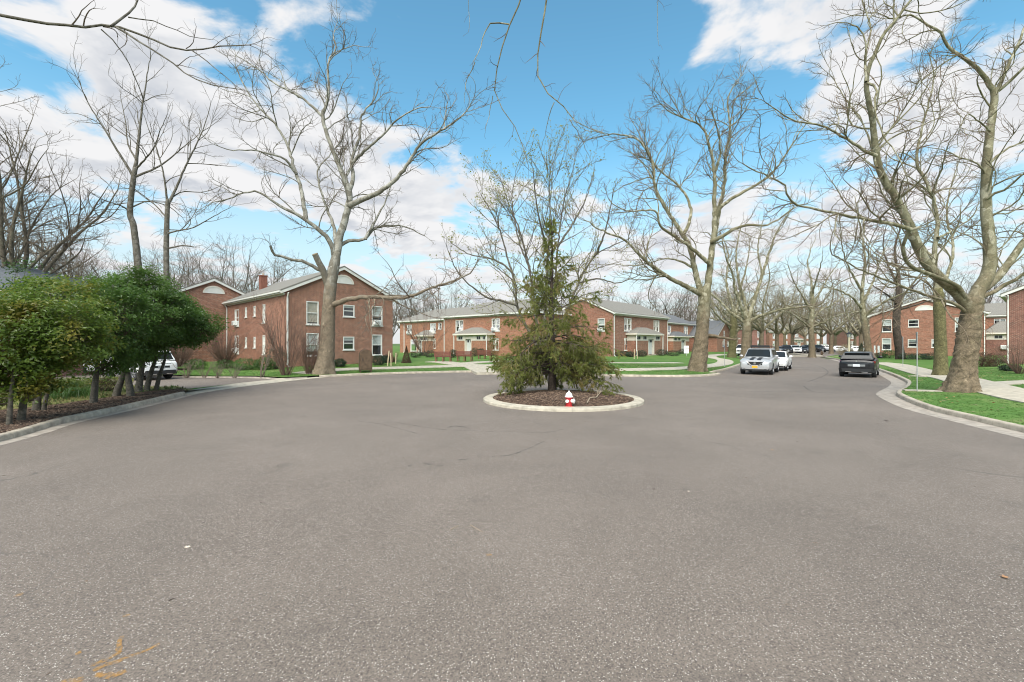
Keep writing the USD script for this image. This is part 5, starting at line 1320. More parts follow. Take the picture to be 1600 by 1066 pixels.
lm = traced(b, A, 6.6, 0.006, g)
q0 = lm[3][0]; q1 = lm[4][0]
feed += [resample(np.array([[-8.8, 14.2, 9.0, 0.03], [-8.6, 14.0, 9.2, 0.025], lm[0][0]]), 8), resample(np.array([[-9.5, 13.8, 8.6, 0.03], lm[1][0]]), 6), resample(np.array([[-6.6, 10, 9.8, 0.03], [(q0[0] - 6.6) / 2, 12.6, 9.5, 0.015], q0]), 10), resample(np.array([[-9.5, 13.8, 8.6, 0.02], q1]), 6)]
for q in feed + lm:
    obj('limb', tubes(q[None, :, :3], q[None, :, 3], 8), 'bark_plane', to2, smooth=True)
LP = np.stack([resample(q, K)[:, :3] for q in lm]); LR = np.stack([resample(q, K)[:, 3] for q in lm])
P1, R1 = grow(LP, LR, 2.2, (0.25, 1.0), (52, 14), 0.16, 0.35, 6, 0.20, -0.02, 0.6, 0.0015, g, tips=1, sag=0.15)
P2, R2 = grow(P1, R1, 4.0, (0.2, 1.0), (48, 14), 0.4, 0.16, 4, 0.2, 0.0, 0.6, 0.0012, g)
obj('twigs', join(tubes(P1, R1, 5), tubes(P2, R2, 3)), 'twig_dark', to2, kind='stuff')

# --- the spruce in the island
g = np.random.default_rng(67)
b = np.array([*gp(862, 611, 0.2), 0.0]); b[2] = float(mound(b[0], b[1])) - 0.02
sp = thing('spruce', 'ragged sparse evergreen spruce in the middle of the round island', 'tree', b)
Hs = 6.95
rows = [[0, 0, -0.2, 0.21], [0, 0, 0.15, 0.165], [0.02, 0, 1.5, 0.135], [-0.02, 0, 3.4, 0.085], [0.02, 0, 5.2, 0.045], [0, 0, Hs, 0.012]]
obj('trunk', trunk_mesh(rows, 0.25, seed=17, rough=0.10, sides=20), 'bark_dark', sp, smooth=True)
prof = lambda z: np.interp(z, [0.6, 1.3, 2.2, 3.0, 3.6, 4.2, 5.0, 6.0, 6.9], [2.2, 2.35, 2.2, 1.95, 1.6, 1.05, 0.66, 0.42, 0.12])
nb = 130
z = np.sort(0.75 + (Hs - 0.95) * g.random(nb) ** 1.45)
az = np.arange(nb) * 2.399 + 0.5 * g.standard_normal(nb)
az = np.where((z < 1.6) & (np.abs(((az % 6.283) - 4.71)) < 0.5), az + 1.1, az)           # the foot is open towards the street
L = prof(z) * (0.55 + 0.62 * g.random(nb))
k = 12
P = np.empty((nb, k, 3)); P[:, 0] = np.stack([0 * z, 0 * z, z], 1)
el = np.radians(np.interp(z, [0.6, 2.5, 4.5, 6.9], [2, 14, 34, 60]) + 7 * g.standard_normal(nb))
d = np.stack([np.cos(az) * np.cos(el), np.sin(az) * np.cos(el), np.sin(el)], 1)
for s in range(1, k):
    d = d + 0.05 * g.standard_normal(d.shape); d[:, 2] -= np.interp(z, [0.6, 3, 6.9], [0.060, 0.055, 0.02]) * (1.0 if s < 8 else -0.4)
    d /= np.linalg.norm(d, axis=1, keepdims=True)
    P[:, s] = P[:, s - 1] + d * (L / (k - 1))[:, None]
P[..., 2] = np.maximum(P[..., 2], 0.12)
R = (0.006 + 0.011 * L)[:, None] * np.linspace(1, 0.12, k)
obj('branches', tubes(P, R, 6), 'bark_dark', sp, smooth=True, kind='stuff')
P1, R1 = grow(P, R, 11.0, (0.22, 1.0), (52, 12), 0.34, 0.75, 6, 0.10, -0.16, 0.6, 0.003, g, tips=2, sag=0.30)
P1[..., 2] = np.maximum(P1[..., 2], 0.05)
P2, R2 = grow(P1, R1, 7.0, (0.2, 1.0), (44, 12), 0.45, 0.32, 4, 0.08, -0.16, 0.6, 0.002, g, sag=0.2)
obj('twigs', join(tubes(P1, R1, 4), tubes(P2, R2, 3)), 'twig_grey', sp, kind='stuff')


def needles(P, per, Ln, Wn, g, keep=None):
    N, K, _ = P.shape
    idx = np.repeat(np.arange(N), per)
    t = g.random(len(idx)) ** 0.8 * (K - 1.001); i = t.astype(int); w = (t - i)[:, None]
    c = P[idx, i] * (1 - w) + P[idx, i + 1] * w
    tan = P[idx, i + 1] - P[idx, i]; tan /= np.linalg.norm(tan, axis=1, keepdims=True) + 1e-9
    pr = g.standard_normal(c.shape); pr -= (pr * tan).sum(1)[:, None] * tan; pr /= np.linalg.norm(pr, axis=1, keepdims=True) + 1e-9
    d = tan * 0.8 + pr * 0.62; d[:, 2] -= 0.12; d /= np.linalg.norm(d, axis=1, keepdims=True)
    s = np.cross(d, g.standard_normal(c.shape)); s /= np.linalg.norm(s, axis=1, keepdims=True) + 1e-9
    L = (Ln * (0.6 + 0.8 * g.random(len(idx))))[:, None]
    V = np.stack([c - s * Wn / 2, c + s * Wn / 2, c + d * L], 1).reshape(-1, 3)
    return V, np.arange(len(V)).reshape(-1, 3)


thin1 = np.interp(P1[:, 0, 2], [0, 3.6, 4.6, 6.9], [1, 1, 0.85, 0.75])
q1 = P1[g.random(len(P1)) < thin1]; q2 = P2[g.random(len(P2)) < np.interp(P2[:, 0, 2], [0, 3.4, 4.6, 6.9], [0.95, 0.95, 0.85, 0.75])]
obj('needles', join(needles(q1, 19, 0.11, 0.025, g), needles(q2, 15, 0.095, 0.024, g)), 'needles', sp, kind='stuff')


# --- evergreen shrubs (pruned hollies on short trunks) along the left kerb
def holly(name, label, base, stems, blobs, n, mat_, seed, stem_mat='bark_grey', leaf=0.10):
    g = np.random.default_rng(seed)
    p = thing(name, label, 'shrub', base)
    for (dx, dy, r, tx, ty, tz) in stems:
        rows = [[dx, dy, -0.2, r * 1.5], [dx, dy, 0.1, r * 1.1], [dx * 0.6 + tx * 0.4, dy * 0.6 + ty * 0.4, tz * 0.5, r * 0.9], [tx, ty, tz, r * 0.6], [tx, ty, tz + 0.5, r * 0.3]]
        obj('trunk', trunk_mesh(rows, 0.15, seed=seed % 13 + 1, rough=0.05, sides=16), stem_mat, p, smooth=True)
    cs, ns, tw = [], [], []
    tot = sum(a * bb * c_ for *_, a, bb, c_ in blobs)
    for (x, y, zc, a, bb, c_) in blobs:
        m = int(1.35 * n * a * bb * c_ / tot)
        ncl = max(10, m // 85)
        v = g.standard_normal((ncl, 3)); v /= np.linalg.norm(v, axis=1, keepdims=True)
        rad = 0.76 + 0.30 * g.random(ncl) ** 0.7
        lump = 1 + 0.42 * (meshkit.fbm(v * 2.1 + seed, 3, seed) - 0.5) * 2
        cc = np.array([x, y, zc]) + v * (rad * lump)[:, None] * [a, bb, c_]
        idx = g.integers(0, ncl, m)
        off = g.standard_normal((m, 3)) * [0.165, 0.165, 0.10]
        c = cc[idx] + off
        nn = v[idx] * 0.7 + [0, 0, 1.0] + 0.55 * g.standard_normal((m, 3)); nn /= np.linalg.norm(nn, axis=1, keepdims=True)
        cs.append(c); ns.append(nn)
        o = np.array([x, y, zc - c_ * 0.75])
        s = np.linspace(0, 1, 5)[None, :, None]
        w = o + (cc[:, None] - o) * s + np.concatenate([np.zeros((ncl, 1, 3)), 0.06 * g.standard_normal((ncl, 3, 3)), np.zeros((ncl, 1, 3))], 1)
        tw.append(tubes(w, np.repeat(np.linspace(0.014, 0.003, 5)[None], ncl, 0), 3))
    c, nn = np.vstack(cs), np.vstack(ns)
    N = len(c)
    obj('twigs', join(*tw), 'twig_dark', p, kind='stuff')
    obj('leaves', leaf_quads(c, nn, leaf * (0.7 + 0.6 * g.random(N)), leaf * 0.52 * (0.7 + 0.6 * g.random(N)), g), mat_, p, kind='stuff')
    return p


def gb(x, y):
    p = gp(x, y, 0.15)
    return np.array([p[0], p[1], H(*p)])


holly('holly_shrub', 'yellow-green evergreen shrub at the left edge with thin grey front trunk', gb(14, 662), [(0, 0, 0.05, 0.0, 0.1, 1.3)], [(-0.45, 0.3, 2.1, 1.2, 1.0, 1.05), (-0.2, 0.3, 1.15, 0.75, 0.7, 0.45), (-.35, .0, .75, .5, .4, .35)], 8800, 'leaf_yellow', 201)
holly('holly_shrub', 'yellow-green evergreen shrub on pale lichened trunk, second from left edge', gb(34, 655), [(0, 0, 0.075, 0.1, 0.1, 1.4)], [(0.45, 0.35, 2.3, 1.2, 1.1, 0.95), (0.1, .2, 1.25, .8, .7, .45), (.35, -.1, .8, .5, .4, .4)], 9300, 'leaf_yellow', 202)
holly('holly_shrub', 'evergreen shrub with yellow tipped top, third trunk from the left edge', gb(58, 641), [(0, 0, 0.085, 0.0, 0.1, 1.5), (0.16, 0.05, 0.05, 0.35, 0.2, 1.3)], [(0.1, 0.5, 2.75, 1.25, 1.1, 1.1), (0.95, 0.2, 2.1, 0.85, .8, .75)], 9500, 'leaf_yellow', 203)
holly('holly_shrub', 'open leafy evergreen shrub standing taller behind the yellow-green ones', gb(78, 621), [(0, 0, 0.08, 0.0, 0.1, 2.0)], [(-0.6, 0.1, 2.9, 1.4, 1.2, 1.2), (-1.5, 0.2, 3.4, 0.8, .8, .9), (-.9, 0, 4.1, 0.5, .5, .65)], 7000, 'leaf_shrub', 204)
holly('holly_shrub', 'dark green evergreen shrub on a single straight trunk by the mulch edge', gb(146, 629), [(0, 0, 0.095, 0.05, 0.1, 1.3)], [(0.25, 0.4, 2.6, 1.2, 1.2, 1.3), (.1, .2, 1.5, .8, .7, .6)], 10000, 'leaf_holly', 205)
holly('holly_shrub', 'dark green evergreen shrub on two crossing trunks, tallest of the dark group', gb(192, 619), [(-0.22, 0, 0.11, 0.15, 0.1, 1.3), (0.24, 0.05, 0.11, -0.1, 0.2, 1.3)], [(0.15, 0.5, 3.1, 1.55, 1.3, 1.5), (-.1, .1, 1.55, .8, .7, .6), (.4, .1, 4.1, .7, .7, .6)], 14500, 'leaf_holly', 206)
holly('holly_shrub', 'dark green evergreen shrub right of the crossing trunks over the bed', gb(217, 612), [(0, 0, 0.12, 0.1, 0.1, 1.3)], [(0.45, 0.5, 2.95, 1.4, 1.2, 1.3), (0.1, .2, 1.6, .7, .7, .55)], 11500, 'leaf_holly', 207)
holly('holly_shrub', 'dark green evergreen shrub with long low arm reaching right to the white car', gb(236, 609.5), [(-0.16, 0, 0.10, 0.1, 0.1, 1.3), (0.16, 0.1, 0.08, 0.5, 0.1, 1.3)], [(0.5, 0.5, 2.9, 1.2, 1.1, 1.0), (1.5, 0.4, 2.65, 1.0, .8, .58), (-.6, .1, 1.6, .6, .6, .55)], 11500, 'leaf_holly', 208)

# ------------------------------------------------------------------ cars
def paint(name, col, metal=0.0, rough=0.28, coat=0.7):
    mat(name, {'p': ('principled_bsdf', {'base_color': col, 'metallic': metal, 'roughness': rough, 'coat_weight': coat, 'coat_roughness': 0.05}), 'g': ('geometry', {}), 'n': ('noise_texture', {'scale': 5.0, 'detail': 5.0}),
               'r': ('map_range', {'from_min': 0.3, 'from_max': 0.7, 'to_min': rough - 0.06, 'to_max': rough + 0.12})}, [('g.position', 'n.vector'), ('n.fac', 'r.value'), ('r.result', 'p.roughness')])


paint('paint_silver', (0.47, 0.47, 0.475), 0.4, 0.32)
paint('paint_white', (0.78, 0.78, 0.77), 0.0, 0.3)
paint('paint_black', (0.008, 0.008, 0.010), 0.0, 0.3, 0.15)
paint('paint_dark', (0.04, 0.045, 0.055), 0.3, 0.3)
paint('paint_grey', (0.25, 0.26, 0.28), 0.4, 0.3)
mat('car_glass', {'p': ('principled_bsdf', {'base_color': (0.018, 0.022, 0.025), 'roughness': 0.06, 'specular_ior_level': 0.32})})
mat('lamp_clear', {'p': ('principled_bsdf', {'base_color': (0.62, 0.64, 0.66), 'roughness': 0.12, 'metallic': 0.4, 'coat_weight': 1.0})})
mat('lamp_red', {'p': ('principled_bsdf', {'base_color': (0.17, 0.010, 0.012), 'roughness': 0.15, 'coat_weight': 1.0})})
mat('chrome', {'p': ('principled_bsdf', {'base_color': (0.75, 0.75, 0.76), 'roughness': 0.15, 'metallic': 1.0})})
plain('tyre', (0.022, 0.022, 0.023), 0.85, var=0.2, scale=8)
plain('rim', (0.35, 0.35, 0.36), 0.35, metal=0.7)
plain('plate_orange', (0.72, 0.36, 0.03), 0.5)
plain('plate_white', (0.62, 0.64, 0.66), 0.5)


def loft(st):
    """st: rows (x, half width, underside, waist height, top height)."""
    rings = []
    for x, w, zl, zw, zb in st:
        half = [(0, zl), (w * 0.82, zl), (w * 0.955, zl + 0.10), (w, zw * 0.6 + zl * 0.4), (w, zw), (w * 0.975, zb - 0.07), (w * 0.90, zb - 0.012), (w * 0.5, zb + 0.022), (0, zb + 0.03)]
        ring = half + [(-y, z) for y, z in half[-2:0:-1]]
        rings.append([(x, y, z) for y, z in ring])
    n, m = len(rings), len(rings[0])
    V = np.array(rings).reshape(-1, 3)
    F_ = []
    for i in range(n - 1):
        for j in range(m):
            a, b_, c, d = i * m + j, i * m + (j + 1) % m, (i + 1) * m + (j + 1) % m, (i + 1) * m + j
            F_ += [[a, b_, c], [a, c, d]]
    for e, s in ((0, -1), (n - 1, 1)):
        c = len(V); V = np.vstack([V, V[e * m:(e + 1) * m].mean(0)])
        for j in range(m):
            F_.append([e * m + j, e * m + (j + 1) % m, c] if s > 0 else [e * m + (j + 1) % m, e * m + j, c])
    tm = trimesh.Trimesh(V, np.array(F_), process=True)
    trimesh.repair.fix_normals(tm)
    return tm


def to_manifold(tm):
    return manifold3d.Manifold(manifold3d.Mesh(np.array(tm.vertices, np.float32), np.array(tm.faces, np.uint32)))


def car(name, label, loc, head, colour, kind='suv', group=None, L=4.7, Wd=1.88, Hh=1.70, front=None, rear=None, rack=False, stripes=False, plate='plate_white', detail=True, cat='car', trim_low=True):
    """A car whose nose points along +x before it is turned to the heading (degrees)."""
    p = thing(name, label, cat, loc, head, group)
    h = L / 2; w = Wd / 2
    suv = kind == 'suv'
    zb = 1.06 if suv else 0.92
    st = [(h, w * 0.74, 0.40, 0.56, zb - 0.36), (h - 0.04, w * 0.84, 0.32, 0.60, zb - 0.22), (h - 0.16, w * 0.92, 0.27, 0.64, zb - 0.12), (h - 0.42, w * 0.975, 0.25, 0.68, zb - 0.05), (h - 0.95, w, 0.24, 0.70, zb), (h - 1.35, w, 0.24, 0.72, zb + 0.05), (0.2, w, 0.24, 0.74, zb + 0.07),
          (-h + 1.4, w, 0.24, 0.76, zb + 0.07), (-h + 0.75, w * 0.995, 0.25, 0.76, zb + (0.07 if suv else 0.04)), (-h + 0.28, w * 0.965, 0.28, 0.76, zb + (0.04 if suv else 0.02)), (-h + 0.07, w * 0.91, 0.34, 0.74, zb + (-0.04 if suv else -0.02)), (-h, w * 0.80, 0.42, 0.70, zb - 0.14)]
    body = to_manifold(loft(st))
    wr = 0.36 if suv else 0.33
    wx = (h - 0.92, -h + 0.95)
    for x in wx:
        for s in (-1, 1):
            c = arr(cyl((x, s * (w - 0.30), wr), (x, s * (w + 0.2), wr), wr + 0.055, n=28))
            tmc = trimesh.Trimesh(*c, process=True); trimesh.repair.fix_normals(tmc)
            body -= to_manifold(tmc)
    obj('body', body, colour, p, smooth=28)
    # cabin: a rounded hull with glass set just proud of it
    bf, br = (h - 1.28, -h + (0.16 if suv else 0.72))
    rf, rr = (h - 2.0, -h + (0.52 if suv else 1.45))
    zr = Hh; zg = zb + 0.055
    yb, yt = w * 0.905, w * 0.70
    ym = yt + (yb - yt) * 0.16; zm = zr - 0.075

    def lerp(a, b_, t):
        return tuple(np.array(a) + (np.array(b_) - np.array(a)) * t)
    pts = []
    for s in (-1, 1):
        pts += [(bf, s * yb * 0.93, zg), (bf - 0.25, s * yb, zg), (br, s * yb * 0.93, zg), (br + 0.15, s * yb, zg), (rf + 0.10, s * ym * 0.95, zm), (rf - 0.08, s * ym, zm), (rr - 0.10, s * ym * 0.95, zm), (rr + 0.1, s * ym, zm),
                (rf - 0.22, s * yt * 0.92, zr - 0.012), (rr + 0.15, s * yt * 0.92, zr - 0.012), (rf - 0.3, s * yt * 0.5, zr), (rr + 0.25, s * yt * 0.5, zr), (bf + 0.04, s * yb * 0.5, zg)]
    cabin = hull(pts)
    obj('cabin', cabin, colour, p, smooth=28)

    def side_pt(x, t, s, o=0.012):
        y = yb + (ym - yb) * t + o
        return (x, s * y, zg + (zm - zg) * t + 0.002)
    xs = lambda t: (bf - 0.30 + (rf - 0.12 - bf + 0.30) * t, br + 0.24 + (rr + 0.12 - br - 0.24) * t)
    cuts = [0.0, 0.40, 0.78, 1.0] if suv else [0.0, 0.47, 0.90, 1.0]
    for s in (-1, 1):
        for a, b_ in zip(cuts[:-1], cuts[1:]):
            if b_ - a < 0.12:
                continue
            q = []
            for t in (0.06, 0.90):
                f0, r0 = xs(t)
                q += [side_pt(f0 + (r0 - f0) * (a + 0.018), t, s), side_pt(f0 + (r0 - f0) * (b_ - 0.018), t, s)]
            obj('side_window', arr((np.array(q), np.array([[0, 1, 3, 2]] if s < 0 else [[0, 2, 3, 1]]))), 'car_glass', p)
    ws = np.array([(bf + 0.035, -yb * 0.84, zg + 0.03), (bf + 0.035, yb * 0.84, zg + 0.03), (rf + 0.115, ym * 0.84, zm - 0.015), (rf + 0.115, -ym * 0.84, zm - 0.015), (bf + 0.075, -yb * 0.45, zg + 0.035), (bf + 0.075, yb * 0.45, zg + 0.035)])
    n_ = np.array([zm - zg, 0, bf - rf]); n_ /= np.linalg.norm(n_)
    wsq = [lerp((bf, -yb * 0.93, zg), (rf + 0.10, -ym * 0.95, zm), 0.05), lerp((bf, yb * 0.93, zg), (rf + 0.10, ym * 0.95, zm), 0.05), lerp((bf, yb * 0.93, zg), (rf + 0.10, ym * 0.95, zm), 0.95), lerp((bf, -yb * 0.93, zg), (rf + 0.10, -ym * 0.95, zm), 0.95)]
    wsq = np.array(wsq) * np.array([1, 0.94, 1]) + n_ * 0.03
    obj('windscreen', arr((wsq, np.array([[0, 1, 2, 3]]))), 'car_glass', p)
    n2 = np.array([-(zm - zg), 0, rr - br]); n2 /= np.linalg.norm(n2)
    rw = [lerp((br, -yb * 0.93, zg), (rr - 0.10, -ym * 0.95, zm), 0.08), lerp((br, yb * 0.93, zg), (rr - 0.10, ym * 0.95, zm), 0.08), lerp((br, yb * 0.93, zg), (rr - 0.10, ym * 0.95, zm), 0.88), lerp((br, -yb * 0.93, zg), (rr - 0.10, -ym * 0.95, zm), 0.88)]
    rw = np.array(rw) * np.array([1, 0.90, 1]) + n2 * 0.014
    obj('rear_window', arr((rw, np.array([[0, 3, 2, 1]]))), 'car_glass', p)
    for x in wx:
        for s in (-1, 1):
            y0, y1 = s * (w - 0.245), s * (w - 0.015)
            prof = [(wr * 0.62, -0.115), (wr * 0.93, -0.115), (wr, -0.085), (wr, 0.085), (wr * 0.93, 0.115), (wr * 0.62, 0.115)]
            ty = lathe(prof, 28)
            wl = obj('wheel', remap(ty, (1, 0, 0), (0, 0, 1), (0, s, 0), (x, (y0 + y1) / 2, wr)), 'tyre', p, smooth=40)
            yo = (y0 + y1) / 2 + s * 0.085
            sp_ = [remap(lathe([(wr * 0.60, -0.02), (wr * 0.64, 0.0), (wr * 0.64, 0.02), (wr * 0.585, 0.02), (wr * 0.56, -0.03)], 24), (1, 0, 0), (0, 0, 1), (0, s, 0), (x, yo, wr)), cyl((x, yo - s * 0.04, wr), (x, yo + s * 0.012, wr), wr * 0.16, n=12)]
            for k in range(5):
                a = k * 2 * np.pi / 5 + 0.3
                d = np.array([math.cos(a), 0, math.sin(a)]); e = np.array([-math.sin(a), 0, math.cos(a)])
                c = np.array([x, yo, wr])
                sp_.append(hull([c + d * wr * r + e * t * wr * 0.075 + np.array([0, s * o, 0]) for r in (0.1, 0.6) for t in (-1, 1) for o in (-0.02, 0.008)]))
            obj('rim', join(*sp_), 'rim', wl)
            obj('brake_disc', cyl((x, yo - s * 0.07, wr), (x, yo - s * 0.05, wr), wr * 0.55, n=20), 'dark_metal', wl)
    for s in (-1, 1):
        obj('mirror', hull(trimesh.creation.icosphere(1, 1.0).vertices * [0.075, 0.125, 0.08] + [bf - 0.42, s * (w + 0.10), zg + 0.09]), colour, p, smooth=60)
    # front
    zh = zb - 0.26
    gr = obj('grille', join(box(h - 0.06, h + 0.012, -w * 0.44, w * 0.44, zb - 0.40, zb - 0.20), *[box(h + 0.012, h + 0.018, -w * 0.42, w * 0.42, zb - 0.39 + 0.045 * k, zb - 0.375 + 0.045 * k) for k in range(4)]), 'black_plastic', p)
    for s in (-1, 1):
        obj('headlight', hull([(h - 0.015, s * w * 0.50, zh - 0.05), (h - 0.015, s * w * 0.50, zh + 0.06), (h - 0.09, s * w * 0.84, zh - 0.02), (h - 0.17, s * w * 0.90, zh + 0.09), (h - 0.34, s * w * 0.965, zh + 0.13), (h - 0.24, s * w * 0.955, zh + 0.02), (h - 0.30, s * w * 0.80, zh + 0.09)]), 'lamp_clear', p, smooth=40)
        if front:
            obj('grille_trim', hull([(h + 0.005, s * w * 0.20, zb - 0.46), (h + 0.02, s * w * 0.20, zb - 0.43), (h + 0.005, s * w * 0.50, zb - 0.17), (h + 0.02, s * w * 0.53, zb - 0.17), (h - 0.02, s * w * 0.53, zb - 0.20), (h + 0.02, s * w * 0.26, zb - 0.46), (h - 0.02, s * w * 0.26, zb - 0.46)]), 'chrome', gr)
            obj('fog_lamp', hull([(h - 0.05, s * w * 0.60, 0.44), (h - 0.05, s * w * 0.62, 0.56), (h - 0.14, s * w * 0.88, 0.60), (h - 0.16, s * w * 0.88, 0.46), (h - 0.12, s * w * 0.7, 0.43)]), 'black_plastic', p)
    fb = obj('front_bumper', join(hull([(h - 0.10, -w * 0.84, 0.27), (h - 0.10, w * 0.84, 0.27), (h + 0.015, -w * 0.62, 0.29), (h + 0.015, w * 0.62, 0.29), (h + 0.01, -w * 0.62, 0.40), (h + 0.01, w * 0.62, 0.40), (h - 0.10, -w * 0.86, 0.38), (h - 0.10, w * 0.86, 0.38)])), 'black_plastic', p)
    if front:
        obj('bumper_trim', box(h + 0.012, h + 0.03, -w * 0.56, w * 0.56, 0.375, 0.40), 'chrome', fb)
        obj('emblem', cyl((h + 0.018, 0, zb - 0.30), (h + 0.03, 0, zb - 0.30), 0.075, n=16), 'chrome', gr)
        obj('number_plate', rbox(h + 0.016, h + 0.03, -0.16, 0.16, 0.45, 0.60, 0.004), plate, p)
    # rear
    for s in (-1, 1):
        obj('tail_light', hull([(-h + 0.035, s * w * 0.55, zb - 0.17), (-h + 0.035, s * w * 0.55, zb - 0.08), (-h + 0.07, s * w * 0.88, zb - 0.20), (-h + 0.10, s * w * 0.90, zb - 0.04), (-h + 0.30, s * w * 0.975, zb - 0.06), (-h + 0.27, s * w * 0.975, zb - 0.16), (-h + 0.3, s * w * 0.9, zb - 0.1)]), 'lamp_red', p, smooth=40)
    rb = obj('rear_bumper', hull([(-h + 0.15, -w * 0.93, 0.30), (-h + 0.15, w * 0.93, 0.30), (-h - 0.02, -w * 0.74, 0.34), (-h - 0.02, w * 0.74, 0.34), (-h - 0.02, -w * 0.78, 0.55), (-h - 0.02, w * 0.78, 0.55), (-h + 0.15, -w * 0.965, 0.54), (-h + 0.15, w * 0.965, 0.54)]), 'black_plastic' if trim_low else colour, p)
    if rear:
        obj('number_plate', rbox(-h - 0.012, -h + 0.01, -0.17, 0.17, 0.66, 0.82, 0.004), plate, p)
        obj('plate_recess', join(box(-h - 0.004, -h + 0.02, -0.42, -0.175, 0.68, 0.80), box(-h - 0.004, -h + 0.02, 0.175, 0.42, 0.68, 0.80)), 'grey_metal' if colour == 'paint_black' else 'black_plastic', p)
        obj('spoiler', hull([(rr - 0.26, -ym * 0.9, zm + 0.005), (rr - 0.26, ym * 0.9, zm + 0.005), (rr - 0.26, -ym * 0.9, zm - 0.03), (rr - 0.26, ym * 0.9, zm - 0.03), (rr + 0.1, -yt * 0.92, zr - 0.02), (rr + 0.1, yt * 0.92, zr - 0.02), (rr + 0.1, -yt * 0.92, zm - 0.03), (rr + 0.1, yt * 0.92, zm - 0.03)]), colour, p)
        obj('emblem', cyl((-h - 0.012, 0, zb - 0.06), (-h + 0.06, 0, zb - 0.06), 0.05, n=14), 'chrome', p)
        obj('light_strip', box(-h + 0.0, -h + 0.05, -w * 0.54, w * 0.54, zb - 0.155, zb - 0.12), 'black_plastic', p)
        for s in (-1, 1):
            obj('exhaust_trim', box(-h - 0.03, -h + 0.02, s * 0.40 - 0.15, s * 0.40 + 0.15, 0.325, 0.36), 'chrome', rb)
    if stripes:
        for s in (-1, 1):
            q = []
            for (x, _, _, _, z) in [r for r in st if h - 1.36 <= r[0] <= h - 0.15]:
                q += [(x, s * 0.10, z + 0.037), (x, s * 0.34, z + 0.034)]
            q = np.array(q); k = len(q) // 2
            ff = np.array([[2 * i, 2 * i + 1, 2 * i + 3, 2 * i + 2] for i in range(k - 1)])
            obj('stripe', arr((q, ff if s < 0 else ff[:, ::-1])), 'dark_metal', p)
            obj('roof_stripe', box(rr + 0.3, rf - 0.32, min(s * 0.10, s * 0.30), max(s * 0.10, s * 0.30), zr + 0.001, zr + 0.004), 'dark_metal', p)
    if rack:
        q = [rbox(rr + 0.35, rf - 0.35, s * 0.56 - 0.025, s * 0.56 + 0.025, zr + 0.10, zr + 0.15, 0.008) for s in (-1, 1)]
        q += [rbox(x - 0.025, x + 0.025, -0.535, 0.535, zr + 0.10, zr + 0.15, 0.008) for x in np.linspace(rr + 0.38, rf - 0.38, 6)]
        q += [cyl((x, s * 0.56, zr - 0.06), (x, s * 0.56, zr + 0.11), 0.02, n=8) for x in (rr + 0.5, rf - 0.5) for s in (-1, 1)]
        q += [rbox(rf - 0.36, rf - 0.30, -0.585, 0.585, zr + 0.04, zr + 0.20, 0.01)]
        obj('roof_rack', join(*q), 'dark_metal', p)
    return p


hd_ = lambda v: math.degrees(math.atan2(v[1], v[0]))
fwd = np.array([-0.588, -0.809])
fc = np.array([15.95, 29.9])
car('silver_car', 'silver car with dark bonnet stripes, roof rack and orange plate facing the camera', (*(fc - fwd * 2.45), 0.0), hd_(fwd), 'paint_silver', L=4.9, Wd=1.95, Hh=1.74, front=True, rack=True, stripes=True, plate='plate_orange')
car('white_car', 'white car parked close behind the silver striped car', (*(fc - fwd * 8.0 + np.array([0.809, -0.588]) * 0.42), 0.0), hd_(fwd), 'paint_white', kind='sedan', L=4.7, Wd=1.85, Hh=1.46, front=True)
hb_ = np.array([0.66, 0.751])
car('black_car', 'black car seen from behind, driving away at the right kerb', (*(np.array([20.85, 27.55]) + hb_ * 2.2), 0.0), hd_(hb_), 'paint_black', L=4.4, Wd=1.86, Hh=1.56, rear=True)
hw = np.array([-0.90, 0.436])
car('white_car', 'white car seen from behind on the drive, right of the evergreen shrubs', (*(np.array([-19.7, 25.6]) + hw * 2.3), 0.012), hd_(hw), 'paint_white', L=4.55, Wd=1.86, Hh=1.66, rear=True, plate='grey_metal')
car('white_car', 'white car mostly hidden behind the dark evergreen shrubs', (-26.8, 30.6, 0.012), 190, 'paint_white', kind='sedan', L=4.7, Wd=1.85, Hh=1.46)
q = gl(1156, 556.5)
car('white_car', 'white car nose showing between the two trunks left of the silver car', (*(q[:2] + np.array([1.3, 1.7])), q[2]), hd_((-0.6, -0.8)), 'paint_white', L=4.6, Wd=1.85, Hh=1.66, front=True)
for x, Y, col, kd, a, lab in ((1216, 92, 'paint_grey', 'sedan', -112, 'grey car at the left end of the far parked row'), (1229, 91, 'paint_black', 'suv', -114, 'black car in the far parked row, second from its left end'), (1242, 93, 'paint_white', 'suv', -112, 'white car in the far parked row between two dark ones'),
                              (1253, 95, 'paint_dark', 'sedan', -110, 'dark car in the far parked row just left of the mid street tree'), (1261.5, 98, 'paint_dark', 'suv', -110, 'dark car half behind the mid street tree'), (1278, 104, 'paint_black', 'suv', -100, 'black car glimpsed just right of the mid street tree'),
                              (1291, 108, 'paint_white', 'suv', -20, 'distant white car right of the mid street tree'), (1311, 100, 'paint_white', 'sedan', -14, 'distant white car left of the street lamp'), (1338, 98, 'paint_white', 'sedan', -14, 'distant white car right of the street lamp')):
    car('parked_car', lab, ((x - HX) / F * Y, Y, 0.0), a, col, kind=kd, L=4.6, Wd=1.85, Hh=1.68 if kd == 'suv' else 1.46, front=True, group='cars parked far down the street')

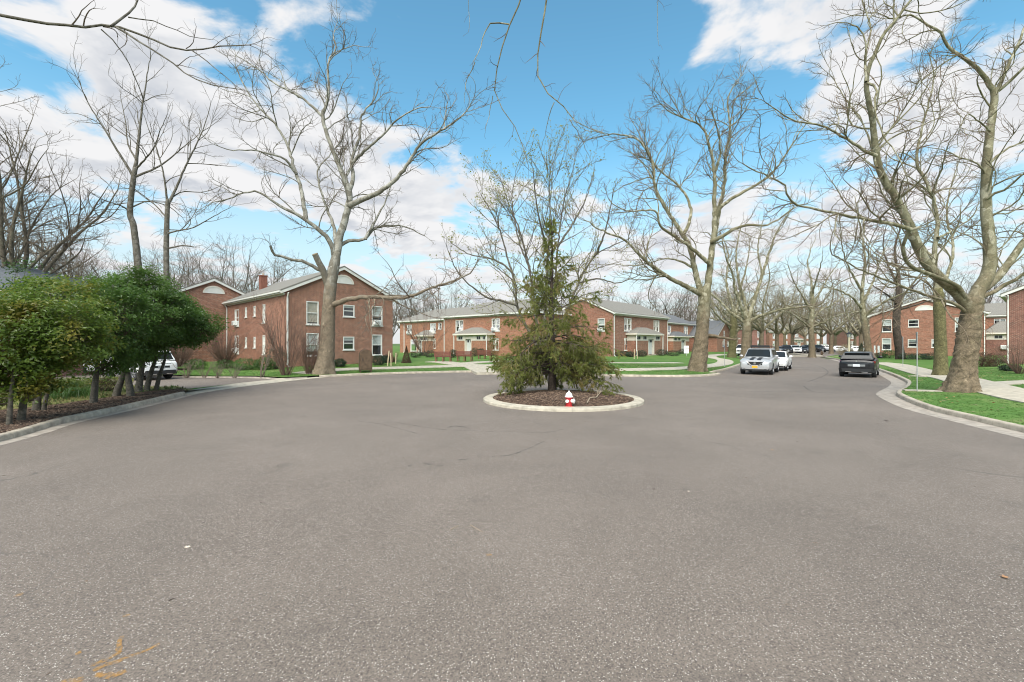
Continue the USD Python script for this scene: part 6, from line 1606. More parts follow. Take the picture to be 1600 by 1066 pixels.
# ------------------------------------------------------------------ street furniture
plain('red_paint', (0.42, 0.018, 0.022), 0.45, var=0.2, scale=12)
plain('hydrant_white', (0.70, 0.69, 0.66), 0.5, var=0.1, scale=12)
plain('rust', (0.095, 0.060, 0.035), 0.75, var=0.5, scale=7, bump=0.3, detail=7)
plain('bench_wood', (0.21, 0.075, 0.055), 0.65, var=0.3, scale=6, island=0.1)
plain('stake_wood', (0.52, 0.42, 0.28), 0.8, var=0.2, scale=8)
plain('galvanised', (0.36, 0.37, 0.36), 0.5, metal=0.5, var=0.2, scale=8)
plain('sign_white', (0.75, 0.75, 0.74), 0.5)
plain('sign_blue', (0.05, 0.12, 0.36), 0.5)
plain('lamp_beige', (0.52, 0.46, 0.33), 0.6, var=0.1)
plain('rope_white', (0.7, 0.68, 0.62), 0.8)
plain('dead_wood', (0.30, 0.235, 0.165), 0.85, var=0.3, scale=10)


def hydrant(name, label, loc, rz, red='red_paint', white='hydrant_white', s=1.0):
    p = thing(name, label, 'fire hydrant', loc, rz, sc=s)
    obj('barrel', lathe([(0.0, -0.1), (0.125, -0.1), (0.125, 0.03), (0.165, 0.035), (0.165, 0.075), (0.118, 0.085), (0.112, 0.36), (0.145, 0.375), (0.145, 0.41), (0, 0.41)], 24), red, p, smooth=35)
    bo = obj('bonnet', lathe([(0, 0.411), (0.15, 0.411), (0.152, 0.44), (0.128, 0.455), (0.122, 0.50), (0.095, 0.555), (0.05, 0.588), (0, 0.592)], 24), white, p, smooth=45)
    obj('nut', lathe([(0, 0.592), (0.035, 0.592), (0.03, 0.645), (0, 0.645)], 5), white, bo)
    for nm, a, r, o in (('outlet_cap', 0, 0.062, 0.205), ('outlet_cap', 180, 0.062, 0.205), ('pumper_cap', -90, 0.088, 0.215)):
        c, s_ = math.cos(math.radians(a)), math.sin(math.radians(a))
        cp = obj(nm, join(cyl((c * 0.09, s_ * 0.09, 0.27), (c * (o - 0.035), s_ * (o - 0.035), 0.27), r * 0.8, n=14), cyl((c * (o - 0.035), s_ * (o - 0.035), 0.27), (c * o, s_ * o, 0.27), r, n=16)), white, p)
        obj('cap_nut', cyl((c * o, s_ * o, 0.27), (c * (o + 0.03), s_ * (o + 0.03), 0.27), 0.022, n=5), white, cp)
    obj('bolts', join(*[cyl((0.15 * math.cos(t), 0.15 * math.sin(t), 0.07), (0.15 * math.cos(t), 0.15 * math.sin(t), 0.095), 0.011, n=6) for t in np.linspace(0, 6.28, 8, endpoint=False)]), 'dark_metal', p)
    return p


q = gp(889, 629.5, 0.22)
hydrant('fire_hydrant', 'red fire hydrant with white cap in the mulch of the round island', (*q, float(mound(*q)) - 0.05), 62, s=0.84)
q = gl(1284, 555)
hydrant('fire_hydrant', 'small dark fire hydrant on the grass corner right of the mid street tree', q, 20, 'rust', 'rust', 1.1)

q = gl(571, 581.5)
mb = thing('relay_box', 'rusty brown round topped mail storage box on the grass by the kerb', 'mailbox', q, 112, sc=1.12)
shape = sg.Polygon([(-0.36, 0.13), (0.36, 0.13), (0.36, 1.02)] + [(0.36 * math.cos(t), 1.02 + 0.34 * math.sin(t)) for t in np.linspace(0, np.pi, 15)][1:-1] + [(-0.36, 1.02)])
obj('body', remap(prism(shape, -0.42, 0.42), (0, 1, 0), (0, 0, 1), (1, 0, 0)), 'rust', mb, smooth=30)
for sx in (-1, 1):
    for sy in (-1, 1):
        obj('leg', rbox(sx * 0.36 - 0.035, sx * 0.36 + 0.035, sy * 0.30 - 0.035, sy * 0.30 + 0.035, -0.05, 0.13, 0.004), 'rust', mb)
dr = obj('door', remap(prism(affinity.scale(shape, 0.86, 0.86), 0.421, 0.437), (0, 1, 0), (0, 0, 1), (-1, 0, 0)), 'rust', mb)
obj('handle', rbox(-0.475, -0.438, 0.16, 0.20, 0.70, 0.84, 0.006), 'dark_metal', dr)


def bench(label, loc, rz, Lb=1.55):
    p = thing('bench', label, 'bench', loc, rz, 'red brown benches on the courtyard path')
    for k in range(4):
        obj('seat_slat', rbox(-Lb / 2, Lb / 2, -0.22 + k * 0.118, -0.115 + k * 0.118, 0.43, 0.465, 0.006), 'bench_wood', p)
    for k in range(4):
        obj('back_slat', remap(rbox(-Lb / 2, Lb / 2, -0.05, 0.05, -0.017, 0.017, 0.006), (1, 0, 0), (0, 0.22, 0.975), (0, -0.975, 0.22), (0, 0.275 + 0.026 * k, 0.53 + 0.115 * k)), 'bench_wood', p)
    for x in (-Lb / 2 + 0.12, 0, Lb / 2 - 0.12):
        obj('leg', join(rbox(x - 0.035, x + 0.035, -0.20, -0.13, -0.04, 0.429, 0.004), rbox(x - 0.035, x + 0.035, 0.19, 0.26, -0.04, 0.429, 0.004), hull([(x + a, y, z) for a in (-0.03, 0.03) for y, z in ((0.20, 0.42), (0.26, 0.42), (0.345, 0.88), (0.385, 0.88))])), 'bench_wood', p)
    for x in (-Lb / 2 + 0.12, Lb / 2 - 0.12):
        obj('armrest', rbox(x - 0.035, x + 0.035, -0.22, 0.30, 0.62, 0.655, 0.006), 'bench_wood', p)
    return p


bench('left one of the two red brown slatted benches before the courtyard house', gl(693, 565.5), 172)
bench('right one of the two red brown slatted benches before the courtyard house', gl(726.5, 564.5), 165)
bench('low red brown bench half hidden by yellow shrubs right of the bench pair', gl(758, 561), 160)


def signpost(label, loc, h, plates, rz, mat_='galvanised'):
    p = thing('signpost', label, 'signpost', loc, rz)
    obj('post', join(box(-0.03, 0.03, -0.004, 0.004, -0.3, h), box(-0.034, -0.028, -0.026, 0.004, -0.3, h), box(0.028, 0.034, -0.026, 0.004, -0.3, h)), mat_, p)
    for z0, z1, w_, m_ in plates:
        s = obj('sign_plate', rbox(-w_ / 2, w_ / 2, 0.006, 0.012, z0, z1, 0.002), m_, p)
        obj('bolt', join(*[cyl((0, 0.012, z), (0, 0.018, z), 0.012, n=6) for z in (z0 + 0.05, z1 - 0.05)]), 'galvanised', s)
    return p


signpost('tall thin signpost with white plate on the lawn left of the silver car', gl(1131.5, 574), 2.95, [(2.30, 2.95, 0.31, 'sign_white'), (1.75, 2.28, 0.31, 'sign_white'), (1.60, 1.74, 0.31, 'sign_blue')], 75)
signpost('grey signpost at the kerb left of the biggest trunk', gl(1432.5, 611.5), 2.42, [(1.95, 2.40, 0.31, 'galvanised')], 55)
signpost('thin grey signpost farther along the kerb right of the black car', gl(1410.5, 574.5), 2.45, [(2.0, 2.42, 0.30, 'galvanised')], 57)
for x, y, lab in ((1367, 556.5, 'left of two small white notice signs on posts by the gabled house corner'), (1373, 557.5, 'right of two small white notice signs on posts by the gabled house corner')):
    signpost(lab, gl(x, y), 1.45, [(0.45, 1.42, 0.24, 'sign_white')], 110)
signpost('white house notice board in the grass before the far porch right of the spruce', gl(1072.5, 556.5), 1.35, [(0.95, 1.32, 0.6, 'sign_white'), (0.35, 0.90, 0.6, 'sign_white')], 155)

q = np.array([(1326.5 - HX) / F * 54, 54.0, 0.35])
lp = thing('street_lamp', 'beige post lamp with dark lantern behind the black car', 'street lamp', q)
obj('post', lathe([(0, -0.2), (0.16, -0.2), (0.16, 0.35), (0.105, 0.42), (0.085, 2.35), (0.11, 2.37), (0.11, 2.42), (0, 2.42)], 14), 'lamp_beige', lp, smooth=35)
ln = obj('lantern', join(lathe([(0, 2.42), (0.13, 2.42), (0.22, 2.80), (0.20, 2.81), (0, 2.81)], 8)), 'lamp_clear', lp)
obj('cap', lathe([(0, 2.811), (0.30, 2.811), (0.30, 2.84), (0.10, 3.0), (0.03, 3.05), (0, 3.12)], 8), 'dark_metal', ln)
obj('cage', join(*[cyl((0.135 * math.cos(t), 0.135 * math.sin(t), 2.42), (0.225 * math.cos(t), 0.225 * math.sin(t), 2.81), 0.014, n=5) for t in np.linspace(0, 2 * np.pi, 8, endpoint=False)]), 'dark_metal', ln)

for k, (x, y, hh, tl, lab) in enumerate(((605.5, 571, 1.15, 6, 'tallest pale wooden stake in the lawn right of the rusty box'), (611, 572, 0.98, -2, 'second pale wooden stake beside the tallest, right of the rusty box'), (618, 568, 0.85, 3, 'rearmost pale wooden stake near the left house corner'), (991, 561, 1.0, 4, 'left wooden stake in the lawn before the porch right of the spruce'), (996, 560.5, 0.85, -5, 'right wooden stake in the lawn before the porch right of the spruce'))):
    p = thing('wooden_stake', lab, 'stake', gl(x, y), 20 * k, 'wooden stakes in the lawns')
    a = math.radians(tl)
    obj('post', remap(join(rbox(-0.035, 0.035, -0.035, 0.035, -0.2, hh, 0.004), hull([(-0.034, -0.034, hh), (0.034, -0.034, hh), (0.034, 0.034, hh), (-0.034, 0.034, hh), (0, 0, hh + 0.05)])), (math.cos(a), 0, -math.sin(a)), (0, 1, 0), (math.sin(a), 0, math.cos(a))), 'stake_wood', p)


# ------------------------------------------------------------------ shrubs and small plants
def bush(name, label, loc, size, material, n=1500, seed=1, leaf=0.07, cat='shrub', group=None, cone=False, stemm='twig_dark'):
    g = np.random.default_rng(seed)
    p = thing(name, label, cat, loc, 0, group)
    a, bb, c_ = size
    v = g.standard_normal((n, 3)); v /= np.linalg.norm(v, axis=1, keepdims=True)
    r = 0.55 + 0.5 * g.random(n) ** 0.6
    lump = 1 + 0.5 * (meshkit.fbm(v * 2.3 + seed * 3.7, 3, seed) - 0.5)
    c = v * (r * lump)[:, None] * [a, bb, c_]
    c[:, 2] += c_ * 0.92
    if cone:
        t = g.random(n) ** 1.5
        an = g.random(n) * 6.283
        rr = (1 - t) * (0.7 + 0.35 * g.random(n))
        c = np.stack([np.cos(an) * rr * a, np.sin(an) * rr * bb, t * 2 * c_], 1)
        v = np.stack([np.cos(an), np.sin(an), 0.4 + 0 * an], 1)
    keep = c[:, 2] > 0.01
    c, v = c[keep], v[keep]
    nn = v * 0.8 + [0, 0, 0.6] + 0.7 * g.standard_normal(c.shape); nn /= np.linalg.norm(nn, axis=1, keepdims=True)
    m = 14
    d = g.standard_normal((m, 3)); d[:, 2] = np.abs(d[:, 2]) + 0.6; d /= np.linalg.norm(d, axis=1, keepdims=True)
    s = np.linspace(0, 1, 4)[None, :, None]
    obj('stems', tubes(d[:, None] * s * [a, bb, c_ * 1.4] * 0.9 - [0, 0, 0.05], np.repeat(np.linspace(0.016, 0.005, 4)[None], m, 0), 4), stemm, p, kind='stuff')
    obj('leaves', leaf_quads(c, nn, leaf * (0.7 + 0.6 * g.random(len(c))), leaf * 0.55 * (0.7 + 0.6 * g.random(len(c))), g), material, p, kind='stuff')
    return p


def twig_shrub(name, label, loc, n, h, spread, seed, material='twig_red', d1=5.0, d2=4.0, group=None, r=0.014, curved=0.05):
    g = np.random.default_rng(seed)
    p = thing(name, label, 'shrub', loc, 0, group)
    k = 9
    az = g.random(n) * 6.283
    el = np.radians(90 - spread * np.sqrt(g.random(n)))
    d = np.stack([np.cos(az) * np.cos(el), np.sin(az) * np.cos(el), np.sin(el)], 1)
    L = h * (0.65 + 0.4 * g.random(n))
    P = np.empty((n, k, 3)); P[:, 0] = np.stack([0.12 * h ** 0.5 * np.cos(az) * g.random(n), 0.12 * h ** 0.5 * np.sin(az) * g.random(n), -0.05 + 0 * az], 1)
    for s in range(1, k):
        d = d + curved * g.standard_normal(d.shape); d[:, 2] += 0.02; d /= np.linalg.norm(d, axis=1, keepdims=True)
        P[:, s] = P[:, s - 1] + d * (L / (k - 1))[:, None]
    R = (r * (0.7 + 0.6 * g.random(n)))[:, None] * np.linspace(1, 0.3, k)
    obj('stems', tubes(P, R, 6), material, p, smooth=True, kind='stuff')
    P1, R1 = grow(P, R, d1, (0.2, 1.0), (34, 12), 0.30, 0.8, 6, 0.10, 0.10, 0.6, 0.004, g, tips=1)
    P2, R2 = grow(P1, R1, d2, (0.2, 1.0), (36, 12), 0.4, 0.35, 4, 0.1, 0.08, 0.7, 0.0035, g)
    obj('twigs', join(tubes(P1, R1, 4), tubes(P2, R2, 3)), material, p, kind='stuff')
    return p


gs = 'short bare shrubs by the drive kerb'
for k, (x, y, n, h, sd, lab) in enumerate(((292, 589.5, 20, 1.15, 301, 'first short bare shrub by the drive, next to the white car'), (319, 589, 15, 0.95, 302, 'second short bare shrub along the drive kerb'), (340, 589.5, 18, 1.1, 303, 'third short bare shrub along the drive kerb'), (367, 589.5, 17, 1.05, 304, 'fourth short bare shrub along the drive kerb'))):
    twig_shrub('bare_shrub', lab, gl(x, y), n, h, 36, sd, 'twig_grey', group=gs, curved=0.1, d1=4.0, r=0.011)
twig_shrub('bare_shrub', 'tall many stemmed bare shrub before the left house, left of the big pale trunk', gl(446, 586), 26, 4.4, 27, 305, 'twig_red', d1=3.4, d2=3.2, r=0.022, curved=0.06)
twig_shrub('bare_shrub', 'thin leaning bare shrub with few long stems before the left house side wall', gl(408, 588.5), 5, 3.6, 24, 306, 'twig_grey', d1=1.8, d2=2.4, r=0.022)
twig_shrub('bare_shrub', 'tangled bare shrub of upright shoots right against the big pale trunk', gl(484, 584.5), 60, 3.0, 24, 307, 'twig_red', d1=3.0, d2=2.8, r=0.013)
twig_shrub('bare_shrub', 'wide tangle of brown shoots below the lunette gable wing', np.array([-21.6, 34.2, 0.42]), 130, 2.7, 44, 308, 'twig_red', d1=2.4, d2=2.2)
twig_shrub('bare_shrub', 'brown tangle of shoots between the white car and the left house', np.array([-24.4, 33.4, 0.42]), 110, 2.3, 44, 309, 'twig_red', d1=2.4, d2=2.2)
twig_shrub('bare_shrub', 'reddish bare tree shrub in the gap right of the left house', np.array([-11.6, 60.0, 0.42]), 26, 6.4, 42, 310, 'twig_red', d1=3.4, d2=3.0, r=0.03)
twig_shrub('bare_shrub', 'low bare twigs before the left house right corner', gl(614, 566), 40, 0.9, 36, 311, 'twig_red')
twig_shrub('bare_shrub', 'bare shrub against the right edge house wall', gl(1592, 584), 40, 2.1, 40, 312, 'twig_red', d1=3.5, d2=3.5)
P_ = lambda X, Y: np.array([X, Y, H(X, Y) - 0.02])
gh = 'green shrubs under the left house side wall'
for k, (x, y, a, c_, lab) in enumerate(((306, 577.5, 0.75, 0.42, 'fresh green shrub nearest the lunette wing wall'), (352, 576, 0.6, 0.36, 'small fresh green shrub under the left house downpipe'), (383, 578.5, 0.95, 0.42, 'broad bright green shrub under the left house side windows'), (413, 578.5, 0.7, 0.45, 'green shrub near the left house front corner'))):
    bush('green_shrub', lab, gl(x, y), (a, 0.6, c_), 'leaf_shrub', 1500, 320 + k, 0.085, group=gh)
bush('dark_shrub', 'dark evergreen shrub at the left house corner behind tall bare stems', gl(431, 577), (0.7, 0.6, 0.85), 'leaf_dark', 1500, 330, 0.08)
for k, (x, y, a, c_, m_, lab) in enumerate(((531, 572, 0.45, 0.32, 'leaf_dark', 'small dark shrub under the left house gable, left of the rusty box'), (592, 569.5, 0.6, 0.42, 'leaf_dark', 'dark green shrub right of the rusty box by the house wall'), (603, 567, 0.4, 0.35, 'leaf_dark', 'dark shrub behind the wooden stakes'), (650, 559, 0.8, 0.4, 'leaf_dark', 'dark clipped shrub by the set back porch'), (671, 558.5, 0.9, 0.42, 'leaf_dark', 'dark shrub left of the bench pair by the house'),
                                        (708, 559, 0.5, 0.5, 'leaf_dark', 'dark upright shrub between the two benches'), (733, 555, 0.5, 0.5, 'leaf_dark', 'dark potted shrub by the door behind the benches'), (742, 557, 0.6, 0.55, 'leaf_dark', 'dark round shrub right of the courtyard door'), (752, 556, 0.6, 0.5, 'leaf_dark', 'dark shrub under the courtyard porch right side'),
                                        (771, 556, 1.3, 0.9, 'leaf_bright', 'yellow flowering shrub beside the spruce left edge'), (972, 557, 1.1, 0.35, 'leaf_dark', 'low dark hedge below the window right of the spruce'), (985, 558, 0.6, 0.35, 'leaf_dark', 'low dark shrub right of the spruce hedge'), (1002, 557.5, 0.7, 0.42, 'leaf_dark', 'round dark shrub left of the right porch door'),
                                        (1015, 554.5, 0.6, 0.4, 'leaf_dark', 'dark shrub in front of the right porch door'), (1034, 556, 0.8, 0.45, 'leaf_dark', 'dark shrub at the right porch corner'), (1052, 556.5, 1.0, 0.38, 'leaf_dark', 'low dark hedge before the set back right house'), (1067, 553, 0.8, 0.4, 'leaf_dark', 'dark shrub by the far porch right of the spruce'),
                                        (1376, 560, 0.7, 0.38, 'leaf_dark', 'dark shrub at the gabled house left corner'), (1390, 560, 0.8, 0.55, 'leaf_shrub', 'green shrub under the gabled house left window'), (1418, 561.5, 1.0, 0.36, 'leaf_dark', 'dark hedge right of the dark barked tree'), (1436, 562, 1.1, 0.36, 'leaf_dark', 'dark hedge along the gabled house middle'), (1453, 562, 0.9, 0.36, 'leaf_dark', 'dark hedge beside the mossy trunk'),
                                        (1535, 573, 0.9, 0.55, 'leaf_brown', 'brown green shrub just right of the biggest trunk'), (1552, 573, 0.8, 0.5, 'leaf_brown', 'brown shrub below the recessed porch'), (1578, 580, 0.5, 0.2, 'leaf_dark', 'low plants at the foot of the right edge house'))):
    bush('low_shrub', lab, gl(x, y), (a, 0.55, c_), m_, 1100, 340 + k, 0.09)
bush('rusty_conifer', 'rust brown cone shaped small conifer right of the wooden stakes', gl(635, 567), (0.42, 0.42, 0.72), 'leaf_brown', 1800, 380, 0.08, cone=True)
bush('cone_evergreen', 'small dark cone shaped evergreen left of the leaning tree foot', np.array([(1346 - HX) / F * 62, 62.0, 0.4]), (0.7, 0.7, 0.85), 'leaf_dark', 1800, 381, 0.09, cone=True)
bush('dry_shrub', 'rounded straw coloured shrub around the street lamp post', np.array([(1320 - HX) / F * 58, 58.0, 0.4]), (0.95, 0.8, 0.82), 'leaf_tan', 2200, 382, 0.09)
bush('orange_shrub', 'small orange brown shrub between the evergreen trunks on the left', gl(166, 611), (0.45, 0.4, 0.28), 'leaf_brown', 1100, 383, 0.05)
for k, (x, y, a, lab) in enumerate(((88, 606, 1.1, 'bright yellow-green low planting behind the left shrub trunks'), (122, 603, 1.2, 'yellow-green flowering low planting left of the straight dark trunk'), (170, 601, 1.1, 'yellow-green low planting right of the straight dark trunk'), (12, 610, 1.0, 'yellow-green low planting at the left edge'))):
    bush('low_planting', lab, gl(x, y), (a, 0.6, 0.2), 'leaf_bright', 1500, 390 + k, 0.07, cat='plants')


def daffodils(label, loc, n, spread, seed):
    g = np.random.default_rng(seed)
    p = thing('daffodil_clump', label, 'plants', loc)
    b0 = np.c_[g.standard_normal((n, 2)) * spread, np.zeros(n)]
    d = np.c_[0.25 * g.standard_normal((n, 2)), np.ones(n)]
    L = 0.22 + 0.14 * g.random(n)
    P = b0[:, None] + d[:, None] * (np.linspace(0, 1, 4)[None] * L[:, None])[..., None]
    P[:, 3, :2] += 0.04 * g.standard_normal((n, 2))
    s = g.standard_normal((n, 3)); s[:, 2] = 0; s /= np.linalg.norm(s, axis=1, keepdims=True)
    w = np.array([0.007, 0.008, 0.007, 0.001])
    V = np.stack([P - s[:, None] * w[None, :, None], P + s[:, None] * w[None, :, None]], 2).reshape(-1, 3)
    base = np.arange(n)[:, None] * 8
    f = np.vstack([np.vstack([base + [2 * i, 2 * i + 1, 2 * i + 3], base + [2 * i, 2 * i + 3, 2 * i + 2]]) for i in range(3)])
    obj('blades', (V, f), 'leaf_shrub', p, kind='stuff')


daffodils('larger clump of upright daffodil leaves behind the left evergreen trunks', gl(100, 621), 420, 0.42, 401)
daffodils('smaller clump of upright daffodil leaves nearer the straight dark trunk', gl(118, 617), 200, 0.25, 402)

# fallen branch and rope in the island
q = gp(935, 620, 0.2)
fb_ = thing('fallen_branch', 'pale crooked dead branch lying on the island mulch right of the hydrant', 'branch', (*q, 0))
rows = []
for x, y, dz, r in ((917, 627, 0.02, 0.022), (923, 622, 0.05, 0.02), (931, 621.5, 0.04, 0.018), (940, 615, 0.10, 0.015), (950, 611.5, 0.14, 0.012), (957, 613, 0.10, 0.009), (962, 612, 0.13, 0.005)):
    w = gp(x, y, 0.22)
    rows.append([w[0] - q[0], w[1] - q[1], float(mound(*w)) + dz, r])
rs = resample(rows, 26, 0.004, np.random.default_rng(5))
obj('stem', tubes(rs[None, :, :3], rs[None, :, 3], 8), 'dead_wood', fb_, smooth=True)
P1, R1 = grow(rs[None, :, :3], rs[None, :, 3], 7.0, (0.3, 1.0), (50, 12), 0.35, 0.4, 6, 0.15, 0.05, 0.6, 0.003, np.random.default_rng(6))
obj('twigs', tubes(P1, R1, 5), 'dead_wood', fb_, kind='stuff')
q = gp(882.5, 602, 0.3)
rp = thing('white_rope', 'thin white rope hanging down in front of the spruce above the hydrant', 'rope', (*q, 0))
rs = resample([[0, 0, 0.32, .006], [0.02, 0.0, 1.2, .006], [0.05, 0.02, 2.4, .006], [0.06, 0.10, 3.2, .006], [0.0, 0.25, 3.7, .006]], 24, 0.006, np.random.default_rng(8))
obj('cord', tubes(rs[None, :, :3], rs[None, :, 3], 6), 'rope_white', rp, smooth=True)

# ------------------------------------------------------------------ marks and litter on the road
mat('spray_orange', {'g': ('geometry', {}), 'n': ('noise_texture', {'scale': 28.0, 'detail': 5.0, 'roughness': 0.7}), 'm': ('map_range', {'range_type': 'smoothstep', 'from_min': 0.36, 'from_max': 0.66, 'to_min': 0.0, 'to_max': 0.72, 'clamp': True}), 't': ('transparent_bsdf', {}),
                     'p': ('principled_bsdf', {'base_color': (0.40, 0.21, 0.055), 'roughness': 0.8}), 'x': ('mix_closure', {})}, [('g.position', 'n.vector'), ('n.fac', 'm.value'), ('m.result', 'x.fac'), ('t.BSDF', 'x.closure1'), ('p.BSDF', 'x.closure2')], surface='x.closure')
mat('tar', {'g': ('geometry', {}), 'n': ('noise_texture', {'scale': 5.0, 'detail': 5.0, 'roughness': 0.7}), 'm': ('map_range', {'range_type': 'smoothstep', 'from_min': 0.40, 'from_max': 0.66, 'to_min': 0.0, 'to_max': 0.45, 'clamp': True}), 't': ('transparent_bsdf', {}),
            'p': ('principled_bsdf', {'base_color': (0.045, 0.041, 0.038), 'roughness': 0.7}), 'x': ('mix_closure', {})}, [('g.position', 'n.vector'), ('n.fac', 'm.value'), ('m.result', 'x.fac'), ('t.BSDF', 'x.closure1'), ('p.BSDF', 'x.closure2')], surface='x.closure')


def flat_mark(name, px, width, material, seed, z=0.004):
    g = np.random.default_rng(seed)
    ln = smooth_line([gp(*p) for p in px], 0.05) if len(px) > 1 else np.array([gp(*px[0])] * 2) + [[0, 0], [0.001, 0]]
    pl = sg.LineString(ln + 0.006 * g.standard_normal(ln.shape)).buffer(width / 2, quad_segs=5)
    ex = np.array(pl.exterior.coords)
    ex = ex + width * 0.12 * g.standard_normal(ex.shape)
    pl = sg.Polygon(ex).buffer(0)
    pl = max(getattr(pl, 'geoms', [pl]), key=lambda q_: q_.area)
    pts, t, _ = tri2d(pl)
    obj(name, (np.c_[pts, np.full(len(pts), z)], t), material, road)


for k, (px, w_) in enumerate((([(150, 1046), (175, 1036), (208, 1025), (246, 1009)], 0.035), ([(148, 1040), (165, 1032), (183, 1022)], 0.04), ([(186, 1018), (191, 996)], 0.03), ([(157, 1052), (172, 1058), (192, 1050)], 0.05), ([(100, 1066), (122, 1063)], 0.05), ([(123, 1020), (124, 1019)], 0.03), ([(763, 867)], 0.05), ([(195, 964)], 0.03), ([(28, 930)], 0.045))):
    flat_mark('paint_mark', px, w_, 'spray_orange', 500 + k)
for k, (px, w_) in enumerate((([(1225, 563), (1270, 570), (1291, 578), (1290, 586), (1262, 597)], 0.10), ([(1255, 603), (1270, 612), (1310, 614)], 0.09), ([(1140, 597), (1152, 599)], 0.1), ([(1340, 617), (1390, 620)], 0.12), ([(700, 668), (712, 666), (735, 668.5)], 0.10), ([(620, 660), (640, 664), (690, 671), (760, 674), (850, 676), (880, 671)], 0.05),
                              ([(640, 728), (655, 724), (690, 728)], 0.08), ([(715, 719), (760, 715), (805, 709), (850, 690)], 0.045), ([(560, 658), (600, 664), (660, 680)], 0.04), ([(958, 665), (972, 664)], 0.07), ([(1180, 657), (1205, 660)], 0.05), ([(1130, 617), (1190, 622), (1240, 620)], 0.05))):
    flat_mark('crack', px, w_, 'tar', 530 + k)

leafp = np.array([(0, -0.5), (0.10, -0.2), (0.42, -0.28), (0.28, 0.0), (0.48, 0.22), (0.16, 0.2), (0.0, 0.55), (-0.16, 0.2), (-0.48, 0.22), (-0.28, 0.0), (-0.42, -0.28), (-0.10, -0.2)])


def dry_leaf(label, x, y, s, material, rz, seed):
    g = np.random.default_rng(seed)
    p_ = gp(x, y)
    pts, t, _ = tri2d(sg.Polygon(leafp * s))
    z = 0.006 + 0.18 * s * (np.abs(pts[:, 0]) / s) ** 1.5 + 0.10 * s * g.random(len(pts))
    v = np.c_[pts, z]
    v2 = v + [0, 0, 0.0015]
    m = len(v)
    pth = obj('dry_leaf', (np.vstack([v, v2]), np.vstack([t[:, ::-1], t + m])), material)
    xf = UsdGeom.Xformable(pth)
    xf.AddTranslateOp().Set(Gf.Vec3d(float(p_[0]), float(p_[1]), 0.0)); xf.AddRotateZOp().Set(float(rz))
    tag(pth, label, 'leaf')


plain('leaf_pale', (0.62, 0.54, 0.42), 0.7, var=0.2, scale=40)
plain('leaf_rust', (0.36, 0.19, 0.09), 0.7, var=0.3, scale=40)
plain('leaf_black', (0.05, 0.03, 0.02), 0.7, var=0.3, scale=40)
for k, (x, y, s, m_, lab) in enumerate(((293, 856, 0.060, 'leaf_pale', 'pale curled dry leaf lying on the left foreground asphalt'), (1570, 903.5, 0.075, 'leaf_rust', 'rust brown dry leaf near the right edge of the foreground asphalt'), (1021.5, 765, 0.06, 'leaf_black', 'dark dry leaf on the asphalt right of centre'), (1207, 704, 0.06, 'leaf_rust', 'small brown dry leaf on the asphalt toward the right kerb'), (1076, 768.5, 0.035, 'leaf_pale', 'tiny pale leaf scrap right of the dark leaf'),
                                        (318, 817.5, 0.035, 'leaf_black', 'tiny dark leaf scrap above the pale curled leaf'), (1385, 658, 0.12, 'leaf_black', 'dark leaf scrap on the asphalt left of the right kerb'), (434, 729, 0.05, 'leaf_black', 'tiny dark scrap on the asphalt left of the island'))):
    dry_leaf(lab, x, y, s, m_, 40 * k, 560 + k)
for k, (a, b_, lab) in enumerate((((704, 828), (716, 822), 'left of two thin twigs lying on the centre foreground asphalt'), ((735, 821), (754, 832), 'right of two thin twigs lying on the centre foreground asphalt'))):
    p0, p1 = gp(*a), gp(*b_)
    rs = resample([[*p0, 0.006, 0.004], [*((p0 + p1) / 2 + [0.006, 0.008]), 0.008, 0.004], [*p1, 0.005, 0.003]], 8)
    tag(obj('fallen_twig', tubes(rs[None, :, :3], rs[None, :, 3], 6), 'dead_wood'), lab, 'twig')


# ------------------------------------------------------------------ countless small things: grass blades, bark chips, litter
def instancer(name, label, protos, pos, yaw, scale, cat, tilt=None):
    path = numbered('/World/' + name)
    pi = UsdGeom.PointInstancer.Define(stage, path)
    tg = []
    for k, (m, mt) in enumerate(protos):
        usdkit.mesh(stage, f'{path}/piece_{k:03d}', arr(m), MAT[mt])
        tg.append(Sdf.Path(f'{path}/piece_{k:03d}'))
    pi.CreatePrototypesRel().SetTargets(tg)
    n = len(pos)
    pi.CreatePositionsAttr(Vt.Vec3fArray.FromNumpy(np.asarray(pos, np.float32)))
    pi.CreateProtoIndicesAttr(Vt.IntArray.FromNumpy((np.arange(n) % len(protos)).astype(np.int32)))
    tx = np.zeros(n) if tilt is None else tilt
    q0 = np.stack([np.cos(yaw / 2) * np.cos(tx / 2), np.cos(yaw / 2) * np.sin(tx / 2), np.sin(yaw / 2) * np.sin(tx / 2), np.sin(yaw / 2) * np.cos(tx / 2)], 1)
    pi.CreateOrientationsAttr(Vt.QuathArray([Gf.Quath(*map(float, r)) for r in q0]))
    pi.CreateScalesAttr(Vt.Vec3fArray.FromNumpy(np.repeat(np.asarray(scale, np.float32)[:, None], 3, 1)))
    return tag(pi.GetPrim(), label, cat, kind='stuff')


def scatter(poly, n, g):
    x0, y0, x1, y1 = poly.bounds
    out = np.zeros((0, 2))
    shapely.prepare(poly)
    while len(out) < n:
        p = np.stack([x0 + (x1 - x0) * g.random(n * 3), y0 + (y1 - y0) * g.random(n * 3)], 1)
        out = np.vstack([out, p[shapely.contains_xy(poly, p[:, 0], p[:, 1])]])
    return out[:n]


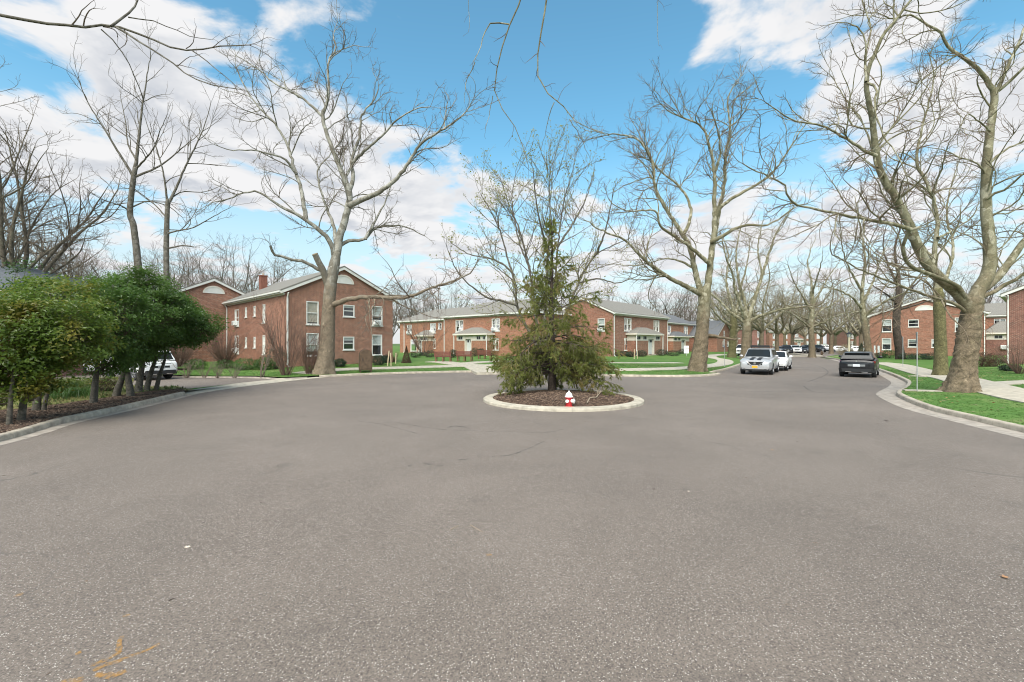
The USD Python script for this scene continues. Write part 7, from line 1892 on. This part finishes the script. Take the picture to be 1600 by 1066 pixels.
def tuft(g, n, h, w):
    vs, fs = [], []
    for k in range(n):
        a = g.random() * 6.283; b_ = g.random() * 6.283
        o = np.array([math.cos(a), math.sin(a), 0]) * 0.035 * g.random(); s = np.array([math.cos(b_), math.sin(b_), 0]) * w
        lean = np.array([math.cos(b_ + 1.6), math.sin(b_ + 1.6), 0]) * h * (0.15 + 0.5 * g.random())
        hh = h * (0.6 + 0.6 * g.random())
        i = len(vs)
        vs += [o - s, o + s, o + lean * 0.35 + [0, 0, hh * 0.6] + s * 0.7, o + lean * 0.35 + [0, 0, hh * 0.6] - s * 0.7, o + lean + [0, 0, hh]]
        fs += [[i, i + 1, i + 2], [i, i + 2, i + 3], [i + 3, i + 2, i + 4]]
    return np.array(vs), np.array(fs)


leaf_mat('grass_blade', (0.125, 0.240, 0.048), 0.35, 0.5, 0.6, var=0.25)
leaf_mat('grass_dry', (0.15, 0.145, 0.05), 0.4, 0.3, 0.7, var=0.3)
g = np.random.default_rng(71)
clear = shapely.union_all([sg.Point(18.0, 18.3).buffer(0.85), sg.Point(25.6, 27.4).buffer(0.75)])
gr = lawn.intersection(sg.Polygon([(8, 4), (26, 4), (34, 34), (22, 34)])).difference(allp.buffer(0.02)).difference(clear)
pos = scatter(gr, 24000, g)
instancer('grass', 'short green grass blades of the lawn nearest on the right', [(tuft(g, 9, 0.022, 0.0035), 'grass_blade') for _ in range(4)], np.c_[pos, hgt(pos[:, 0], pos[:, 1]) - 0.004], g.random(len(pos)) * 6.283, 0.6 + 0.8 * g.random(len(pos)), 'grass')
gr = lawn.intersection(sg.box(-24, 26, 20, 37)).difference(allp.buffer(0.05))
pos = scatter(gr, 14000, g)
instancer('grass', 'short green grass blades of the lawn across the circle', [(tuft(g, 9, 0.024, 0.006), 'grass_blade') for _ in range(4)], np.c_[pos, hgt(pos[:, 0], pos[:, 1]) - 0.004], g.random(len(pos)) * 6.283, 0.6 + 0.8 * g.random(len(pos)), 'grass')
gr = rough.intersection(sg.box(-26, 5, -8, 24))
pos = scatter(gr, 7000, g)
instancer('grass', 'straggly yellowish grass behind the left shrubs', [(tuft(g, 8, 0.07, 0.005), m_) for m_ in ('grass_dry', 'grass_blade', 'grass_dry')], np.c_[pos, hgt(pos[:, 0], pos[:, 1]) - 0.004], g.random(len(pos)) * 6.283, 0.6 + 0.9 * g.random(len(pos)), 'grass')
plain('chip_a', (0.085, 0.050, 0.034), 0.9, var=0.3, scale=9)
plain('chip_b', (0.17, 0.115, 0.08), 0.9, var=0.3, scale=9)
plain('chip_c', (0.045, 0.028, 0.02), 0.9, var=0.3, scale=9)
chips = [(hull([(-0.035, -0.008, 0), (0.03, -0.012, 0), (0.04, 0.008, 0), (-0.03, 0.012, 0.002), (-0.02, 0, 0.012), (0.025, 0, 0.011)]), 'chip_a'), (hull([(-0.022, -0.010, 0), (0.02, -0.014, 0), (0.025, 0.01, 0.0), (-0.02, 0.012, 0.008), (0.01, 0, 0.014)]), 'chip_b'), (hull([(-0.05, -0.006, 0), (0.05, -0.005, 0), (0.045, 0.006, 0), (-0.045, 0.007, 0.004), (0, 0, 0.012)]), 'chip_c'), (hull([(-0.06, -0.004, 0), (0.06, -0.003, 0.006), (0.055, 0.004, 0), (0, 0, 0.01)]), 'chip_b')]
pos = scatter(sg.Point(*island_c).buffer(island_r - 0.36), 7000, g)
instancer('bark_chips', 'bark chips and dry bits covering the round island', chips, np.c_[pos, mound(pos[:, 0], pos[:, 1]) + 0.002], g.random(len(pos)) * 6.283, 0.7 + 0.9 * g.random(len(pos)), 'mulch', 0.5 * g.standard_normal(len(pos)))
pos = scatter(bed_left.intersection(sg.box(-18, 8, -8, 22)), 7000, g)
instancer('bark_chips', 'bark chips on the bed under the left shrubs', chips, np.c_[pos, hgt(pos[:, 0], pos[:, 1]) + 0.002], g.random(len(pos)) * 6.283, 0.7 + 0.9 * g.random(len(pos)), 'mulch', 0.5 * g.standard_normal(len(pos)))
ed = np.vstack([L3[10:70], Lk[6:40]])
pos = ed[g.integers(0, len(ed), 260)] + 0.10 * g.standard_normal((260, 2))
pos = pos[shapely.contains_xy(road_poly.buffer(-0.02), pos[:, 0], pos[:, 1])]
instancer('litter', 'dry leaf bits caught in the gutters', [chips[1], chips[0], chips[3]], np.c_[pos, np.full(len(pos), 0.004)], g.random(len(pos)) * 6.283, 0.7 + 0.9 * g.random(len(pos)), 'litter')

pos = scatter(lawn.intersection(sg.box(-25, 5, 32, 40)).difference(allp), 1500, g)
instancer('litter', 'brown leaf bits strewn over the near lawns', [chips[1], (hull([(-0.04, 0, 0), (0.04, 0.005, 0.004), (0.0, 0.03, 0.01), (0.0, -0.03, 0.008), (0.01, 0.0, 0.014)]), 'leaf_rust'), (hull([(-0.09, 0, 0), (0.09, 0.01, 0.0), (0.0, 0.02, 0.006), (0.0, 0.01, 0.012)]), 'dead_wood')], np.c_[pos, hgt(pos[:, 0], pos[:, 1]) + 0.012], g.random(len(pos)) * 6.283, 0.5 + 0.7 * g.random(len(pos)), 'litter', 0.4 * g.standard_normal(len(pos)))
pos = scatter(road_poly.intersection(sg.box(-12, 2, 20, 30)).difference(island.buffer(0.05)), 420, g)
instancer('litter', 'tiny twig and leaf crumbs scattered over the asphalt', [chips[3], chips[1], chips[2]], np.c_[pos, np.full(len(pos), 0.003)], g.random(len(pos)) * 6.283, 0.18 + 0.35 * g.random(len(pos)), 'litter')
